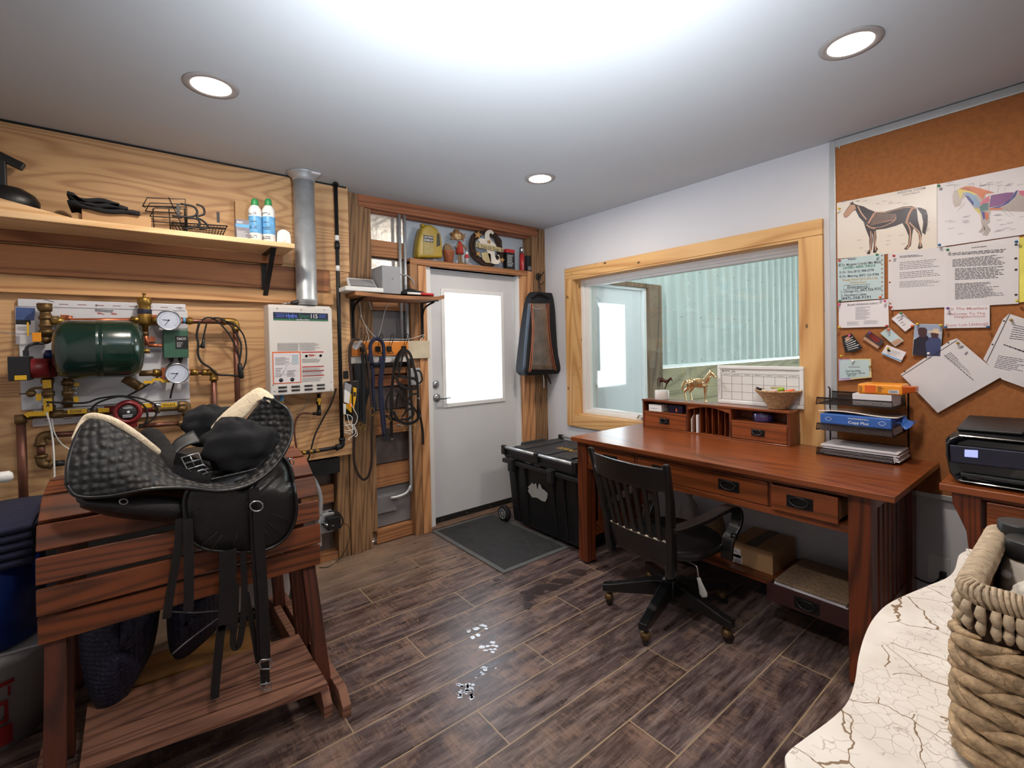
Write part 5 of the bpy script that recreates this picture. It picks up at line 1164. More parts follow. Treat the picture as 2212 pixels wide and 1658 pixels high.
# ---------------------------------------------------------------- rubber mat and tool chest
Z0 = .0
t = thing('door_mat', 'black rubber scraper mat with a grey border in front of the door', 'mat', (-.94, -.5, 0))
mx0, mx1, my0, my1 = -1.245, -.655, -1.005, -.10
plain('mat_border', (84, 86, 86), .6, var=.12, vs=10)
m = MB(); b_ = .035
m.prism([(mx0, my0, .001), (mx1, my0, .001), (mx1, my1, .001), (mx0, my1, .001)], (0, 0, .006)); m.obj('border', 'mat_border', t, bev=.003)
m = MB().box(mx0+b_, mx1-b_, my0+b_, my1-b_, .007, .009)
nx, ny = 34, 36; dx = (mx1-mx0-2*b_)/nx; dy = (my1-my0-2*b_)/ny
for i in range(nx):
    for j in range(ny):
        x0 = mx0+b_+(i+.5)*dx; y0 = my0+b_+(j+.25+.5*(i % 2))*dy
        m.add([(x0-dx*.32, y0, .009), (x0, y0-dy*.3, .009), (x0+dx*.32, y0, .009), (x0, y0+dy*.3, .009), (x0, y0, .014)], [(0, 1, 4), (1, 2, 4), (2, 3, 4), (3, 0, 4)])
plain('mat_nub', (34, 35, 37), .6, var=.3, vs=16); m.obj('nubs', 'mat_nub', t)
t = thing('tool_chest', 'black wheeled tool chest with bright metal lid rails between door and desk', 'tool chest', (-.4, -.77, 0))
cx0, cx1, cy0, cy1 = -.71, -.10, -1.16, -.335
m = MB(); 
def taper(mb, x0, x1, y0, y1, z0, z1, d):
    return mb.add([(x0+d, y0+d, z0), (x1-d, y0+d, z0), (x1-d, y1-d, z0), (x0+d, y1-d, z0), (x0, y0, z1), (x1, y0, z1), (x1, y1, z1), (x0, y1, z1)], [(3, 2, 1, 0), (4, 5, 6, 7), (0, 1, 5, 4), (1, 2, 6, 5), (2, 3, 7, 6), (3, 0, 4, 7)])
taper(m, cx0+.02, cx1-.02, cy0+.02, cy1-.02, .025, .50, .03); m.obj('body', 'black_plastic', t, bev=.015)
m = MB()
for yy in (-1.10, -.97, -.86, -.56, -.44):
    m.add([(cx0+.05, yy-.03, .04), (cx0+.05, yy+.03, .04), (cx0+.01, yy+.032, .49), (cx0+.01, yy-.032, .49), (cx0+.04, yy-.022, .04), (cx0+.04, yy+.022, .04), (cx0-.002, yy+.026, .49), (cx0-.002, yy-.026, .49)], [(4, 5, 6, 7), (0, 4, 7, 3), (1, 2, 6, 5), (2, 3, 7, 6), (0, 1, 5, 4)])
m.obj('rib', 'black_plastic', t, bev=.003, split=True)
box('rim', 'dark_plastic', t, cx0-.01, cx1+.01, cy0-.01, cy1+.01, .49, .525, .008)
m = MB(); taper(m, cx0+.0, cx1, cy0, cy1, .528, .605, -.0); m.obj('lid', 'dark_plastic', t, bev=.02)
m = MB()
for a_, b2 in ((cx0+.09, cx1-.09),):
    for yy in (cy0+.02, -1.02, -.77, -.50): m.box(a_, b2, yy, yy+.16 if yy < -.55 else yy+.13, .603, .612)
m.obj('lid_panel', 'dark_plastic', t, bev=.005, split=True)
plain('dewalt_yellow', (176, 138, 46), .6, var=.05)
m = MB(); word(m, 'DEWALT', (-.44, -.66, .6125), (-.44, -.86, .6125), (.06, 0, 0), .0006); m.obj('lettering', 'dewalt_yellow', t)
for xx, sd in ((cx0-.012, -1), (cx1+.012, 1)):
    MB().tube([(xx, cy0+.05, .618), (xx, (cy0+cy1)/2-.02, .618)], .012, 12).obj('lid_rail', 'aluminium', t)
    MB().tube([(xx, (cy0+cy1)/2+.02, .618), (xx, cy1-.045, .618)], .012, 12).obj('lid_rail', 'aluminium', t)
    for yy in (cy0+.03, (cy0+cy1)/2, cy1-.025): MB().box(xx-.016, xx+.016, yy-.022, yy+.022, .56, .634).obj('rail_bracket', 'black_plastic', t, bev=.006)
for yy in (cy0+.26, cy1-.12, cy1-.30, cy0+.42):
    MB().prism([(cx0+.03, yy-.05, .60), (cx0-.005, yy-.03, .53), (cx0-.005, yy+.03, .53), (cx0+.03, yy+.05, .60)], (.03, 0, 0)).obj('lid_rib', 'dark_plastic', t, bev=.004)
for yy in (cy0+.26, cy1-.12):
    m = MB().box(cx0-.03, cx0-.008, yy-.035, yy+.035, .44, .545); m.obj('latch', 'black_plastic', t, bev=.006)
    box('latch_plate', 'dark_plastic', t, cx0-.036, cx0-.028, yy-.022, yy+.022, .45, .535, .003)
box('end_handle', 'dark_plastic', t, -.52, -.27, cy1-.03, cy1+.012, .585, .622, .008)
c = P(1101, 1087, 'x', cx0+.0)
for xw in (cx0+.02,):
    MB().lathe([(.035, -.022), (.06, -.02), (.066, -.012), (.066, .012), (.06, .02), (.035, .022)], (xw, cy1+.028, .068), (1, 0, .0), 32).obj('wheel', 'black_rubber', t)
m = MB().lathe([(.04, 0), (.041, -.004), (.036, -.005), (.035, 0)], (xw-.021, cy1+.028, .068), (1, 0, 0), 28); 
for k in range(8): a_ = k*PI/4; m.bar((xw-.022, cy1+.028+.008*math.cos(a_), .068+.008*math.sin(a_)), (xw-.022, cy1+.028+.037*math.cos(a_), .068+.037*math.sin(a_)), .007, .003, (1, 0, 0))
m.lathe([(.012, 0), (.009, -.006)], (xw-.022, cy1+.028, .068), (1, 0, 0), 14); m.obj('wheel_hub', 'grey_plastic', t)
m = MB(); pts = [(1150, 1042), (1153, 1046), (1158, 1043), (1161, 1058), (1164, 1044), (1168, 1047), (1171, 1055), (1176, 1058), (1183, 1065), (1182, 1075), (1178, 1083), (1170, 1081), (1163, 1076), (1158, 1074), (1150, 1074), (1146, 1068), (1140, 1060), (1143, 1055), (1140, 1052)]
def on_face(px, py): p = P(px, py, 'x', cx0+.03); return P(px, py, 'x', cx0+.055-.045*min(1, p.z/.5)-.004)
plain('sticker_grey', (176, 176, 172), .7, var=.08)
q = [on_face(*p) for p in pts]; m.prism(q, (-.0008, 0, 0)); m.obj('torn_sticker', 'sticker_grey', t)
# ================================================================ DESK SIDE
DT = .82
DXF = -.80; DYL, DYR = -1.172, -2.844
t = thing('writing_desk', 'long cherry stained wooden desk with black ring pulls under the interior window', 'desk', (-.4, -2.0, 0))
box('desk_top', 'desk_x', t, DXF, -.024, DYR, DYL, DT-.026, DT, .003)
for x0 in (-.755, -.10):
    for y0 in (-1.262, -2.757): MB().box(x0, x0+.078, y0, y0+.076, .012 if x0 < -.5 else .012, DT-.026).obj('leg', 'desk_z', t, bev=.002); MB().cyl((x0+.039, y0+.038, 0), (x0+.039, y0+.038, .012), .018, 12).obj('foot', 'black_rubber', t)
for y0, s_ in ((-2.757, -1), (-1.186, 1)):
    pr = [(-.677, .79), (-.677, .40), (-.66, .48), (-.655, .6), (-.64, .68), (-.60, .76), (-.59, .79)]
    MB().prism([(x, y0+(.02 if s_ < 0 else -.04), z) for x, z in pr], (0, .022, 0)).obj('corbel', 'desk_z', t, bev=.001)
    yy = y0+(.02 if s_ < 0 else -.045)
    box('side_rail', 'desk_x', t, -.677, -.10, yy, yy+.025, .70, DT-.026); box('side_rail', 'desk_x', t, -.677, -.10, yy, yy+.025, .15, .23)
    for k in range(8): MB().box(-.665+k*.070, -.625+k*.070, yy+.006, yy+.018, .23, .70).obj('side_slat', 'desk_z', t, bev=.0015)
box('back_panel', 'desk_x', t, -.095, -.08, -2.69, -1.26, .60, DT-.026)
box('top_rail', 'desk_x', t, -.745, -.70, -2.68, -1.262, .768, DT-.026); box('bottom_rail', 'desk_x', t, -.742, -.70, -2.68, -1.262, .618, .650)
for yy in (-1.637, -2.378): box('rail_post', 'desk_z', t, -.742, -.70, yy-.010, yy+.010, .65, .768, .001)
box('drawer_floor', 'desk_x', t, -.70, -.12, -2.68, -1.262, .63, .64)
def ring_pull(par, y, z, x, s=1.0):
    pl = MB().box(x-.004, x, y-.052*s, y+.052*s, z-.026*s, z+.026*s); o = pl.obj('pull_plate', 'black_metal', par, bev=.001)
    m = MB(); m.tube([(x-.010-.006*abs(math.sin(a_)), y+.036*s*math.cos(a_), z+.004-.020*s*math.sin(a_)) for a_ in [i*2*PI/16 for i in range(16)]], .0035, 8, closed=True, sp=2)
    for sg in (-1, 1): m.ball((x-.008, y+sg*.036*s, z+.006), .006, 8, 6)
    m.obj('ring_handle', 'black_paint', o)
def drawer(name, y0, y1, z0, z1, x, dep, par, pulls, s=1.0, mat='desk_x'):
    d = MB().box(x, x+.018, y0, y1, z0, z1).obj(name, mat, par, bev=.0015)
    MB().box(x+.018, x+dep, y0+.006, y0+.016, z0+.008, z1-.02).box(x+.018, x+dep, y1-.016, y1-.006, z0+.008, z1-.02).obj('drawer_side', 'shelf_pine', d)
    for py in pulls: ring_pull(d, py, (z0+z1)/2, x, s)
    return d
drawer('drawer', -1.625, -1.268, .654, .764, -.744, .3, t, [-1.45])
drawer('drawer', -2.366, -1.649, .654, .764, -.744, .3, t, [-1.80, -2.184])
drawer('drawer', -2.650, -2.390, .654, .764, -.768, .3, t, [-2.508])
box('low_shelf', 'desk_x', t, -.42, -.02, -2.70, -1.24, .128, .148)
LS = .149
# things on the low shelf
a = P(1597, 1180, 'x', -.34)
t = thing('shipping_carton', 'brown cardboard shipping carton on the low shelf under the desk', 'box', (-.2, -2.1, LS))
box('body', 'cardboard', t, -.345, -.04, -2.22, -1.985, LS, LS+.125, .002)
plain('dark_tape', (96, 84, 62), .5); MB().box(-.3455, -.04, -2.13, -2.07, LS+.125, LS+.1262).obj('tape', 'dark_tape', t)
MB().box(-.3462, -.345, -2.05, -1.99, LS+.035, LS+.085).obj('shipping_label', 'paper', t)
MB().box(-.3462, -.345, -2.055, -2.0, LS+.004, LS+.052).obj('shipping_label', 'paper', t)
m = MB()
for k in range(9): m.box(-.3468, -.346, -2.045+k*.004, -2.0435+k*.004, LS+.008, LS+.03)
print_lines(m, [Vector((-.3465, -2.0, LS+.078)), Vector((-.3465, -2.04, LS+.078)), Vector((-.3465, -2.04, LS+.06)), Vector((-.3465, -2.0, LS+.06))], 3)
m.obj('print', 'ink', t)
t = thing('paper_tray', 'dark wooden drawer box of papers on the low shelf near the right desk leg', 'tray', (-.4, -2.48, LS))
plain('dark_red_wood', (60, 30, 26), .5, var=.2)
yA, yB, xA, xB = -2.655, -2.30, -.60, -.17
box('front', 'dark_red_wood', t, xA-.012, xA, yA, yB, LS, LS+.085); box('side', 'dark_red_wood', t, xA, xB, yA, yA+.012, LS, LS+.075); box('side', 'dark_red_wood', t, xA, xB, yB-.012, yB, LS, LS+.075); box('back', 'dark_red_wood', t, xB-.012, xB, yA+.012, yB-.012, LS, LS+.075); box('base', 'dark_red_wood', t, xA, xB-.012, yA+.012, yB-.012, LS, LS+.008)
ring_pull(t, (yA+yB)/2, LS+.042, xA-.012)
plain('batik', (136, 112, 88), .8, var=.35, vs=70)
pp = MB()
for k in range(9):
    z = LS+.0085+k*.008; a_ = random.uniform(-.02, .02); pp.box(xA+.015+abs(a_), xB-.03, yA+.02+abs(a_), yB-.018, z, z+.0075)
tag(pp.obj('paper_stack', 'paper'), 'stack of white papers lying in the dark wooden drawer box', 'papers')
m = MB().box(xA+.03, xB-.05, yA+.03, yB-.02, LS+.0815, LS+.0945); tag(m.obj('patterned_folder', 'batik', bev=.003), 'brown patterned folder on top of the papers in the drawer box', 'folder')
for k, (px, py, r, mt, lab) in enumerate(((1489, 1066, .06, 'clear_plastic', 'clear plastic jug with a narrow neck on the low shelf behind the chair'), (1546, 1100, .055, 'burlap', 'brownish translucent jug right of the clear jug behind the chair arm'))):
    c = P(px, py, 'x', -.16); h = c.z-LS
    t = thing('plastic_jug', lab, 'jug', (-.16, c.y, LS)); MB().lathe([(r*.9, 0), (r, .01), (r, h*.55), (r*.8, h*.75), (r*.35, h*.9), (r*.3, h*.97)], (-.16, c.y, LS), n=20).obj('body', mt, t); MB().cyl((-.16, c.y, LS+h*.965), (-.16, c.y, LS+h), r*.34).obj('cap', mt, t)
# hutch
HX, HY0, HY1, HZ = -.165, -1.272, -2.257, 1.02
yy_ = lambda px: P(px, 900, 'x', HX).y
t = thing('desk_hutch', 'low cherry wood desk organiser with pigeonholes and two small drawers on the desk', 'organiser', (-.08, -1.76, DT))
s1, s2 = yy_(1484), yy_(1577); HYR = yy_(1706)
box('top', 'desk_x', t, HX-.004, -.024, HYR-.003, HY0+.003, HZ-.014, HZ); box('side', 'desk_z', t, HX, -.024, HY0-.012, HY0, DT, HZ-.014); box('side', 'desk_z', t, HX, -.024, HYR, HYR+.014, DT, HZ-.014)
box('base', 'desk_x', t, HX, -.024, HYR+.014, HY0-.012, DT, DT+.008); box('back', 'desk_x', t, -.032, -.024, HYR+.014, HY0-.012, DT+.008, HZ-.014, 0)
for s_ in (s1, s2): box('partition', 'desk_z', t, HX, -.033, s_-.006, s_+.006, DT+.008, HZ-.014, .001)
box('inner_shelf', 'desk_x', t, HX, -.033, s1+.006, HY0-.012, .928, .938, .001); box('inner_shelf', 'desk_x', t, HX, -.033, HYR+.014, s2-.006, .928, .938, .001)
for y0, y1 in ((s1+.009, HY0-.015), (HYR+.017, s2-.009)): drawer('small_drawer', y0, y1, DT+.011, .926, HX+.001, .13, t, [(y0+y1)/2], .72)
ar = [(s1-.006, HZ-.014), (s2+.006, HZ-.014), (s2+.006, HZ-.045)]+[(s2+.006+(s1-.012-s2)*k/10, HZ-.045+.026*math.sin(PI*k/10)) for k in range(1, 10)]+[(s1-.006, HZ-.045)]
MB().prism([(HX+.002, y, z) for y, z in ar], (.012, 0, 0)).obj('arched_rail', 'desk_x', t)
for k in range(1, 7): yv = s1+(s2-s1)*k/7; box('divider', 'desk_z', t, HX+.016, -.033, yv-.0025, yv+.0025, DT+.008, HZ-.014, 0)
ye = s1+(s2-s1)*.55/7
m = MB().prism([(-.15+.05*math.cos(PI*k/8)*.0-.0+.0, ye, 0) for k in range(0)] or [(-.155, ye-.004, DT+.009), (-.06, ye-.004, DT+.009), (-.06, ye-.004, DT+.10), (-.12, ye-.004, DT+.125), (-.155, ye-.004, DT+.09)], (0, .004, 0))
tag(m.obj('round_card', 'bone_white'), 'cream rounded card standing in the first pigeonhole', 'card')
ye = s1+(s2-s1)*1.6/7; m = MB().box(-.158, -.05, ye-.006, ye+.006, DT+.009, DT+.125); tag(m.obj('envelopes', 'paper'), 'white envelopes standing in the second pigeonhole', 'envelopes')
ya, yb = yy_(1400), yy_(1427)
t = thing('card_box', 'small white card box in the left compartment of the desk organiser', 'box', (-.1, (ya+yb)/2, .9385))
box('body', 'white_plastic', t, -.155, -.07, yb, ya, .9385, .985); m = MB(); print_lines(m, [Vector((-.1555, ya-.008, .962)), Vector((-.1555, yb+.012, .962)), Vector((-.1555, yb+.012, .955)), Vector((-.1555, ya-.008, .955))], 2); m.obj('print', 'card_blue', t)
ya, yb = yy_(1440), yy_(1470)
t = thing('dark_tin', 'dark purple tin with an orange mark beside the white card box', 'tin', (-.1, (ya+yb)/2, .9385))
plain('dark_purple', (30, 22, 52), .3, coat=.4); box('body', 'dark_purple', t, -.14, -.05, yb, ya, .9385, .99, .006)
m = MB(); m.box(-.141, -.1398, (ya+yb)/2-.012, (ya+yb)/2-.002, .948, .97); m.obj('mark', 'orange_print', t)
ya = yy_(1612); yb = yy_(1662); c_ = (ya+yb)/2
t = thing('purple_jar', 'clear jar of purple pieces in the right compartment of the desk organiser', 'jar', (-.09, c_, .9385))
plain('purple_fill', (66, 58, 128), .4, var=.5, vs=90)
MB().lathe([(.052, 0), (.055, .01), (.055, .042), (.05, .046)], (-.09, c_, .9385), n=24).obj('contents', 'purple_fill', t)
MB().lathe([(.0565, 0), (.0575, .05), (.05, .058), (.05, .062)], (-.09, c_, .939), n=24).obj('glass', glass('jar_glass', (.9, .9, .95), refl=.15), t)
# tape roll, horses
c = P(1430, 862, 'x', -.10); c = P(1430, 852, 'x', -.10)
t = thing('tape_roll', 'fat roll of white tape at the left end of the desk organiser top', 'tape', (-.10, c.y, HZ))
MB().lathe([(.022, .001), (.047, .001), (.048, .003), (.048, .062), (.047, .064), (.022, .064)], (-.10, c.y, HZ), n=32).obj('tape', 'white_enamel', t)
def horse(name, lab, base, s, mat, yaw, lying=0, mat2=None, bz=HZ):
    """s = shoulder-to-ground scale in metres for a unit horse 1 high at the withers; faces +x before turning"""
    t = thing(name, lab, 'figurine', base, None)
    if lying:
        M = Matrix.Translation(Vector(base)) @ Matrix.Rotation(yaw, 4, 'Z') @ Matrix.Rotation(lying, 4, 'Y') @ Matrix.Scale(s, 4)
    else: M = Matrix.Translation(Vector(base)) @ Matrix.Rotation(yaw, 4, 'Z') @ Matrix.Scale(s, 4)
    m = MB(M); T = lambda pts, r: m.tube(pts, r, 12, sp=5)
    T([(-.50, 0, .80), (-.36, 0, .82), (-.15, 0, .77), (.1, 0, .75), (.30, 0, .78), (.42, 0, .80)], [.08, .155, .15, .165, .165, .09])
    T([(.30, 0, .82), (.42, 0, .98), (.50, 0, 1.14), (.56, 0, 1.25)], [.15, .12, .085, .07])
    T([(.53, 0, 1.27), (.64, 0, 1.18), (.74, 0, 1.07), (.78, 0, 1.02)], [.07, .065, .042, .04])
    for sg in (-1, 1):
        T([(.54, sg*.035, 1.29), (.55, sg*.045, 1.38)], [.025, .006])
        fx = .30+(.04 if sg < 0 else -.02); T([(fx, sg*.09, .72), (fx+.01, sg*.085, .48), (fx, sg*.08, .42), (fx, sg*.08, .12), (fx+.03, sg*.08, .05), (fx+.05, sg*.08, .01)], [.085, .052, .042, .03, .034, .042])
        hx_ = -.40+(-.10 if sg < 0 else .06); T([(-.36, sg*.09, .78), (-.33+(hx_+.4)*.4, sg*.1, .58), (hx_-.06, sg*.09, .40), (hx_, sg*.085, .12), (hx_+.03, sg*.085, .05), (hx_+.05, sg*.085, .01)], [.13, .095, .045, .03, .034, .042])
    m.obj('body', mat, t, voxel=.018*s, merge=False)
    m = MB(M); m.tube([(-.50, 0, .86), (-.60, 0, .80), (-.68, 0, .62), (-.70, 0, .42)], [.03, .05, .055, .012], 10, sp=5); m.obj('tail', mat2 or mat, t)
    m = MB(M); m.tube([(.58, 0, 1.32), (.48, 0, 1.24), (.38, 0, 1.10), (.28, 0, .95)], [.02, .035, .035, .02], 10, sp=5, flat=.5); m.obj('mane', mat2 or mat, t)
    return t, M
plain('gold_metal', (228, 206, 160), .2, .95, var=.06); plain('bronze_metal', (74, 48, 40), .3, .8, var=.25, vs=80)
c0, c1 = P(1484, 870, 'z', HZ), P(1526, 873, 'z', HZ)
t, M = horse('gold_horse', 'shiny gold horse figurine with a saddle standing on the desk organiser', (-.085, P(1508, 872, 'x', -.085).y, HZ), .162, 'gold_metal', -PI/2)
m = MB(M); m.tube([(-.16, 0, .93), (-.06, 0, .91), (.06, 0, .94), (.12, 0, .99)], [.05, .09, .07, .02], 12, sp=4); 
for sg in (-1, 1): m.prism([(-.12, sg*.165, .86), (.10, sg*.165, .88), (.07, sg*.175, .62), (-.05, sg*.175, .60)], (0, sg*.015, 0)); m.tube([(.02, sg*.185, .62), (-.02, sg*.19, .54), (.06, sg*.19, .54)], .012, 6, closed=True)
m.obj('saddle', 'gold_metal', t)
m = MB(M); m.tube([(.66, .06, 1.14), (.56, .08, 1.2), (.55, 0, 1.32), (.56, -.08, 1.2), (.66, -.06, 1.14)], .009, 6, closed=True, sp=3); m.tube([(.66, .06, 1.1), (.4, .14, .98), (.12, .05, .98), (.4, -.14, .98), (.66, -.06, 1.1)], .008, 6, sp=4); m.obj('reins', 'gold_metal', t)
ty = P(1437, 840, 'x', -.13).y
t, M = horse('bronze_horse', 'small dark bronze horse figurine tipped over the edge of the tape roll', (-.115, ty+.035, HZ+.080), .075, 'bronze_metal', -PI/2, .35)
# whiteboard calendar
y0, y1 = P(1551, 830, 'x', -.035).y, P(1737, 830, 'x', -.035).y; z1 = P(1645, 790, 'x', -.035).z
t = thing('calendar_board', 'white framed monthly calendar whiteboard leaning against the window behind the organiser', 'whiteboard', (-.035, (y0+y1)/2, HZ))
fw = .022; zb = HZ+.001
box('board', 'white_plastic', t, -.036, -.030, y1+.01, y0-.01, zb+.01, z1-.01, 0)
m = MB()
for b in ((y1, y0, z1-fw, z1), (y1, y0, zb, zb+fw)): MB().box(-.044, -.029, b[0], b[1], b[2], b[3]).obj('frame_rail', 'white_vinyl', t, bev=.004)
for b in ((y0-fw, y0), (y1, y1+fw)): MB().box(-.044, -.029, b[0], b[1], zb+fw, z1-fw).obj('frame_rail', 'white_vinyl', t, bev=.004)
m = MB(); gy0, gy1, gz1, gz0 = y0-fw-.004, y1+fw+.004, z1-fw-.028, zb+fw+.002
for k in range(8): yv = gy0+(gy1-gy0)*k/7; m.box(-.0366, -.036, yv-.0006, yv+.0006, gz0, gz1)
for z in [gz1, gz1-.016]+[gz1-.016-.05*k for k in range(1, 4)]: m.box(-.0366, -.036, gy1, gy0, z-.0006, z+.0006)
for k, d in enumerate(('SUNDAY', 'MONDAY', 'TUESDAY', 'WEDNESDAY', 'THURSDAY', 'FRIDAY', 'SATURDAY')):
    yv = gy0+(gy1-gy0)*(k+.18)/7; word(m, d, (-.0362, yv, gz1-.011), (-.0362, yv+(gy1-gy0)/7*.64, gz1-.011), (0, 0, .006), .0003)
word(m, 'MONTH', (-.0362, gy0-.004, gz1+.008), (-.0362, gy0-.054, gz1+.008), (0, 0, .012), .0003); word(m, 'July', (-.0362, gy0-.062, gz1+.008), (-.0362, gy0-.09, gz1+.008), (0, 0, .012), .0003, .15)
m.obj('printed_grid', 'ink', t)
# wicker bowl of pens
def wicker(name, par, prof, c, mat, n=40, amp=.004, rr=1):
    rows = []; H_ = []
    for i in range(len(prof)-1):
        (r0, z0), (r1, z1_) = prof[i], prof[i+1]; k = max(1, int(math.hypot(r1-r0, z1_-z0)/.005))
        H_ += [(r0+(r1-r0)*j/k, z0+(z1_-z0)*j/k) for j in range(k)]
    H_.append(prof[-1])
    for i, (r, z) in enumerate(H_):
        rows.append([(c[0]+(r+amp*(1 if (i//1+j//2) % 2 else -1)*.5)*math.cos(2*PI*j/n), c[1]+(r+amp*(1 if (i+j//2) % 2 else -1)*.5)*math.sin(2*PI*j/n), c[2]+z) for j in range(n)])
    m = MB(); m.grid(rows, 0, closed=True); return m.obj(name, mat, par, solid=.003)
c = P(1681, 880, 'x', -.09)
plain('wicker_tan', (184, 150, 110), .8, var=.3, vs=70, bmp=.5, bs=150)
t = thing('wicker_bowl', 'flared wicker bowl full of markers at the right end of the organiser', 'bowl', (-.09, c.y, HZ))
wicker('bowl', t, [(.045, .001), (.062, .03), (.088, .07), (.116, .104)], (-.09, c.y, HZ), 'wicker_tan', 48, .005)
MB().lathe([(.001, .002), (.045, .003), (.046, .008), (.001, .008)], (-.09, c.y, HZ), n=24).obj('bowl_base', 'wicker_tan', t)
m = MB(); m.tube([(-.09+.117*math.cos(a_*PI/12), c.y+.117*math.sin(a_*PI/12), HZ+.106+.002*(a_ % 2)) for a_ in range(24)], .005, 8, closed=True, sp=2); m.obj('braided_rim', 'wicker_tan', t)
plain('lime', (150, 190, 50), .4); plain('bright_orange', (236, 100, 34), .5); plain('pink_plastic', (196, 62, 76), .4); plain('black_gloss', (20, 20, 40), .3)
MK = [('marker', 'white marker with a lime green cap lying across the wicker bowl', 'white_plastic', 'lime', (-.03, .035, .098), (0, -.035, .118), .009),
      ('marker', 'orange marker lying in the right side of the wicker bowl', 'bright_orange', 'bright_orange', (.0, -.03, .098), (.0, -.085, .110), .009),
      ('marker', 'pink marker lying in the middle of the wicker bowl', 'pink_plastic', 'pink_plastic', (-.05, .045, .095), (-.045, -.01, .10), .009),
      ('marker', 'white marker with a dark cap sticking out of the left of the wicker bowl', 'white_plastic', 'black_gloss', (.0, .05, .09), (-.01, .118, .117), .0065),
      ('marker', 'white marker at the right rim of the wicker bowl', 'white_plastic', 'grey_plastic', (.01, -.06, .09), (-.02, -.10, .106), .007)]
for nm, lb, m1_, m2_, a_, b2, r in MK:
    o_ = Vector((-.09, c.y, HZ)); A = o_+Vector(a_); B = o_+Vector(b2); C_ = A+(B-A)*.55
    q = thing(nm, lb, 'marker', tuple(A), 'markers in the wicker bowl'); MB().cyl(A, C_, r, 12).obj('barrel', m1_, q); MB().cyl(C_, B, r*1.1, 12).obj('cap', m2_, q)
m = MB()
for k in range(14):
    a_ = random.uniform(0, 2*PI); r_ = random.uniform(0, .07); A = Vector((-.09+r_*math.cos(a_), c.y+r_*math.sin(a_), HZ+.07)); d = Vector((random.uniform(-1, 1), random.uniform(-1, 1), .15)).normalized()*.05; m.cyl(A-d*.5, A+d*.5, .006, 8)
o = m.obj('stationery_jumble', 'cardboard'); tag(o, 'jumble of pencils and stationery filling the bottom of the wicker bowl', 'stationery'); o['kind'] = 'stuff'
m = MB().prism([(-.09+a_, c.y+b2, HZ+.112+.006*(i % 2)) for i, (a_, b2) in enumerate(((.0, .04), (.012, .03), (.01, -.01), (.012, -.02), (.0, -.024), (-.008, -.014), (-.01, .02), (-.012, .034)))], (0, 0, .012)); tag(m.obj('dog_biscuit', 'sign_tan', bev=.004), 'brown bone shaped piece on top of the markers in the bowl', 'biscuit')
# ---------------------------------------------------------------- letter trays
def mesh_mat():
    m, nt, b = newmat('wire_mesh'); v = coord(nt, (1, 1, 1)); sx = N(nt, 'ShaderNodeSeparateXYZ'); nt.links.new(v, sx.inputs[0])
    k = [math_(nt, 'LESS_THAN', math_(nt, 'FRACT', math_(nt, 'MULTIPLY', sx.outputs[i], 260)), .45) for i in (1,)]+[math_(nt, 'LESS_THAN', math_(nt, 'FRACT', math_(nt, 'MULTIPLY', math_(nt, 'ADD', sx.outputs[0], sx.outputs[2]), 260)), .45)]
    nt.links.new(math_(nt, 'MAXIMUM', k[0], k[1]), b.inputs['Alpha']); b.inputs['Base Color'].default_value = (.012, .012, .013, 1); b.inputs['Roughness'].default_value = .5; MATS['wire_mesh'] = m
mesh_mat()
TX0, TX1 = -.245, -.03; TY0, TY1 = P(1767, 975, 'x', TX0).y, P(1930, 1000, 'x', TX0).y
tz = [DT+.004, P(1850, 936, 'x', TX0).z, P(1850, 878, 'x', TX0).z]
t = thing('letter_tray', 'three tier black wire mesh letter tray at the right end of the desk', 'letter tray', ((TX0+TX1)/2, (TY0+TY1)/2, DT))
for z in tz:
    MB().add([(TX0, TY1, z), (TX1, TY1, z), (TX1, TY0, z), (TX0, TY0, z)], [(0, 1, 2, 3)]).add([(TX0, TY1, z), (TX0, TY0, z), (TX0-.01, TY0, z+.035), (TX0-.01, TY1, z+.035)], [(0, 1, 2, 3)]).add([(TX1, TY1, z), (TX1, TY0, z), (TX1, TY0, z+.05), (TX1, TY1, z+.05)], [(0, 1, 2, 3)]).obj('tray_mesh', 'wire_mesh', t)
    MB().tube([(TX0-.01, TY0, z+.035), (TX0, TY0+.006, z), (TX0, TY0+.006, z), (TX1, TY0, z), (TX1, TY0, z+.05), (TX1, TY1, z+.05), (TX1, TY1, z), (TX0, TY1, z), (TX0-.01, TY1, z+.035)], .003, 8, closed=True).obj('tray_rim', 'black_metal', t)
for yv in (TY0+.012, TY1-.012):
    m = MB(); m.tube([(TX1+.004, yv, DT+.003), (TX1+.004, yv, tz[2]+.065), (TX1-.02, yv, tz[2]+.075)], .0035, 8); m.tube([(TX1+.004, yv, DT+.003), (TX0+.04, yv, DT+.003)], .0035, 8); m.obj('upright', 'black_metal', t)
def stack_px(name, mat, lab, cat, z0, z1, dx0, dx1, dy0=0, dy1=0, bev=.002):
    return tag(MB().box(dx0, dx1, TY1+dy1, TY0+dy0, z0, z1).obj(name, mat, bev=bev), lab, cat)
m = MB()
for k in range(8): m.box(TX0+.004+random.uniform(0, .01), TX1-.01, TY1-.03+random.uniform(0, .03), TY0+random.uniform(-.02, .0)-.005, tz[0]+.004+k*.006, tz[0]+.0092+k*.006)
tag(m.obj('paper_stack', 'paper'), 'loose stack of papers in the bottom letter tray', 'papers')
plain('ream_blue', (52, 96, 172), .35, var=.05, vs=8)
tag(MB().box(TX0+.006, TX1-.01, TY1+.008, TY0-.008, tz[1]+.0015, tz[1]+.0345).obj('paper_stack', 'paper'), 'stack of papers under the blue ream in the middle letter tray', 'papers')
zr = tz[1]+.036; RY0, RY1 = P(1771, 905, 'x', TX0-.012).y, P(1926, 925, 'x', TX0-.012).y
t = thing('paper_ream', 'blue wrapped ream of copy paper in the middle letter tray', 'paper ream', (-.14, (RY0+RY1)/2, zr))
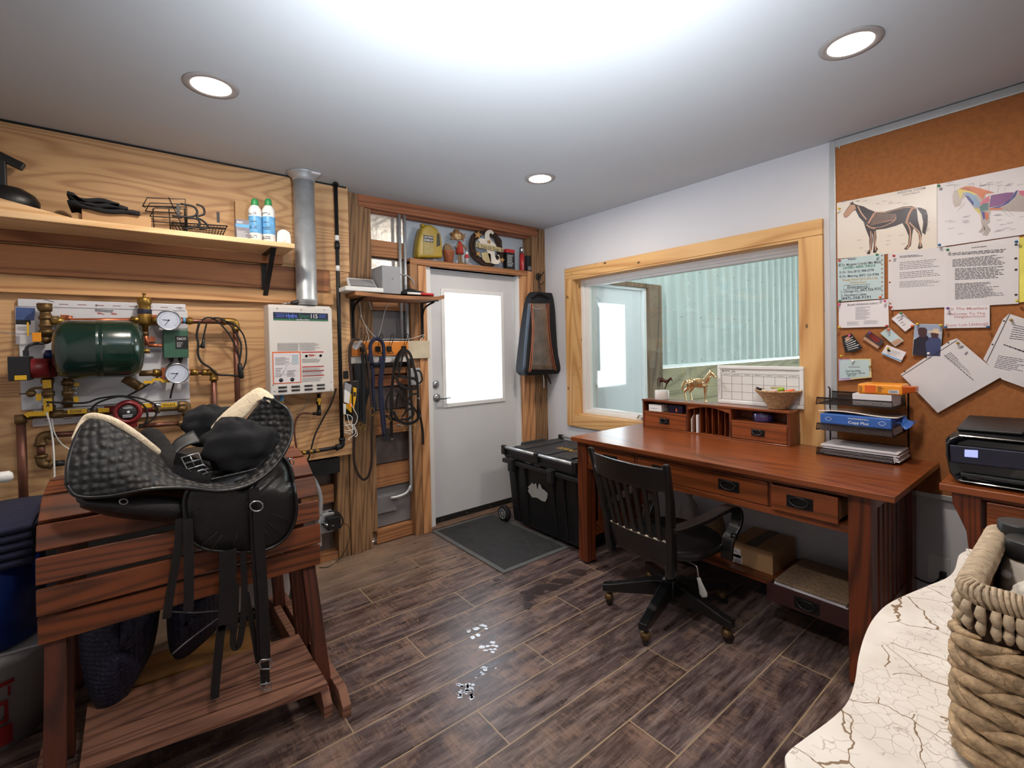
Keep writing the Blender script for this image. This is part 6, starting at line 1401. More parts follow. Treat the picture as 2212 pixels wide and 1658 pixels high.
zf0, zf1 = zr, zr+.052
xf = TX0-.012
MB().box(xf, TX1-.02, RY1, RY0, zf0+.033 if False else zf0+.0, zf1).obj('wrapper', 'ream_blue', t, bev=.006)
MB().grid([[(xf+.02+.05*v, RY1-.004-.05*u, zf0+.02+.02*math.sin(u*5+v*3)+.01*v) for u in (0, .4, .8, 1.3)] for v in (0, 1, 2)], 3).obj('torn_flap', 'ream_blue', t, solid=.001)
m = MB(); L_ = RY1-RY0; word(m, 'Copy Plus', (xf-.0005, RY0+L_*.42, zf0+.012), (xf-.0005, RY0+L_*.70, zf0+.012), (0, 0, .013)); word(m, 'HAMMERMILL', (xf-.0005, RY0+L_*.42, zf0+.034), (xf-.0005, RY0+L_*.71, zf0+.034), (0, 0, .0065))
for u in (.13, .88): yv = RY0+L_*u; m.tube([(xf-.001, yv+.014, zf0+.026), (xf-.001, yv, zf0+.016), (xf-.001, yv-.014, zf0+.026), (xf-.001, yv, zf0+.036)], .0008, 5, closed=True, sp=3)
m.obj('lettering', 'white_print', t)
m = MB().grid([[(xf+.01+.18*v, RY0+.01+(RY1-RY0-.03)*u/6, zf1+.003+.006*math.sin(u*.9)+.006*(1-v)) for u in range(7)] for v in (0, .5, 1)], 3); tag(m.obj('loose_sheets', 'paper_cream', solid=.004), 'loose cream sheets lying on the blue ream', 'papers')
zt_ = tz[2]+.004
ya, yb = P(1841, 850, 'x', -.22).y, P(1926, 860, 'x', -.22).y
t = thing('white_carton', 'plain white carton on the top letter tray under the orange pack', 'box', (-.13, (ya+yb)/2, zt_)); box('body', 'paper', t, -.22, -.05, yb, ya, zt_, zt_+.058); zo = zt_+.059
plain('pack_orange', (232, 148, 40), .35, var=.08); plain('pack_deep', (214, 96, 30), .35)
ya, yb = P(1852, 825, 'x', -.22).y, P(1950, 828, 'x', -.22).y
t = thing('orange_pack', 'orange snack packet lying on the white carton above the letter trays', 'packet', (-.14, (ya+yb)/2, zo))
MB().box(-.22, -.09, yb, ya, zo, zo+.050).obj('body', 'pack_orange', t, bev=.009)
MB().prism([(-.22, yb+.004, zo+.008), (-.22, yb+.004, zo+.042), (-.16, yb-.035, zo+.04), (-.16, yb-.035, zo+.012)], (.06, 0, 0)).obj('crimped_end', 'pack_deep', t, bev=.004)
L_ = yb-ya; g = lambda u, v: (-.2212, ya+L_*u, zo+.050*(1-v))
MB().prism([g(.17, .15), g(.42, .15), g(.42, .85), g(.17, .85)], (-.0006, 0, 0)).obj('print_panel', 'pack_deep', t)
MB().prism([g(.70, .5), g(.92, .5), g(.92, .85), g(.70, .85)], (-.0006, 0, 0)).obj('print_panel', 'paper', t)
m = MB()
for k in range(12): a_ = .72+k*.015; m.prism([g(a_, .55), g(a_+.007, .55), g(a_+.007, .8), g(a_, .8)], (-.001, 0, 0))
print_lines(m, [Vector(g(.03, .2)), Vector(g(.13, .2)), Vector(g(.13, .85)), Vector(g(.03, .85))], 4); print_lines(m, [Vector(g(.46, .2)), Vector(g(.66, .2)), Vector(g(.66, .8)), Vector(g(.46, .8))], 4, .4, (.3, .9)); m.obj('print', 'ink', t)
# ================================================================ CORKBOARD
CB = -.018
t = thing('cork_board', 'large brown corkboard with an aluminium frame covering the right wall', 'board', (-.01, -3.3, .655))
MB().box(CB+.002, -.001, -4.3, -2.426, .66, 2.45).obj('cork', 'cork', t)
for b in ((-2.428, -2.40, .655, 2.488), (-4.3, -2.428, 2.45, 2.488), (-4.3, -2.428, .64, .665)): MB().box(CB-.004, -.0008, b[0], b[1], b[2], b[3]).obj('frame_rail', 'aluminium', t, bev=.002)
m = MB()
for px, py in ((1812, 318), (2134, 219), (2040, 560)): q = P(px, py, 'x', CB); m.lathe([(.007, 0), (.006, .002), (.001, .002)], (CB+.002, q.y, q.z), (-1, 0, 0), 12)
m.obj('screw', 'steel', t)
LAY = [0]
def paper(name, lab, mat, pts, cat='paper', group=None):
    LAY[0] += 1; x = CB-.0015-.0011*LAY[0]
    q = PQ(pts, 'x', x); t = thing(name, lab, cat, tuple(sum(q, Vector())/len(q)), group)
    o = MB().prism(q, (.0008, 0, 0)).obj('sheet', mat, t); return t, x-.0004
def txt(par, x, items, mat='ink', nm='lettering'):
    m = MB()
    for s_, a_, b_, h in items: wword(m, s_, a_, b_, h, 'x', x, .0002)
    return m.obj(nm, mat, par)
def lines(par, x, pts, n, th=.35, fill=(.6, 1), mat='ink', indent=0):
    m = MB(); print_lines(m, PQ(pts, 'x', x), n, th, fill, lift=.0002, indent=indent); return m.obj('print', mat, par)
def poly(par, x, pts, mat, nm='picture', k=0):
    q = [P(a_, b_, 'x', x-.0002*k) for a_, b_ in pts]; return MB().prism(q, (-.00012, 0, 0)).obj(nm, mat, par)
C3 = lambda x, y: (1780+x/3.604, 180+y/3.604)
C4 = lambda x, y: (1780+x/3.604, 600+y/3.604)
plain('horse_brown', (58, 44, 42), .3, coat=.5); plain('bone_tan', (178, 138, 112), .3, coat=.5)
t, x = paper('horse_poster', 'glossy poster of a dark horse showing its ribs and bones', 'paper_cream', [C3(100, 930), C3(878, 780), C3(880, 1290), C3(105, 1365)], 'poster')
body = [(155, 1042), (150, 1020), (168, 990), (205, 940), (203, 925), (211, 930), (222, 918), (232, 936), (262, 946), (310, 958), (345, 978), (400, 1000), (470, 1000), (560, 975), (620, 958), (690, 955), (722, 972), (730, 1060), (745, 1118), (762, 1170), (756, 1230), (768, 1278), (742, 1290), (730, 1282), (742, 1230), (735, 1170), (700, 1128), (693, 1140), (684, 1190), (676, 1262), (645, 1296), (622, 1290), (655, 1252), (660, 1190), (635, 1130), (610, 1088), (560, 1108), (480, 1130), (404, 1140), (408, 1200), (402, 1260), (420, 1290), (400, 1322), (380, 1315), (388, 1260), (382, 1180), (374, 1160), (380, 1220), (372, 1290), (356, 1330), (330, 1326), (355, 1290), (352, 1200), (320, 1120), (310, 1080), (272, 1040), (245, 985), (225, 995), (195, 1030), (172, 1046)]
poly(t, x, [C3(*p) for p in body], 'horse_brown')
poly(t, x, [C3(*p) for p in ((722, 965), (755, 968), (795, 985), (808, 1030), (806, 1100), (788, 1178), (764, 1160), (772, 1080), (760, 1020), (735, 985))], 'horse_brown', 'picture')
m = MB(); R2 = lambda x_, y_: (lambda q: P(q[0], q[1], 'x', x-.0006))(C3(x_, y_))
for k in range(14):
    s_ = k/13; m.tube([R2(390+165*s_, 1010+4*s_), R2(372+170*s_+14, 1050+10*s_), R2(362+150*s_, 1108-40*s_)], .0011, 5, sp=3)
for pp, r in ((((262, 955), (290, 1010), (330, 1060)), .003), (((345, 1090), (385, 1020), (400, 1003)), .0045), (((330, 1100), (370, 1125), (400, 1130)), .003), (((362, 1150), (366, 1220), (360, 1310)), .0025), (((395, 1150), (396, 1220), (402, 1300)), .0025), (((700, 960), (665, 1010), (640, 1090)), .0055), (((640, 1080), (670, 1140), (665, 1250), (640, 1285)), .003), (((660, 1080), (700, 1120), (745, 1170), (750, 1270)), .003), (((400, 1003), (480, 1005), (560, 982), (640, 965), (720, 975)), .002), (((350, 1120), (440, 1118), (540, 1075), (560, 1040)), .002)):
    m.tube([R2(*p) for p in pp], r, 5, sp=4)
m.v = [Vector((x-.0005+(v.x-x+.0006)*.12, v.y, v.z)) for v in m.v]; m.sm = [False]*len(m.sm)
m.obj('picture', 'bone_tan', t)
poly(t, x, [C3(*p) for p in ((155, 1040), (152, 1022), (170, 992), (208, 942), (240, 945), (250, 975), (225, 992), (195, 1028), (170, 1043))], 'bone_tan', 'picture', 3)
m = MB(); rr = random.Random(3)
for k in range(26):
    a_, b_ = rr.choice([(rr.uniform(125, 330), rr.uniform(900, 925)), (rr.uniform(250, 320), rr.uniform(1080, 1310)), (rr.uniform(420, 620), rr.uniform(1180, 1300)), (rr.uniform(400, 700), rr.uniform(905, 940)), (rr.uniform(780, 840), rr.uniform(940, 1200))]); print_lines(m, PQ([C3(a_, b_), C3(a_+40, b_-6), C3(a_+40, b_+2), C3(a_, b_+8)], 'x', x), 2, .4, lift=.0002)
m.obj('print', 'faint_ink', t)
txt(t, x, [('SKELETAL SYSTEM', C3(570, 862), C3(790, 822), 5), ('EQUUS CABALLUS', C3(615, 875), C3(745, 850), 3)], 'faint_ink')
t, x = paper('horse_poster', 'glossy poster of a horse with brightly coloured muscle areas', 'paper', [C3(880, 785), (2240, C3(0, 652)[1]-8), (2240, C3(0, 1190)[1]-8), C3(882, 1275)], 'poster')
plain('m_grey', (166, 156, 152), .4); plain('m_orange', (190, 104, 66), .4); plain('m_blue', (58, 60, 130), .4); plain('m_purple', (116, 66, 122), .4); plain('m_teal', (78, 112, 112), .4); plain('m_light', (124, 150, 180), .4); plain('m_yellow', (200, 184, 92), .4); plain('m_pink', (190, 96, 120), .4)
for mt, pp in (('m_grey', ((1000, 880), (1010, 840), (1050, 820), (1100, 810), (1200, 850), (1290, 900), (1500, 850), (1557, 840), (1600, 900), (1600, 1000), (1300, 990), (1290, 1040), (1292, 1080), (1270, 1100), (1300, 1140), (1270, 1188), (1230, 1180), (1250, 1150), (1240, 1100), (1255, 1130), (1235, 1165), (1200, 1160), (1230, 1120), (1215, 1020), (1160, 960), (1110, 880), (1080, 900), (1060, 950), (1020, 965), (1003, 930))),
    ('m_orange', ((1050, 820), (1100, 800), (1150, 800), (1220, 818), (1330, 850), (1260, 860), (1235, 905), (1190, 860), (1140, 840))), ('m_yellow', ((1040, 825), (1100, 808), (1160, 835), (1190, 870), (1130, 850), (1080, 850), (1060, 900))),
    ('m_light', ((1075, 855), (1120, 845), (1180, 875), (1215, 930), (1210, 965), (1165, 960), (1150, 905), (1110, 870))), ('m_blue', ((1095, 868), (1130, 880), (1165, 930), (1160, 950), (1120, 905))),
    ('m_teal', ((1210, 960), (1240, 935), (1280, 930), (1280, 985), (1220, 1000))), ('m_pink', ((1215, 940), (1240, 905), (1290, 870), (1285, 920), (1230, 950))), ('m_purple', ((1285, 965), (1300, 870), (1420, 850), (1480, 848), (1440, 910), (1370, 950))), ('m_blue', ((1290, 972), (1380, 950), (1450, 900), (1490, 840), (1512, 828), (1490, 880), (1430, 935), (1360, 968))),
    ('m_pink', ((1510, 835), (1600, 835), (1600, 890), (1530, 870))), ('m_orange', ((1280, 975), (1405, 966), (1380, 980), (1290, 988))), ('m_yellow', ((1165, 970), (1210, 980), (1225, 1060), (1212, 1020))), ('m_orange', ((1250, 1000), (1280, 1010), (1280, 1050), (1260, 1070))), ('m_blue', ((1225, 1000), (1250, 1000), (1255, 1050), (1240, 1060)))):
    poly(t, x, [C3(*p) for p in pp], mt, 'picture', 0 if mt == 'm_grey' else 2)
m = MB()
for k in range(46):
    a_, b_ = rr.uniform(930, 1540), rr.choice([rr.uniform(770, 800)-0, rr.uniform(1010, 1170), rr.uniform(1010, 1170)])
    if 1190 < a_+45 and a_ < 1310 and b_ > 990: continue
    print_lines(m, PQ([C3(a_, b_), C3(a_+60, b_-9), C3(a_+60, b_-1), C3(a_, b_+8)], 'x', x), 2, .35, lift=.0002)
for a_, b_ in (((1160, 770), (1175, 830)), ((1220, 765), (1212, 820)), ((1285, 780), (1280, 850)), ((1360, 805), (1350, 850)), ((1410, 810), (1405, 840)), ((1100, 930), (1040, 990)), ((1370, 975), (1450, 1040)), ((1400, 960), (1475, 1030)), ((1015, 800), (1020, 830))):
    A = P(*C3(*a_), 'x', x); B = P(*C3(*b_), 'x', x); m.bar(A, B, .0008, .0003, (1, 0, 0))
m.obj('print', 'faint_ink', t)
plain('pale_blue_paper', (176, 196, 200), .6, var=.02)
t, x = paper('vet_list', 'pale blue handwritten list of vets on torn notebook paper', 'pale_blue_paper', [C3(105, 1372), C3(468, 1322), C4(470, 160), C4(108, 185)], 'note')
txt(t, x, [('Vets:', C3(182, 1378), C3(252, 1370), 5), ('1) Dr. Margaret Crandal (Mix Meds)', C3(118, 1425), C3(446, 1398), 5.5), ('3) Dr. Sina (815) 988-0778', C3(118, 1480), C3(388, 1460), 5), ('4) Dr. Mehring (847) 123-9784', C3(118, 1512), C3(426, 1494), 5), ('Emergency:', C4(182, 82), C4(346, 74), 6), ('1. Chicago Eq. (847) 526-9530', C4(132, 118), C4(446, 92), 5.5), ('2. Northern Lakes', C4(132, 146), C4(330, 134), 5), ('(847)-358-9191', C4(134, 172), C4(362, 158), 6)])
txt(t, x, [('(608)-480-9825', C3(150, 1445), C3(400, 1425), 5)], 'green_print'); txt(t, x, [('Wendy Wilson (815) 675-1166', C3(140, 1540), C3(416, 1522), 5), ('(Wellness Exam)', C3(200, 1558), C3(330, 1552), 4)], 'dewalt_yellow')
m = MB(); fr = [P(*C4(a_, b_), 'x', x-.0006) for a_, b_ in ((150, 90), (152, 58), (356, 48), (356, 78))]; m.tube(fr, .0007, 4, closed=True); m.obj('drawn_frame', 'ink', t)
m = MB()
for k in range(15): q = P(*C3(452, 1340+k*34), 'x', x-.0003); m.box(q.x-.0002, q.x, q.y-.0035, q.y+.0035, q.z-.0025, q.z+.0025)
m.obj('punched_holes', 'cork', t)
t, x = paper('printed_sheet', 'plain printed sheet in a plastic sleeve right of the vet list', 'paper_sleeve', [C3(498, 1328), C3(950, 1270), C4(950, 228), C4(526, 250), C4(500, 205)], 'paper')
lines(t, x, [C3(590, 1342), C3(790, 1325), C3(790, 1345), C3(590, 1360)], 2, .5); lines(t, x, [C3(588, 1390), C3(905, 1362), C3(905, 1430), C3(588, 1455)], 5, .35, (.8, 1), 'faint_ink'); lines(t, x, [C3(588, 1470), C3(905, 1445), C3(905, 1500), C3(588, 1525)], 4, .35, (.8, 1), 'faint_ink'); lines(t, x, [C3(588, 1540), C3(905, 1525), C4(905, 60), C4(588, 80)], 5, .35, (.5, 1), 'faint_ink')
m = MB()
for yy in ((512, 1380), (512, 1548)): q = P(*C3(*yy), 'x', x-.0003); m.cyl((q.x-.0002, q.y, q.z), (q.x, q.y, q.z), .0045, 12)
q = P(*C4(515, 200), 'x', x-.0003); m.cyl((q.x-.0002, q.y, q.z), (q.x, q.y, q.z), .0045, 12); m.obj('punched_holes', 'cork', t)
t, x = paper('printed_sheet', 'densely printed sheet in a plastic sleeve below the coloured horse poster', 'paper_sleeve', [C3(945, 1275), C3(1480, 1195), C3(1520, 1190), C4(1515, 200), C4(950, 230)], 'paper')
txt(t, x, [('Boarding Rules Agreement', C3(1150, 1283), C3(1265, 1271), 3)])
lines(t, x, [C3(1000, 1318), C3(1420, 1285), C3(1420, 1316), C3(1000, 1340)], 3, .5, (.9, 1)); lines(t, x, [C3(1000, 1370), C3(1420, 1325), C3(1420, 1412), C3(1000, 1430)], 8, .45, (.7, 1)); lines(t, x, [C3(1020, 1440), C3(1415, 1420), C3(1415, 1515), C3(1020, 1532)], 8, .45, (.8, 1)); lines(t, x, [C3(1020, 1555), C3(1410, 1540), C4(1410, 145), C4(1020, 170)], 14, .45, (.6, 1))
m = MB()
for yy in ((1495, 1255), (1493, 1362), (1495, 1450), (1495, 1645)): q = P(*C3(*yy), 'x', x-.0003); m.cyl((q.x-.0002, q.y, q.z), (q.x, q.y, q.z), .005, 12)
m.obj('punched_holes', 'ink', t)
plain('yellow_paper', (216, 206, 92), .6)
paper('yellow_sheet', 'yellow sheet at the right edge of the corkboard below the coloured poster', 'yellow_paper', [C3(1520, 1200), (2240, 508), (2240, 650), C4(1520, 190)], 'paper')
t, x = paper('insurance_card', 'white insurance agency sheet below the vet list', 'paper', [C4(112, 195), C4(500, 165), C4(505, 378), C4(116, 390)], 'paper')
txt(t, x, [('ERLAND INSURANCE AGENCY', C4(182, 218), C4(425, 203), 3.6)]); lines(t, x, [C4(245, 225), C4(360, 222), C4(360, 325), C4(245, 328)], 9, .35, (.6, 1), 'faint_ink'); lines(t, x, [C4(180, 340), C4(275, 338), C4(275, 368), C4(180, 372)], 4, .35, (.8, 1), 'faint_ink'); lines(t, x, [C4(310, 332), C4(432, 328), C4(432, 358), C4(310, 364)], 4, .35, (.8, 1), 'faint_ink')
t, x = paper('welcome_note', 'handwritten pink lettered welcome note near the middle of the corkboard', 'paper', [C4(937, 222), C4(1290, 210), C4(1290, 385), C4(935, 392)], 'note')
txt(t, x, [('To The Muellers', C4(960, 250), C4(1270, 245), 5.5), ('Welcome To The', C4(950, 290), C4(1255, 283), 5), ('Neighborhood', C4(1015, 312), C4(1250, 306), 5), ('From: Lois Limbaugh', C4(950, 380), C4(1280, 366), 6)], 'pink_ink')
card_i = 0
def card(lab, mat, pts, **k): return paper('business_card', lab, mat, [C4(*p) for p in pts], 'business card', 'cards pinned to the corkboard')
t, x = card('white business card tilted under the printed sheet', 'paper', ((525, 318), (600, 262), (706, 362), (632, 418))); txt(t, x, [('KENDALL KING', C4(602, 288), C4(700, 356), 3.6)]); lines(t, x, [C4(560, 310), C4(600, 290), C4(660, 360), C4(620, 385)], 4, .25, (.5, .8), 'faint_ink')
t, x = card('brown card with a chestnut horse picture beside the tilted white card', 'pale_blue_paper', ((437, 430), (502, 382), (620, 488), (555, 533))); poly(t, x, [C4(*p) for p in ((520, 500), (580, 470), (612, 490), (556, 526))], 'bone_tan')
t, x = card('dark card with red figures left of the chestnut horse card', 'horse_brown', ((298, 470), (352, 412), (472, 492), (418, 556))); poly(t, x, [C4(*p) for p in ((340, 455), (365, 430), (440, 480), (410, 505))], 'red_enamel'); poly(t, x, [C4(*p) for p in ((302, 475), (316, 456), (432, 536), (418, 552))], 'bone_tan')
t, x = card('fan of black cards with white lines at the left of the corkboard', 'black_plastic', ((137, 455), (215, 433), (300, 545), (235, 575), (165, 580))); lines(t, x, [C4(160, 490), C4(225, 450), C4(290, 545), C4(190, 570)], 6, .3, (.8, 1), 'white_print'); poly(t, x, [C4(*p) for p in ((160, 470), (195, 450), (210, 480), (175, 495))], 'bone_tan')
t, x = card('white card with a blue strip and a small black mark', 'paper', ((444, 590), (488, 520), (640, 578), (598, 655))); lines(t, x, [C4(530, 560), C4(620, 590), C4(600, 630), C4(500, 600)], 4, .25, (.5, .9), 'faint_ink'); poly(t, x, [C4(*p) for p in ((490, 550), (515, 560), (520, 575), (495, 572))], 'ink'); poly(t, x, [C4(*p) for p in ((447, 590), (452, 582), (606, 642), (600, 650))], 'blue_label')
t, x = paper('snapshot', 'colour snapshot of two people outdoors, one in a straw hat', 'pale_blue_paper', [C4(705, 358), C4(925, 360), C4(905, 612), C4(688, 600)], 'photo')
plain('sky_grey', (150, 160, 184), .3); plain('dark_figure', (34, 28, 46), .3); plain('blue_shirt', (58, 66, 104), .3); plain('hat_tan', (206, 184, 156), .3); plain('skin_shade', (70, 44, 44), .3)
poly(t, x, [C4(*p) for p in ((708, 362), (921, 364), (912, 470), (698, 465))], 'sky_grey')
poly(t, x, [C4(*p) for p in ((735, 460), (760, 442), (800, 445), (820, 470), (800, 520), (800, 608), (690, 598), (700, 480))], 'dark_figure', 'picture', 2)
poly(t, x, [C4(p[0], p[1]) for p in ((730, 400), (745, 386), (785, 386), (803, 402), (800, 440), (780, 462), (750, 460), (735, 440))], 'skin_shade', 'picture', 3)
poly(t, x, [C4(*p) for p in ((790, 500), (825, 462), (880, 455), (912, 480), (905, 610), (800, 606))], 'blue_shirt', 'picture', 3)
poly(t, x, [C4(*p) for p in ((830, 425), (893, 430), (888, 465), (850, 470), (834, 455))], 'skin_shade', 'picture', 4)
poly(t, x, [C4(*p) for p in ((806, 415), (845, 412), (850, 395), (895, 397), (893, 418), (918, 432), (912, 438), (860, 428), (812, 426))], 'hat_tan', 'picture', 5)
t, x = paper('sleeved_sheet', 'tilted sheet in a punched plastic sleeve hanging low in the middle of the corkboard', 'paper_sleeve', [C4(595, 750), C4(985, 485), C4(1035, 470), C4(1385, 768), C4(885, 1050)], 'paper')
lines(t, x, [C4(1050, 525), C4(1075, 515), C4(1140, 605), C4(1120, 632)], 2, .3, (.9, 1), 'faint_ink')
lines(t, x, [C4(985, 575), C4(1165, 745), C4(1130, 760), C4(935, 605)], 4, .3, (.3, 1))
lines(t, x, [C4(938, 598), C4(1172, 795), C4(1160, 808), C4(930, 612)], 1, .3, (.95, 1))
m = MB(); A = P(*C4(605, 762), 'x', x-.0003); B = P(*C4(1040, 480), 'x', x-.0003); m.bar(A, B, .0022, .0003, (1, 0, 0))
for p in ((628, 729), (795, 618), (968, 505)): q = P(*C4(*p), 'x', x-.0003); m.cyl((q.x-.0003, q.y, q.z), (q.x, q.y, q.z), .0035, 10)
m.obj('punched_edge', 'brown_leather', t)
t, x = paper('sleeved_sheet', 'tilted printed sheet in a plastic sleeve at the right edge of the corkboard', 'paper_sleeve', [C4(1240, 632), C4(1395, 320), C4(1440, 278), (2250, 700), (2250, 850), C4(1385, 790)], 'paper')
lines(t, x, [C4(1480, 360), (2240, 712), (2240, 740), C4(1440, 480)], 7, .3, (.6, 1)); lines(t, x, [C4(1400, 510), (2240, 765), (2240, 775), C4(1395, 530)], 1, .4, (.6, 1)); lines(t, x, [C4(1360, 600), (2240, 780), (2240, 815), C4(1320, 700)], 8, .3, (.4, .9))
m = MB(); A = P(*C4(1265, 655), 'x', x-.0003); B = P(*C4(1445, 280), 'x', x-.0003); m.bar(A, B, .0022, .0003, (1, 0, 0))
for p in ((1312, 518), (1402, 335)): q = P(*C4(*p), 'x', x-.0003); m.cyl((q.x-.0003, q.y, q.z), (q.x, q.y, q.z), .0035, 10)
m.obj('punched_edge', 'brown_leather', t)
plain('lilac_paper', (176, 156, 190), .6); plain('buff_paper', (206, 192, 140), .6)
t, x = paper('backing_sheet', 'lilac edged card at the lower left of the corkboard', 'lilac_paper', [C4(112, 632), C4(240, 630), C4(240, 790), C4(115, 800)], 'note')
t, x = paper('buff_folder', 'buff card behind the small pale blue note', 'buff_paper', [C4(200, 630), C4(365, 628), C4(370, 775), C4(205, 790)], 'note')
t, x = paper('blue_note', 'small pale blue handwritten note at the lower left of the corkboard', 'pale_blue_paper', [C4(125, 640), C4(345, 636), C4(358, 655), C4(352, 768), C4(135, 782), C4(122, 768)], 'note')
txt(t, x, [('Zach Spaulding', C4(168, 732), C4(285, 728), 4.5), ('Horseshoe / Farrier', C4(175, 752), C4(322, 745), 4), ('847 527', C4(185, 768), C4(250, 764), 4)], 'green_box'); lines(t, x, [C4(190, 688), C4(285, 688), C4(285, 700), C4(190, 700)], 1, .5, (.9, 1), 'faint_ink')
PINC = dict(green=(40, 120, 74), yellow=(206, 176, 48), red=(176, 44, 44), blue=(44, 92, 140), pink=(206, 76, 140), purple=(112, 60, 140), orange=(216, 90, 40), white=(214, 214, 214), brass=(150, 124, 56))
for k_, v_ in PINC.items(): plain('pin_'+k_, v_, .3, var=.03)
PINS = [('yellow', C3(118, 975), 'at the left edge of the ribbed horse poster'), ('green', C3(893, 797), 'at the top left corner of the coloured horse poster'), ('blue', C3(898, 1257), 'at the bottom left corner of the coloured horse poster'), ('green', C3(413, 1333), 'at the top right of the vet list'), ('red', C3(120, 1380), 'at the top left corner of the vet list'), ('red', C3(543, 1342), 'at the top left of the plain printed sheet'), ('green', C3(962, 1295), 'at the top left of the densely printed sheet'), ('blue', C3(1497, 1232), 'at the top right of the densely printed sheet'), ('yellow', C4(1502, 178), 'at the bottom right of the densely printed sheet'), ('orange', C4(438, 150), 'at the bottom right of the vet list'), ('green', C4(122, 178), 'at the bottom left of the vet list'), ('pink', C4(473, 180), 'at the top right of the insurance sheet'), ('pink', C4(117, 207), 'at the top left of the insurance sheet'), ('yellow', C4(119, 384), 'at the bottom left of the insurance sheet'), ('red', C4(488, 373), 'at the bottom right of the insurance sheet'), ('red', C4(521, 228), 'at the bottom left of the plain printed sheet'), ('purple', C4(963, 236), 'at the top left of the welcome note'), ('blue', C4(946, 382), 'at the bottom left of the welcome note'), ('blue', C4(1275, 380), 'at the bottom right of the welcome note'), ('green', C4(598, 275), 'at the top of the tilted white card'), ('orange', C4(686, 374), 'at the lower right of the tilted white card'), ('orange', C4(503, 403), 'on the chestnut horse card'), ('purple', C4(358, 427), 'on the dark card with red figures'), ('yellow', C4(727, 358), 'at the top left of the snapshot'), ('yellow', C4(908, 368), 'at the top right of the snapshot'), ('white', C4(813, 588), 'at the bottom of the snapshot'), ('pink', C4(198, 448), 'on the fan of black cards'), ('yellow', C4(497, 548), 'on the white card with the blue strip'), ('yellow', C4(135, 607), 'just above the small pale blue note'), ('brass', C4(1041, 506), 'at the top of the tilted sleeved sheet'), ('brass', C4(1456, 327), 'at the top of the right edge sleeved sheet'), ('white', C4(225, 648), 'at the top of the small pale blue note'), ('brass', C4(358, 690), 'at the right of the small pale blue note')]
for col_, (px, py), where in PINS:
    q = P(px, py, 'x', CB-.032)
    o = MB().lathe([(.0045, 0), (.0055, .0015), (.003, .0035), (.003, .008), (.0058, .010), (.0055, .012), (.001, .0125)], (CB-.024, q.y, q.z), (-1, 0, 0), 12).obj('push_pin', 'pin_'+col_)
    tag(o, '%s push pin %s' % (col_, where), 'push pin', 'push pins in the corkboard')
# ---------------------------------------------------------------- second cabinet and printer
t = thing('side_cabinet', 'low cherry wood cabinet with curved legs carrying the printer, at the right edge', 'cabinet', (-.25, -3.4, 0))
KX = -.46; KY = -2.912
box('cabinet_top', 'desk_x', t, KX, -.025, -4.1, KY, DT-.03, DT, .003)
for x0 in (KX+.02, -.11):
    pr = [(KY-.035, DT-.031), (KY-.12, DT-.031), (KY-.12, .0), (KY-.05, .0), (KY-.06, .12), (KY-.058, .35), (KY-.075, .48), (KY-.085, .56), (KY-.078, .64), (KY-.055, .70), (KY-.038, .74)]
    MB().prism([(x0, y, z) for y, z in pr], (.06, 0, 0)).obj('leg', 'desk_z', t, bev=.002)
box('side_panel', 'desk_z', t, KX+.08, -.11, KY-.10, KY-.08, .1, DT-.031)
box('front_rail', 'desk_x', t, KX+.03, KX+.05, -4.1, KY-.12, .62, .66); box('upper_rail', 'desk_x', t, KX+.03, KX+.05, -4.1, KY-.12, DT-.045, DT-.031)
d = MB().box(KX+.022, KX+.04, -3.7, KY-.135, .665, DT-.05).obj('drawer', 'desk_x', t, bev=.002)
t = thing('printer', 'black inkjet printer with a lit screen on the low cherry cabinet', 'printer', (-.25, -3.15, DT))
plain('printer_black', (14, 15, 17), .25, coat=.5, var=.1); plain('printer_lid', (30, 29, 30), .45, var=.05)
PR = -2.922; XF = -.42
def side(ys, prof):   # lofted body: profile in y,z swept along x
    pass
def ring(x, dy, z0, z1, zsh): return [(x, PR-dy-.03, z0), (x, PR-dy-.012, z0+.03), (x, PR-dy, z0+.10), (x, PR-dy-.0, zsh-.02), (x, PR-dy-.012, zsh), (x, PR-dy-.04, z1), (x, -3.42, z1), (x, -3.42, z0)]
m = MB(); R1 = [ring(XF+.02, .03, DT+.03, DT+.18, DT+.165), ring(XF, .006, DT+.012, DT+.195, DT+.175), ring(XF+.03, .0, DT+.006, DT+.215, DT+.19), ring(-.07, .0, DT+.002, DT+.23, DT+.20), ring(-.05, .01, DT+.004, DT+.222, DT+.195)]
m.grid(R1, 0, closed=True, smooth=False); m.add(R1[0], [list(range(8))[::-1]]); m.add(R1[-1], [list(range(8))]); m.obj('body', 'printer_black', t, bev=.006)
MB().prism([(-.40, PR-.035, DT+.213), (-.40, PR-.22, DT+.217), (-.08, PR-.24, DT+.234), (-.08, PR-.03, DT+.230)], (0, 0, .012)).obj('feeder_lid', 'printer_lid', t, bev=.005)
MB().prism([(-.40, PR-.23, DT+.216), (-.40, -3.42, DT+.217), (-.08, -3.42, DT+.232), (-.08, PR-.25, DT+.232)], (0, 0, .010)).obj('scanner_lid', 'printer_lid', t, bev=.005)
MB().prism([(XF-.006, PR-.02, DT+.085), (XF-.006, -3.42, DT+.095), (XF+.002, -3.42, DT+.16), (XF+.002, PR-.015, DT+.155)], (.012, 0, 0)).obj('control_panel', 'black_gloss', t, bev=.004)
emis('screen_glow', (150, 160, 235), .75); emis('lamp_panel', (255, 226, 186), 1.4)
q = [(XF-.0075, PR-.062, DT+.115), (XF-.0075, PR-.10, DT+.117), (XF-.0045, PR-.10, DT+.146), (XF-.0045, PR-.062, DT+.143)]; MB().prism(q, (-.001, 0, 0)).obj('screen', 'screen_glow', t)
MB().box(XF-.010, XF+.01, -3.42, PR-.05, DT+.035, DT+.048).obj('output_slot', 'dark_plastic', t, bev=.002)
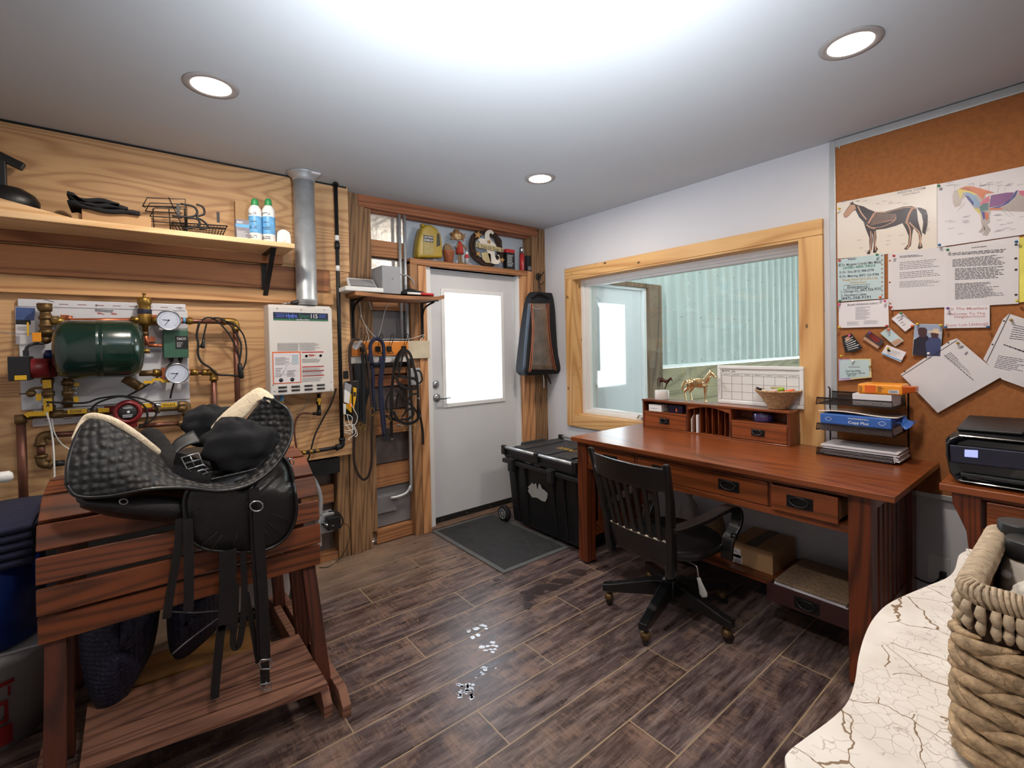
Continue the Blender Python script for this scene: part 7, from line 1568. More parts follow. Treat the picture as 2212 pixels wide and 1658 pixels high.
MB().prism([(-.385, -3.16, DT+.229), (-.385, -3.24, DT+.230), (-.33, -3.24, DT+.232), (-.33, -3.15, DT+.231)], (0, 0, .001)).obj('sticker', 'red_print', t)
# outlet low on the right wall
q = P(2028, 1228, 'x', -.004)
t = thing('wall_outlet', 'white wall outlet with a black plug between the desk and the low cabinet', 'outlet', (0, q.y, q.z-.06))
MB().box(-.006, 0, q.y-.04, q.y+.04, q.z-.06, q.z+.06).obj('plate', 'white_plastic', t, bev=.002)
MB().box(-.035, -.006, q.y-.03, q.y-.005, q.z-.035, q.z-.005).obj('plug', 'black_plastic', t, bev=.004)
MB().tube([(-.03, q.y-.017, q.z-.02), (-.06, q.y+.02, q.z-.06), (-.05, q.y+.10, q.z-.05), (-.03, q.y+.16, q.z-.03)], .004, 8, sp=4).obj('cord', 'black_rubber', t)
# ================================================================ SWIVEL CHAIR
hub = Vector((-.85, -1.92, 0)); FA = math.radians(-4)
CM = Matrix.Translation(hub) @ Matrix.Rotation(FA, 4, 'Z')       # +x = the way the chair faces
t = thing('swivel_chair', 'black painted wooden swivel armchair with slatted back pulled up to the desk', 'chair', tuple(hub))
def C(): return MB(CM)
for k, wp in enumerate(((-1.03, -1.646), (-1.179, -1.993), (-.863, -2.237), (-.534, -2.042), (-.648, -1.652))):
    d = Vector((wp[0], wp[1], 0))-hub; L_ = d.length; d.normalize(); n = Vector((-d.y, d.x, 0))
    m = MB(); vs = []
    for s_, w_, z0, z1 in ((.02, .026, .10, .185), (.09, .026, .10, .178), (L_*.9, .022, .082, .125), (L_+.02, .021, .082, .116)):
        p = hub+d*s_; vs += [p-n*w_+Vector((0, 0, z0)), p+n*w_+Vector((0, 0, z0)), p+n*w_+Vector((0, 0, z1)), p-n*w_+Vector((0, 0, z1))]
    fs = [(0, 1, 2, 3), (15, 14, 13, 12)]
    for i in range(3):
        for j in range(4): fs.append((i*4+j, (i+1)*4+j, (i+1)*4+(j+1) % 4, i*4+(j+1) % 4))
    m.add(vs, fs); m.obj('base_arm', 'black_paint', t, bev=.004, merge=True)
    w_ = hub+d*(L_-.012); a_ = random.uniform(0, 3)
    cas = MB().cyl((w_.x, w_.y, .06), (w_.x, w_.y, .083), .009, 10).lathe([(.004, .036), (.020, .032), (.0245, .018), (.022, .002), (.012, -.004)], (w_.x, w_.y, .032), n=18).obj('caster', 'old_brass', t, split=False)
    ax = Vector((math.cos(a_), math.sin(a_), 0)); MB().lathe([(.02, -.013), (.024, -.010), (.0245, 0), (.024, .010), (.02, .013)], (w_.x+.008*ax.y, w_.y-.008*ax.x, .0247), ax, 20).obj('wheel', 'black_paint', cas)
m = C(); m.lathe([(.04, .085), (.046, .10), (.046, .18), (.034, .19), (.026, .2), (.024, .35)], (0, 0, 0), n=24); m.obj('column', 'black_paint', t)
C().box(-.13, .13, -.05, .05, .335, .372).obj('tilt_housing', 'black_metal', t, bev=.008)
m = C(); n = 36; o1 = []; 
for zq, q in ((.372, .93), (.385, 1.0), (.408, 1.0), (.418, .95), (.414, .80), (.410, .4)):
    o1.append([(.02+.225*q*(abs(math.cos(2*PI*j/n))**.75)*(1 if math.cos(2*PI*j/n) > 0 else -1), .235*q*(abs(math.sin(2*PI*j/n))**.75)*(1 if math.sin(2*PI*j/n) > 0 else -1), zq+(.008*math.cos(2*PI*j/n)**2 if q > .9 else 0)) for j in range(n)])
m.grid(o1, 0, closed=True); m.add(o1[-1], [list(range(n))]); m.add(o1[0], [list(range(n))[::-1]]); m.obj('seat', 'black_paint', t)
BX = -.235
for sg in (-1, 1):
    m = C(); vs = []
    for z, x_, y_, wx_, wy_ in ((.335, BX, .185, .019, .017), (.37, BX-.002, .187, .022, .018), (.5, BX-.012, .195, .02, .017), (.7, BX-.045, .217, .017, .015), (.868, BX-.088, .234, .013, .013), (.88, BX-.092, .235, .009, .009)):
        vs += [(x_-wx_, sg*y_-wy_, z), (x_+wx_, sg*y_-wy_, z), (x_+wx_, sg*y_+wy_, z), (x_-wx_, sg*y_+wy_, z)]
    fs = [(3, 2, 1, 0), (20, 21, 22, 23)]+[(i*4+j, i*4+(j+1) % 4, (i+1)*4+(j+1) % 4, (i+1)*4+j) for i in range(5) for j in range(4)]
    m.add(vs, fs, True); m.obj('back_post', 'black_paint', t, bev=.004)
def bow(z0, z1, xo, half, bowd, th=.020, nm='', top=0):
    m = C(); k = 14; vs = []; fs = []
    for i in range(k+1):
        u = -1+2*i/k; y = half*u; 
        for z in (z0, z1+top*(1-u*u)):
            xb = BX-.012-.45*(z-.5)*.46-bowd*(1-u*u); vs += [(xb-th/2, y, z), (xb+th/2, y, z)]
    for i in range(k):
        a = 4*i; b = a+4
        fs += [(a, a+2, b+2, b), (a+1, b+1, b+3, a+3), (a+2, a+3, b+3, b+2), (a, b, b+1, a+1)]
    fs += [(0, 1, 3, 2), (4*k, 4*k+2, 4*k+3, 4*k+1)]
    m.add(vs, fs); return m
bow(.745, .855, 0, .222, .035, .019, top=-.0).obj('crest_rail', 'black_paint', t, bev=.005)
bow(.375, .495, 0, .190, .018, .022).obj('lower_rail', 'black_paint', t, bev=.004)
plain('worn_highlight', (150, 138, 120), .8, var=.3, vs=60)
bow(.4945, .4962, 0, .176, .018, .016).obj('rail_edge_highlight', 'worn_highlight', t)  # highlight along the worn rail edge, painted as a pale strip
for k in range(7):
    u = -.78+1.56*k/6; x0 = BX-.012+.0-.018*(1-u*u)+.001; x1 = BX-.012-.45*(.75-.5)*.46-.035*(1-u*u)
    C().bar((x0, u*.178, .49), (x1, u*.205, .755), .026, .009, (1, 0, 0)).obj('slat', 'black_paint', t, bev=.002)
for sg in (-1, 1):
    pts = [(BX-.03, sg*.21, .565), (BX+.04, sg*.222, .566), (-.06, sg*.24, .578), (.02, sg*.252, .594), (.10, sg*.26, .604), (.165, sg*.262, .590), (.192, sg*.26, .55), (.18, sg*.256, .50), (.138, sg*.25, .45), (.12, sg*.247, .40), (.118, sg*.246, .345)]
    m = C(); m.sweep(spline(pts, 5), [(-.026, -.0105), (.026, -.0105), (.026, .0105), (-.026, .0105)], ref=(0, 0, 1) if False else None) if False else m.sweep(spline(pts, 5), [(-.0105, -.029), (.0105, -.029), (.0105, .029), (-.0105, .029)], ref=(0, 1, 0), smooth=False)
    m.obj('arm', 'black_paint', t, bev=.004)
    C().cyl((.14, sg*.26, .46), (.14, sg*.285, .46), .014, 14).obj('bolt_head', 'black_paint', t)
lv = C(); lv.tube([(-.06, -.05, .35), (-.07, -.15, .352), (-.075, -.2, .352), (-.078, -.215, .335), (-.078, -.218, .30)], .004, 8, sp=3); lv.obj('tilt_lever', 'steel', t)
P1 = CM.inverted() @ P(1548, 1228, 'y', -2.15); 
m = C(); q0 = Vector((-.078, -.218, .30)); q1 = Vector((-.070, -.245, .215)); 
m.sweep([q0, q0+(q1-q0)*.3, q0+(q1-q0)*.8, q1], [(-.010, -.004), (.010, -.004), (.010, .004), (-.010, .004)], ref=(1, .4, 0), sc=[.8, 1, 1.7, 1.2]); m.obj('lever_paddle', 'sticker_grey', t, bev=.002)
# ================================================================ SADDLE RACK
RX0, RX1 = -3.252, -2.428
t = thing('saddle_rack', 'reddish brown slatted wooden saddle rack on the left carrying the saddle', 'saddle rack', (-2.84, -.98, 0))
YC = -.985
SL = [(-1.315, .575, 88), (-1.325, .665, 86), (-1.315, .757, 80), (-1.285, .848, 68), (-1.195, .912, 28), (-1.06, .948, 8), (-.91, .948, -8), (-.775, .912, -28), (-.685, .848, -68), (-.655, .757, -80), (-.645, .665, -86)]
for y, z, a_ in SL:
    a_ = math.radians(a_); u = Vector((0, -math.cos(a_), -math.sin(a_))) if False else Vector((0, math.cos(a_), math.sin(a_))); nn = Vector((0, -math.sin(a_), math.cos(a_)))
    m = MB(); h = .039 if abs(a_) > 1 else .058; th = .010; vs = []
    for x in (RX0, RX1):
        for s_, q in ((-1, -1), (1, -1), (1, 1), (-1, 1)): p = Vector((x, y, z))+u*h*s_+nn*th*q; vs.append(p)
    m.add(vs, [(0, 1, 2, 3), (7, 6, 5, 4), (0, 4, 5, 1), (1, 5, 6, 2), (2, 6, 7, 3), (3, 7, 4, 0)]); m.obj('slat', 'rack_x', t, bev=.003, merge=True)
for xe, s_ in ((-3.19, -1), (-2.50, 1)):
    prof = [(-1.296, .53), (-1.304, .66), (-1.296, .75), (-1.262, .83), (-1.18, .895), (-1.06, .932), (-.91, .932), (-.79, .895), (-.708, .83), (-.674, .75), (-.664, .66), (-.674, .53)]
    MB().prism([(xe-.018, y, z) for y, z in prof], (.036, 0, 0)).obj('end_former', 'rack_z', t, bev=.002)
    for yb, yt in ((-1.36, -1.345), (-1.06, -1.075), (-.62, -.66)):
        if yb == -1.36: yt = -1.277
        xt = xe+s_*.024; xb = xe+s_*(.068 if s_ > 0 else .035)
        MB().bar((xt, yt, .62), (xb, yb, .012), .05, .042, (0, 1, 0)).obj('leg', 'rack_z', t, bev=.002)
    for dx in ((-.055, .0) if s_ > 0 else (-.02,)):
        x0 = xe+.10+dx if s_ > 0 else xe-.055+dx
        pr = [(-1.515, 0), (-1.515, .045), (-1.47, .088), (-.50, .088), (-.45, .045), (-.45, 0)]
        if s_ > 0 and dx < 0: pr = [(y+.045 if y < -1 else y, z) for y, z in pr]
        MB().prism([(x0-.017, y, z) for y, z in pr], (.034, 0, 0)).obj('foot', 'rack_worn', t, bev=.003)
for yl0, yl1, yr0, yr1 in ((-1.40, -1.355, -1.515, -1.452), (-1.345, -1.26, -1.442, -1.335), (-1.25, -1.16, -1.325, -1.215), (-1.15, -1.06, -1.205, -1.11)):
    MB().prism([(-3.165, yl0, .14), (-2.468, yr0, .14), (-2.468, yr1, .14), (-3.165, yl1, .14)], (0, 0, .024)).obj('shelf_slat', 'rack_worn', t, bev=.002)
# ================================================================ SADDLE, PAD, GEAR
def quilt(name, c, dust, s=46, strength=1.):
    m, nt, b = newmat(name); v = coord(nt); vo = N(nt, 'ShaderNodeTexVoronoi', feature='SMOOTH_F1'); vo.inputs['Scale'].default_value = s; vo.inputs['Smoothness'].default_value = .6; vo.inputs['Randomness'].default_value = .35; nt.links.new(v, vo.inputs['Vector'])
    d = vo.outputs['Distance']; top = ramp(nt, d, [(.12, (1, 1, 1, 1)), (.42, (0, 0, 0, 1))])
    du = ramp(nt, noise(nt, v, 3.2, 2), [(.42, (0, 0, 0, 1)), (.62, (1, 1, 1, 1))])
    nt.links.new(mix(nt, math_(nt, 'MULTIPLY', math_(nt, 'MULTIPLY', top, du), .8), s2l(c), s2l(dust)), b.inputs['Base Color']); b.inputs['Roughness'].default_value = .6
    bump(nt, b, math_(nt, 'SUBTRACT', 1, d), strength, .012); MATS[name] = m
quilt('quilt_black', (26, 26, 28), (104, 92, 84)); quilt('quilt_navy', (24, 28, 52), (44, 48, 74), 60, .6)
def SP(px, py, y): return P(px, py, 'y', y)
# saddle under the pad
t = thing('saddle', 'black leather saddle with a large flap and hanging straps on the slatted rack', 'saddle', tuple(SP(500, 1060, -1.0)))
rows = []
for x, zc, hz, w_ in ((-3.16, .985, .012, .10), (-3.12, .99, .03, .20), (-3.0, .985, .04, .30), (-2.85, .965, .045, .32), (-2.70, .985, .05, .31), (-2.60, 1.02, .06, .26), (-2.54, 1.05, .06, .18), (-2.51, 1.06, .02, .08)):
    rows.append([(x, -1.03+w_*.82*math.cos(2*PI*j/20), zc+(hz*math.sin(2*PI*j/20) if math.sin(2*PI*j/20) > 0 else .03*math.sin(2*PI*j/20)+(-.045*abs(math.cos(2*PI*j/20))**3))) for j in range(20)])
m = MB(); m.grid(rows, 2, closed=True); m.add(rows[0], [list(range(20))]); m.add(rows[-1], [list(range(20))[::-1]]); m.obj('seat_body', 'black_leather', t)
fl = [(398, 1078), (402, 1130), (412, 1165), (438, 1184), (480, 1191), (540, 1192), (585, 1183), (620, 1158), (638, 1120), (640, 1080), (632, 1035), (622, 1000), (600, 985), (560, 1010), (480, 1030), (420, 1045)]
fo = spline([Vector((a_, b_, 0)) for a_, b_ in fl], 4, True)
cx_, cy_ = 515, 1100
m = MB(); rws = []
for k in range(7):
    s_ = k/6; rws.append([SP(cx_+(p.x-cx_)*s_, cy_+(p.y-cy_)*s_, -1.405+.012*s_**2+(.05 if (cy_+(p.y-cy_)*s_) < 1050 else 0)*s_) for p in fo])
m.grid(rws, 0, closed=True); m.obj('flap', 'black_leather', t, solid=.010, merge=True)
m = MB().tube([SP(p.x, p.y, -1.398+(.05 if p.y < 1050 else 0)) for p in fo], .006, 8, closed=True); m.obj('flap_piping', 'black_leather', t)
m = MB()
for a_, b_ in (((470, 1148), (430, 1182)), ((480, 1155), (455, 1188)), ((512, 1155), (500, 1190)), ((528, 1155), (535, 1190)), ((572, 1145), (590, 1172)), ((580, 1128), (610, 1155)), ((585, 1108), (628, 1125))):
    m.tube([SP(*a_, -1.413), SP(*b_, -1.413)], [.001, .0035, .002], 6)
m.obj('flap_seams', 'black_leather', t)
m = MB().grid([[SP(a_, b_, -1.36) for a_, b_ in ((165, 1072), (240, 1074), (320, 1070), (405, 1078))], [SP(a_, b_, -1.38) for a_, b_ in ((172, 1085), (240, 1094), (320, 1104), (402, 1110))], [SP(a_, b_, -1.34) for a_, b_ in ((185, 1092), (240, 1108), (320, 1118), (400, 1122))]], 3); m.obj('rear_panel', 'black_leather', t, solid=.02)
m = MB().tube([SP(267+9*math.cos(a_*PI/6), 1083+6*math.sin(a_*PI/6), -1.395) for a_ in range(12)], .0022, 6, closed=True); m.obj('ring', 'steel', t)
# pad
t = thing('quilted_pad', 'black quilted saddle pad with cream fleece edge curled over the saddle', 'saddle pad', tuple(SP(400, 1060, -1.3)))
rw = [((145, 1048, -1.42), (168, 1071, -1.43), (232, 1071, -1.43), (320, 1056, -1.43), (400, 1053, -1.43), (475, 1060, -1.43), (540, 1046, -1.43), (592, 1008, -1.41), (624, 958, -1.38), (631, 915, -1.34), (622, 885, -1.30)),
      ((146, 1005, -1.40), (178, 1012, -1.41), (235, 1020, -1.42), (310, 1022, -1.41), (385, 1030, -1.37), (452, 1040, -1.34), (515, 1030, -1.33), (565, 990, -1.32), (598, 945, -1.30), (612, 905, -1.28), (606, 872, -1.26)),
      ((160, 955, -1.36), (190, 955, -1.37), (240, 965, -1.38), (305, 985, -1.36), (375, 1010, -1.30), (440, 1020, -1.26), (495, 1010, -1.25), (540, 970, -1.25), (570, 925, -1.24), (590, 885, -1.24), (590, 862, -1.24)),
      ((180, 915, -1.31), (200, 905, -1.32), (238, 915, -1.33), (290, 945, -1.31), (348, 985, -1.24), (420, 1005, -1.18), (470, 990, -1.17), (510, 940, -1.19), (540, 895, -1.21), (562, 868, -1.22), (571, 856, -1.22))]
m = MB(); m.grid([[SP(*p) for p in r] for r in rw], 5); m.obj('quilted_panel', 'quilt_black', t, solid=.008)
m = MB(); edge = rw[0]+(rw[1][-1], rw[2][-1]); m.tube([SP(*p) for p in edge], .006, 8, sp=5); m.tube([SP(*r[0]) for r in rw], .006, 8, sp=4); m.obj('binding', 'black_leather', t)
o = MB().tube([SP(*p) for p in ((158, 950, -1.34), (178, 912, -1.305), (196, 899, -1.30), (236, 907, -1.32), (268, 925, -1.315), (300, 948, -1.29), (335, 975, -1.25), (356, 992, -1.22))], [.006, .009, .012, .013, .015, .016, .015, .008], 12, sp=6).obj('fleece_edge', 'fleece', t)
m = MB(); m.grid([[SP(*p) for p in r] for r in (((455, 925, -1.13), (480, 898, -1.13), (515, 868, -1.14), (545, 846, -1.16), (562, 840, -1.17), (577, 848, -1.19), (592, 862, -1.21)), ((470, 935, -1.17), (495, 908, -1.175), (525, 880, -1.185), (548, 858, -1.19), (562, 853, -1.20), (574, 856, -1.21), (586, 866, -1.225)), ((500, 935, -1.19), (520, 912, -1.20), (540, 890, -1.205), (553, 874, -1.21), (562, 866, -1.215), (572, 866, -1.22), (584, 872, -1.235)))], 4)
o = m.obj('fleece_lining', 'fleece', t, solid=.02)
def fuzz(o, s_=.004, sz=.01):
    tx = bpy.data.textures.new('fuzz', 'CLOUDS'); tx.noise_scale = sz; u = o.modifiers.new('u', 'SUBSURF'); u.levels = u.render_levels = 1; d = o.modifiers.new('d', 'DISPLACE'); d.texture = tx; d.strength = s_; d.mid_level = .5
fuzz(o)
# fleece girth with buckle
t = thing('fleece_girth', 'black fleece girth with a bright double buckle lying in the middle of the pad', 'girth', tuple(SP(400, 1030, -1.3)))
o = MB().tube([SP(*p) for p in ((308, 938, -1.12), (330, 945, -1.14), (350, 975, -1.2), (365, 1000, -1.26), (390, 1020, -1.32), (420, 1032, -1.345), (455, 1034, -1.34))], [.025, .034, .036, .040, .042, .038, .020], 14, sp=5).obj('fleece_sleeve', 'black_fleece', t); fuzz(o, .008, .014)
m = MB().grid([[SP(*p) for p in r] for r in (((362, 985, -1.22), (375, 955, -1.18), (395, 940, -1.16), (418, 930, -1.15)), ((372, 992, -1.26), (388, 972, -1.23), (410, 960, -1.22), (435, 955, -1.21)))], 4); m.obj('end_panel', 'dark_plastic', t, solid=.006)
for (cx, cy, w_, h_, y_) in ((416, 996, 18, 13, -1.36), (428, 1012, 17, 4, -1.365), (432, 1021, 12, 3, -1.365)):
    q = lambda a_, b_: SP(cx+a_*w_+b_*6, cy-a_*5+b_*h_, y_)
    m = MB(); m.tube([q(-1, -1), q(1, -1), q(1, 1), q(-1, 1)], .0032, 8, closed=True)
    if h_ > 10: m.tube([q(-1, 0), q(1, 0)], .0025, 8).tube([q(0, -1), q(0, 1)], .0025, 8)
    m.obj('buckle', 'steel', t, split=False)
MB().band([SP(*p) for p in ((378, 988, -1.34), (400, 994, -1.352), (430, 1006, -1.354), (447, 1020, -1.35))], .042, .004, (0, 1, .3), 4).obj('girth_strap', 'black_leather', t)
def bag(name, lab, mat, c, r, seed, tips=()):
    rnd = random.Random(seed); ph = [rnd.uniform(0, 6) for _ in range(8)]; rows = []; nu, nv = 30, 18
    for i in range(nv+1):
        th = PI*i/nv; row = []
        for j in range(nu):
            a_ = 2*PI*j/nu; d = Vector((math.sin(th)*math.cos(a_), math.sin(th)*math.sin(a_), -math.cos(th)))
            k = 1+.07*math.sin(4*a_+3*th+ph[0])+.06*math.sin(7*a_-5*th+ph[1])*math.sin(th)+.05*math.sin(9*th+ph[2])+.035*math.sin(13*a_+ph[3]+4*th)*math.sin(th)
            for tv, am in tips: k += am*max(0, d.dot(Vector(tv).normalized()))**9
            row.append((c.x+d.x*r[0]*k, c.y+d.y*r[1]*k, c.z+d.z*r[2]*k))
        rows.append(row)
    m = MB(); m.grid(rows, 0, closed=True); return tag(m.obj(name, mat, None), lab, 'bag')
c = SP(512, 962, -1.30); bag('cloth_cover', 'crumpled black cloth cover piled on the quilted pad, nearest the camera', 'black_cloth', c, (.112, .06, .088), 3, (((1, -.2, .05), .45), ((-.2, 0, 1), .25), ((.15, -.3, -1), .2)))
c = SP(448, 915, -1.10); bag('cloth_bag', 'smaller folded black cloth bag behind the cloth cover on the pad', 'black_cloth', c, (.082, .04, .072), 8, (((1, 0, .5), .25), ((-.6, 0, -1), .3)))
c = SP(570, 965, -1.31); bag('ruffled_cloth', 'ruffled pointed end of black cloth at the right of the cloth cover', 'black_cloth', c, (.055, .03, .055), 12, (((1, 0, .0), .5), ((0, 0, -1), .35)))
# hanging straps
t = thing('stirrup_strap', 'long black double leather strap with steel rings and buckle hanging down the front of the saddle', 'strap', tuple(SP(573, 1480, -1.46)))
t['label'] = 'long black leather strap with steel ring and end buckle on the saddle front'
def hang(par, pts, w_, y=-1.45, nm='strap', mat='black_leather', th=.005): return MB().band([SP(a_, b_, y) for a_, b_ in pts], w_, th, (0, 1, 0), 4).obj(nm, mat, par)
hang(t, ((548, 1055), (550, 1085)), .034, -1.43); hang(t, ((557, 1100), (559, 1150), (566, 1250), (571, 1350), (573, 1425)), .033); hang(t, ((549, 1100), (553, 1200), (562, 1330), (566, 1420)), .03, -1.44); hang(t, ((571, 1430), (573, 1478)), .03, -1.45)
m = MB(); m.tube([SP(554+14*math.cos(a_*PI/7), 1093+11*math.sin(a_*PI/7), -1.455) for a_ in range(14)], .0028, 8, closed=True).obj('ring', 'steel', t)
q = lambda a_, b_: SP(a_, b_, -1.46)
MB().tube([q(560, 1433), q(563, 1425), q(584, 1423), q(588, 1433), q(582, 1444), q(564, 1445)], .0028, 8, closed=True).obj('ring', 'steel', t)
m = MB().tube([q(563, 1478), q(586, 1474), q(587, 1488), q(565, 1491)], .003, 8, closed=True); m.tube([q(575, 1472), q(576, 1489)], .0022, 8); m.obj('buckle', 'steel', t, split=False)
for nm, lab, segs in (('billet_strap', 'wide dark strap hanging below the saddle flap, ending in a long narrow tip', ((((492, 1188), (492, 1250), (490, 1360)), .052), (((478, 1350), (473, 1400), (466, 1470), (464, 1508)), .026))),
                      ('billet_strap', 'leftmost narrow black strap hanging from under the quilted pad', ((((388, 1120), (385, 1180), (368, 1280), (360, 1335)), .024),)),
                      ('billet_strap', 'second narrow black strap from the left, cut off square', ((((405, 1120), (408, 1200), (408, 1270), (407, 1320)), .028),)),
                      ('billet_strap', 'black strap folded in a loop behind the long buckled strap', ((((524, 1190), (528, 1260), (526, 1330), (518, 1385), (509, 1398), (503, 1385), (508, 1330), (510, 1260)), .02),)),
                      ('billet_strap', 'thin black strap with punched holes slanting behind the long buckled strap', ((((532, 1280), (543, 1340), (553, 1400), (558, 1430)), .018),))):
    k_ = (-1.435, -1.43, -1.44, -1.425, -1.415)[['wide', 'left', 'seco', 'blac', 'thin'].index(lab[:4])]
    tt = thing(nm, lab, 'strap', tuple(SP(segs[0][0][0][0], segs[-1][0][-1][1], k_)), 'straps hanging from the saddle')
    for pts, w_ in segs: hang(tt, pts, w_, k_)
t = thing('buckle_strap', 'small black strap loops with a steel ring behind the right side of the saddle', 'strap', tuple(SP(628, 1050, -1.2)))
hang(t, ((620, 990), (628, 1015), (636, 1045), (640, 1065), (630, 1075), (620, 1050)), .016, -1.25); MB().tube([SP(628+7*math.cos(a_*PI/5), 998+8*math.sin(a_*PI/5), -1.26) for a_ in range(10)], .0025, 6, closed=True).obj('ring', 'steel', t)
# ================================================================ UNDER AND BESIDE THE RACK
def leaf(name, lab, pts, y0, y1, mat, cat='saddle pad', th=.02):
    fo = spline([Vector((a_, b_, 0)) for a_, b_ in pts], 4, True); n = len(fo); cx = sum(p.x for p in fo)/n; cy = sum(p.y for p in fo)/n; rws = []
    t = thing(name, lab, cat, tuple(SP(cx, cy, (y0+y1)/2)))
    for k in range(6):
        s_ = k/5; rws.append([SP(cx+(p.x-cx)*s_, cy+(p.y-cy)*s_, y0+(y1-y0)*s_**2+.01*math.sin(p.x*.08)) for p in fo])
    m = MB(); m.grid(rws, 0, closed=True); m.obj('panel', mat, t, solid=th, merge=True); MB().tube(rws[-1], th*.45, 8, closed=True).obj('binding', 'navy_cloth', t); return t
leaf('navy_pad', 'navy quilted saddle pad hanging under the rack, left of the folded one', ((182, 1300), (178, 1400), (190, 1470), (215, 1525), (245, 1540), (270, 1500), (300, 1450), (325, 1400), (338, 1330), (335, 1290), (250, 1280)), -1.18, -1.10, 'quilt_navy')
leaf('folded_navy_pad', 'folded navy pad with pale piping under the middle of the rack', ((368, 1290), (380, 1275), (430, 1265), (470, 1275), (474, 1340), (430, 1390), (390, 1418), (372, 1400), (366, 1340)), -1.16, -1.06, 'quilt_navy')
m = MB().tube([SP(372, 1412, -1.16), SP(410, 1380, -1.17), (SP(470, 1335, -1.17))], .003, 6, sp=4).tube([SP(370, 1320, -1.17), SP(420, 1322, -1.18), SP(472, 1318, -1.17)], .003, 6, sp=4); tag(m.obj('pale_piping', 'grey_plastic'), 'pale piping lines along the folded navy pad', 'piping')
plain('hide_tan', (128, 88, 40), .8, var=.25, vs=6, bmp=.3, bs=60)
rows = [[(x, y, .004+.035*math.sin(PI*v/4)*(.5+.5*math.sin(u*1.1+v))) for v, y in enumerate((-.55, -.7, -.85, -1.0, -1.08))] for u, x in enumerate([-3.12+.085*k for k in range(8)])]
m = MB(); m.grid(rows, 3); tag(m.obj('tan_sheet', 'hide_tan', solid=.006), 'mustard brown sheet lying on the floor beneath the saddle rack', 'sheet')
t = thing('olive_roll', 'long olive roll with a black end lying under the rack', 'roll', tuple(P(450, 1440, 'y', -1.02)))
MB().tube([SP(240, 1475, -1.03), SP(330, 1455, -1.03), SP(420, 1430, -1.03), SP(560, 1415, -1.03)], [.03, .034, .03, .024], 14, sp=3).obj('roll', 'hide_tan', t); MB().tube([SP(555, 1416, -1.035), SP(606, 1412, -1.035)], .022, 12).obj('end', 'black_rubber', t)
t = thing('storage_tub', 'clear plastic storage tub with a lid under the right end of the rack', 'tub', (-2.5, -.38, 0))
z1 = SP(640, 1262, -.95).z
plain('tub_plastic', (168, 158, 154), .25, var=.1, vs=4)
m = MB(); taper(m, -2.78, -2.34, -.54, -.22, .045, .25, .02); m.obj('tub', 'tub_plastic', t, bev=.02)
m = MB(); m.box(-2.80, -2.32, -.56, -.20, .251, .272); m.obj('lid_rim', 'black_plastic', t, bev=.006)
m = MB(); taper(m, -2.77, -2.35, -.53, -.23, .273, .44, -.0); m.obj('upper_tub', 'tub_plastic', t, bev=.02)
t2 = MB().lathe([(.20, .001), (.22, .012), (.235, .04), (.225, .042)], (-2.52, -.37, 0), n=32, sy=.75); tag(t2.obj('black_pan', 'black_rubber'), 'shallow black rubber pan under the clear storage tub', 'pan')
t = thing('blue_barrel', 'blue plastic barrel at the far left behind the saddle rack', 'barrel', (-3.50, -.78, .36))
MB().lathe([(.19, 0), (.205, .01), (.205, .30), (.19, .31)], (-3.50, -.72, .36), n=32).obj('body', 'blue_plastic', t)
t = thing('feed_bucket', 'pale feed bucket with red markings under the blue barrel at the far left', 'bucket', (-3.46, -.72, 0))
MB().lathe([(.165, 0), (.185, .30), (.20, .31), (.20, .345), (.19, .35)], (-3.47, -.72, 0), n=32).obj('body', 'clear_plastic', t)
m = MB(); cxx, cyy = -3.47, -.72
for k, (z0, z1_, a0, a1) in enumerate(((.24, .255, -1.35, -1.0), (.20, .235, -1.32, -1.28), (.20, .235, -1.1, -1.06), (.11, .19, -1.36, -1.30), (.11, .19, -1.16, -1.10), (.175, .19, -1.30, -1.16), (.11, .125, -1.30, -1.16), (.03, .10, -1.33, -1.05))):
    r_ = .183; N_ = 5; vs = []
    for i in range(N_+1): a_ = a0+(a1-a0)*i/N_; vs += [(cxx+(r_+.004)*math.cos(a_), cyy+(r_+.004)*math.sin(a_), z0), (cxx+(r_+.004)*math.cos(a_), cyy+(r_+.004)*math.sin(a_), z1_)]
    m.add(vs, [(2*i, 2*i+2, 2*i+3, 2*i+1) for i in range(N_)])
m.obj('red_marking', 'red_enamel', t)
MB().box(-3.66, -3.30, -.90, -.56, .35, .36).obj('lid', 'clear_plastic', t, bev=.004)
for k in range(5):
    z = .686+k*.03; rows = [[(-3.68+.075*u, y, z+.004*math.sin(u*1.3+v)-(.012*(v == 0))) for u in range(6)] for v, y in enumerate((-.92, -.86, -.7, -.5))]
    lab = ('bottom', 'second lowest', 'middle', 'second highest', 'top')[k]
    m = MB(); m.grid(rows, 3); tag(m.obj('navy_blanket', 'navy_cloth', solid=.020), 'folded navy blanket, %s of the stack on the blue barrel' % lab, 'blanket', 'navy blankets on the blue barrel')
t = thing('white_cup', 'white cup shaped object poking in at the left edge by the plywood wall', 'cup', tuple(SP(5, 1035, -.6)))
MB().tube([SP(-60, 1038, -.6), SP(20, 1028, -.6), SP(28, 1026, -.6)], [.02, .022, .012], 12).obj('body', 'white_plastic', t)
MB().tube([SP(-15, 860, -.5), SP(2, 900, -.5), SP(4, 950, -.5)], [.004, .012, .004], 8, sp=3)
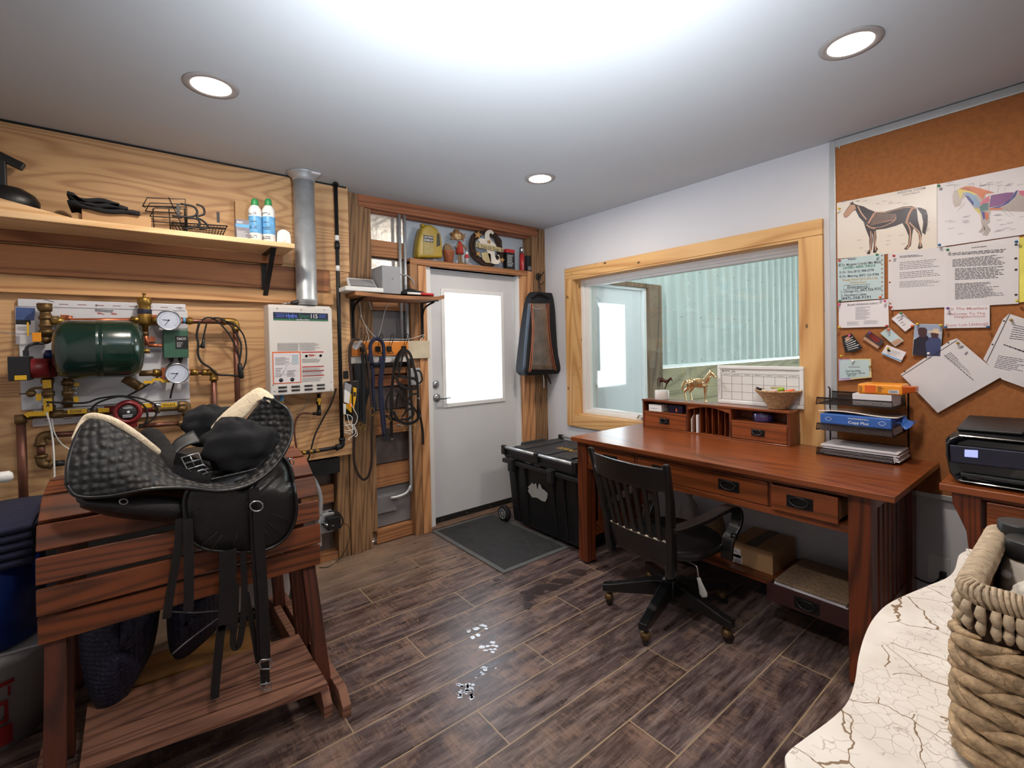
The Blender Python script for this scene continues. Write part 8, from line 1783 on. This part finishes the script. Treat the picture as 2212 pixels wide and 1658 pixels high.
# ================================================================ WHITE CRACKLED TABLE AND BASKET
def crackle():
    m, nt, b = newmat('crackle_paint'); v = coord(nt, (1, 1, 1)); n1 = N(nt, 'ShaderNodeTexNoise'); n1.inputs['Scale'].default_value = 7; n1.inputs['Detail'].default_value = 4; nt.links.new(v, n1.inputs['Vector'])
    mv = N(nt, 'ShaderNodeVectorMath', operation='MULTIPLY_ADD'); mv.inputs[1].default_value = (.10, .10, .10); nt.links.new(n1.outputs['Color'], mv.inputs[0]); nt.links.new(v, mv.inputs[2])
    def cr(s, w_, vv=mv.outputs[0]):
        vo = N(nt, 'ShaderNodeTexVoronoi', feature='DISTANCE_TO_EDGE'); vo.inputs['Scale'].default_value = s; nt.links.new(vv, vo.inputs['Vector'])
        return math_(nt, 'LESS_THAN', vo.outputs['Distance'], w_)
    big = math_(nt, 'MULTIPLY', cr(7, .007), math_(nt, 'GREATER_THAN', noise(nt, v, 5, 3), .47)); small = math_(nt, 'MULTIPLY', cr(42, .02), math_(nt, 'GREATER_THAN', noise(nt, v, 6, 3), .50))
    f = math_(nt, 'MAXIMUM', big, math_(nt, 'MULTIPLY', small, .45))
    chip = math_(nt, 'MULTIPLY', math_(nt, 'GREATER_THAN', noise(nt, v, 26, 5, .7), .69), .7)
    base = ramp(nt, noise(nt, v, 9, 5), [(.3, s2l((204, 196, 186))), (.7, s2l((224, 218, 210)))])
    nt.links.new(mix(nt, math_(nt, 'MAXIMUM', f, chip), base, s2l((124, 100, 74))), b.inputs['Base Color']); b.inputs['Roughness'].default_value = .6
    bump(nt, b, math_(nt, 'SUBTRACT', 1, f), .6, .003); MATS['crackle_paint'] = m
crackle()
TZ = .75
ol = [(1696, 1642.6), (1704, 1619), (1739.5, 1591), (1799, 1547), (1831, 1512), (1846.6, 1468), (1854.5, 1416.5), (1868, 1369), (1890, 1329), (1926, 1297.5), (1997, 1266), (2045, 1246), (2063, 1226), (2071, 1198), (2088.5, 1188)]
q = [P(a_, b_, 'z', TZ) for a_, b_ in ol]
q = [Vector((-2.30, -3.50, TZ)), Vector((-2.31, -3.3, TZ)), Vector((-2.30, -3.12, TZ)), Vector((-2.262, -3.045, TZ))]+q+[Vector((-.98, -3.08, TZ)), Vector((-.96, -3.3, TZ)), Vector((-.97, -3.6, TZ))]
top = spline(q, 4)
t = thing('side_table', 'cream crackle painted side table with a wavy edge in the near right corner', 'table', (-1.65, -3.4, 0))
cz = Vector((-1.6, -3.62, TZ)); 
m = MB().prism([Vector((p.x, p.y, TZ-.03)) for p in top], (0, 0, .03)); m.obj('table_top', 'crackle_paint', t, bev=.006, seg=3)
for x, y in ((-2.18, -3.2), (-1.10, -3.2), (-2.18, -3.5), (-1.10, -3.5)): MB().lathe([(.02, 0), (.028, .05), (.02, .1), (.03, .5), (.034, .72)], (x, y, 0), n=16).obj('leg', 'crackle_paint', t)
# basket
plain('seagrass', (164, 138, 106), .75, var=.42, vs=55, bmp=1., bs=190); plain('seagrass_dark', (70, 52, 36), .9)
plain('raffia', (176, 156, 130), .75, var=.22, vs=60, bmp=.6, bs=160)
kx0, kx1, ky0, ky1, kz0, kz1 = -2.02, -1.66, -3.50, -3.195, TZ+.001, TZ+.268
def perim(s, r=.03, o=0):
    """point and outward normal on the rounded rectangle, s in metres"""
    x0, x1, y0, y1 = kx0-o, kx1+o, ky0-o, ky1+o; W_, D_ = x1-x0-2*r, y1-y0-2*r; Q = PI*r/2; L = 2*(W_+D_)+4*Q; s = s % L
    segs = [(W_, (x0+r, y1), (1, 0), (0, 1)), (Q, (x1-r, y1-r), None, 90), (D_, (x1, y1-r), (0, -1), (1, 0)), (Q, (x1-r, y0+r), None, 0), (W_, (x1-r, y0), (-1, 0), (0, -1)), (Q, (x0+r, y0+r), None, -90), (D_, (x0, y0+r), (0, 1), (-1, 0)), (Q, (x0+r, y1-r), None, -180)]
    for l, o_, d, n in segs:
        if s <= l:
            if d: return Vector((o_[0]+d[0]*s, o_[1]+d[1]*s, 0)), Vector((n[0], n[1], 0))
            a_ = math.radians(n)-s/r; return Vector((o_[0]+r*math.cos(a_), o_[1]+r*math.sin(a_), 0)), Vector((math.cos(a_), math.sin(a_), 0))
        s -= l
    return perim(0, r, o)
PL = 2*((kx1-kx0-.06)+(ky1-ky0-.06))+4*PI*.03/2
t = thing('woven_basket', 'tall rectangular seagrass basket with a wrapped rim on the cream table', 'basket', (-1.85, -3.35, TZ))
rows = [[perim(PL*j/60)[0]+Vector((0, 0, z)) for j in range(60)] for z in (kz0+.004, kz1-.02)]
m = MB(); m.grid(rows, 0, closed=True, smooth=False); m.add(rows[0], [list(range(60))]); m.obj('inner_wall', 'seagrass_dark', t, solid=.008)
m = MB(); rh = .028; nr = 7; k = int(PL/.036)
for r_ in range(nr):
    zc = kz0+.022+r_*rh
    for i in range(k):
        s0 = PL*(i+.5*(r_ % 2))/k; pts = []
        sg = 1 if r_ % 2 else -1
        for u in (0, .2, .4, .6, .8, 1):
            p, n = perim(s0+u*.095); pts.append(p+n*(.008+.010*math.sin(PI*u))+Vector((0, 0, zc+sg*(u-.5)*.030)))
        m.tube(pts, [.002, .0075, .0105, .0098, .006, .002], 8, sp=2)
m.obj('weave', 'seagrass', t)
m = MB(); k2 = int(PL/.0125)
for i in range(k2):
    p, n = perim(PL*i/k2)
    near = True
    c = p+n*.010
    m.tube([c+Vector((0, 0, kz1-.054)), c+n*.005+Vector((0, 0, kz1-.044)), c+Vector((0, 0, kz1-.034)), c+n*.006+Vector((0, 0, kz1-.024)), c+n*.003+Vector((0, 0, kz1-.012))], [.004, .0068, .0052, .0072, .005], 7, sp=2)
m.obj('braided_band', 'raffia', t)
m = MB(); m.tube([perim(PL*i/80)[0]+Vector((0, 0, kz1)) for i in range(80)], .0145, 12, closed=True)
for i in range(int(PL/.0065)):
    s0 = i*.0065; p, n = perim(s0); tg = perim(s0+.004)[0]-p; tg.normalize(); pts = []
    for j in range(8): a_ = 2*PI*j/8; pts.append(p+Vector((0, 0, kz1))+n*.016*math.cos(a_)+Vector((0, 0, .016*math.sin(a_)))+tg*.004*math.sin(a_))
    m.tube(pts, .0026+random.random()*.001, 6, closed=True)
m.obj('wrapped_rim', 'raffia', t)
for k, (px, py, r_, lab) in enumerate(((2204, 1128, .031, 'white bottle with a black cap in the basket, further back'), (2226, 1166, .032, 'white bottle with a black cap in the basket, nearer the camera'))):
    c = P(px, py, 'z', kz1+.034-.012*k); tt = thing('lotion_bottle', lab, 'bottle', (c.x, c.y, TZ+.01), 'bottles in the woven basket')
    zt_ = c.z; MB().lathe([(r_*1.15, 0), (r_*1.2, .01), (r_*1.2, zt_-TZ-.08), (r_*.95, zt_-TZ-.055), (r_*.9, zt_-TZ-.042)], (c.x, c.y, TZ+.01), n=28).obj('body', 'bone_white', tt)
    MB().lathe([(r_, zt_-.034), (r_*1.02, zt_-.03), (r_*1.02, zt_-.003), (r_*.96, zt_)], (c.x, c.y, 0), n=28).obj('cap', 'black_plastic', tt)
plain('orange_cloth', (196, 130, 62), .7, var=.15, vs=20)
rws = [[(-1.985+.045*u, -3.46+.055*v, kz1-.075+.02*math.sin(u*1.7+v*.9)+.012*math.sin(v*2+u)) for u in range(6)] for v in range(5)]
m = MB(); m.grid(rws, 3); tag(m.obj('orange_cloth', 'orange_cloth', solid=.003), 'orange spotted cloth tucked into the woven basket', 'cloth')
c = P(2205, 1268, 'z', kz1-.02); bag('white_cloth', 'balled white cloth beside the orange cloth in the basket', 'bone_white', Vector((c.x+.02, c.y-.02, c.z-.03)), (.045, .035, .035), 5)
c = P(2190, 1225, 'z', kz1-.03); bag('clear_wrapping', 'crumpled pale wrapping below the bottles in the basket', 'paper', Vector((c.x+.02, c.y-.01, c.z-.02)), (.04, .03, .03), 15)
# ================================================================ MARKS ON THE FLOOR
plain('reflecting_spot', (120, 116, 118), .06, var=.1, coat=1); rr = random.Random(11)  # smooth patches shaped for the door glass reflection, not white matter
def blobs(name, lab, cells, mat, kind='stain'):
    m = MB()
    for cx, cy, rx, ry in cells:
        n = 9; ph = rr.uniform(0, 6); m.prism([P(cx+rx*(1+.22*math.sin(3*a_*2*PI/n+ph))*math.cos(a_*2*PI/n), cy+ry*(1+.2*math.cos(2*a_*2*PI/n+ph))*math.sin(a_*2*PI/n), 'z', .0006) for a_ in range(n)], (0, 0, .0006))
    o = tag(m.obj(name, mat), lab, kind); o['kind'] = 'stuff'
def A_(x, y): return (680+x/3.16, 1150+y/3.16)
pr = [(*A_(a_, b_), rx/3.16, ry/3.16) for a_, b_, rx, ry in ((1100, 655, 26, 11), (1135, 630, 20, 9), (1160, 637, 16, 8), (1085, 628, 18, 9), (1050, 670, 16, 12), (1105, 600, 22, 8), (1140, 608, 16, 7), (1078, 716, 18, 11), (1115, 700, 18, 10), (1170, 655, 12, 7))]
blobs('white_print', 'smooth cracked print mirroring the door glass on the floor, farthest of the four', pr, 'reflecting_spot')
pr = [(*A_(a_, b_), rx/3.16, ry/3.16) for a_, b_, rx, ry in ((1140, 780, 22, 14), (1180, 775, 17, 8), (1215, 770, 15, 7), (1240, 775, 14, 9), (1215, 750, 20, 9), (1165, 803, 18, 8), (1200, 797, 14, 7), (1230, 795, 13, 8), (1215, 815, 16, 8))]
blobs('white_print', 'smooth cracked print mirroring the door glass on the floor, second farthest', pr, 'reflecting_spot')
pr = [(*A_(1160+rr.uniform(-30, 30), 940+rr.uniform(-25, 25)), rr.uniform(1, 4), rr.uniform(1, 3)) for _ in range(14)]+[(*A_(1100, 990), 2, 1.5), (*A_(1235, 925), 2, 1.5)]
blobs('white_print', 'faint scatter of smooth spots mirroring the door glass on the floor, third farthest', pr, 'reflecting_spot')
pr = [(*A_(1020+rr.uniform(-50, 60), 1080+rr.uniform(-50, 55)), rr.uniform(2, 6), rr.uniform(1.5, 4)) for _ in range(34)]
blobs('white_print', 'smooth cracked print mirroring the door glass on the floor nearest the camera', pr, 'reflecting_spot')
plain('damp_dark', (58, 48, 46), .3, var=.2); plain('crumb', (150, 126, 92), .9)
pr = [(*A_(a_, b_), rx/3.16, ry/3.16) for a_, b_, rx, ry in ((1600, 370, 90, 22), (1520, 400, 60, 26), (1690, 330, 80, 22), (1800, 270, 70, 22), (1460, 440, 40, 26), (1455, 500, 34, 22), (1240, 322, 26, 10), (1430, 408, 30, 14), (1690, 1155, 16, 12), (1660, 1175, 14, 10), (1715, 1140, 10, 8))]
blobs('dark_stain', 'dark damp stain on the floor between the mat and the chair', pr, 'damp_dark')
pr = [(rr.uniform(700, 1350), rr.uniform(1180, 1600), rr.uniform(.8, 2), rr.uniform(.6, 1.4)) for _ in range(60)]
blobs('floor_debris', 'scattered crumbs and straw bits on the tiled floor', pr, 'crumb', 'debris')
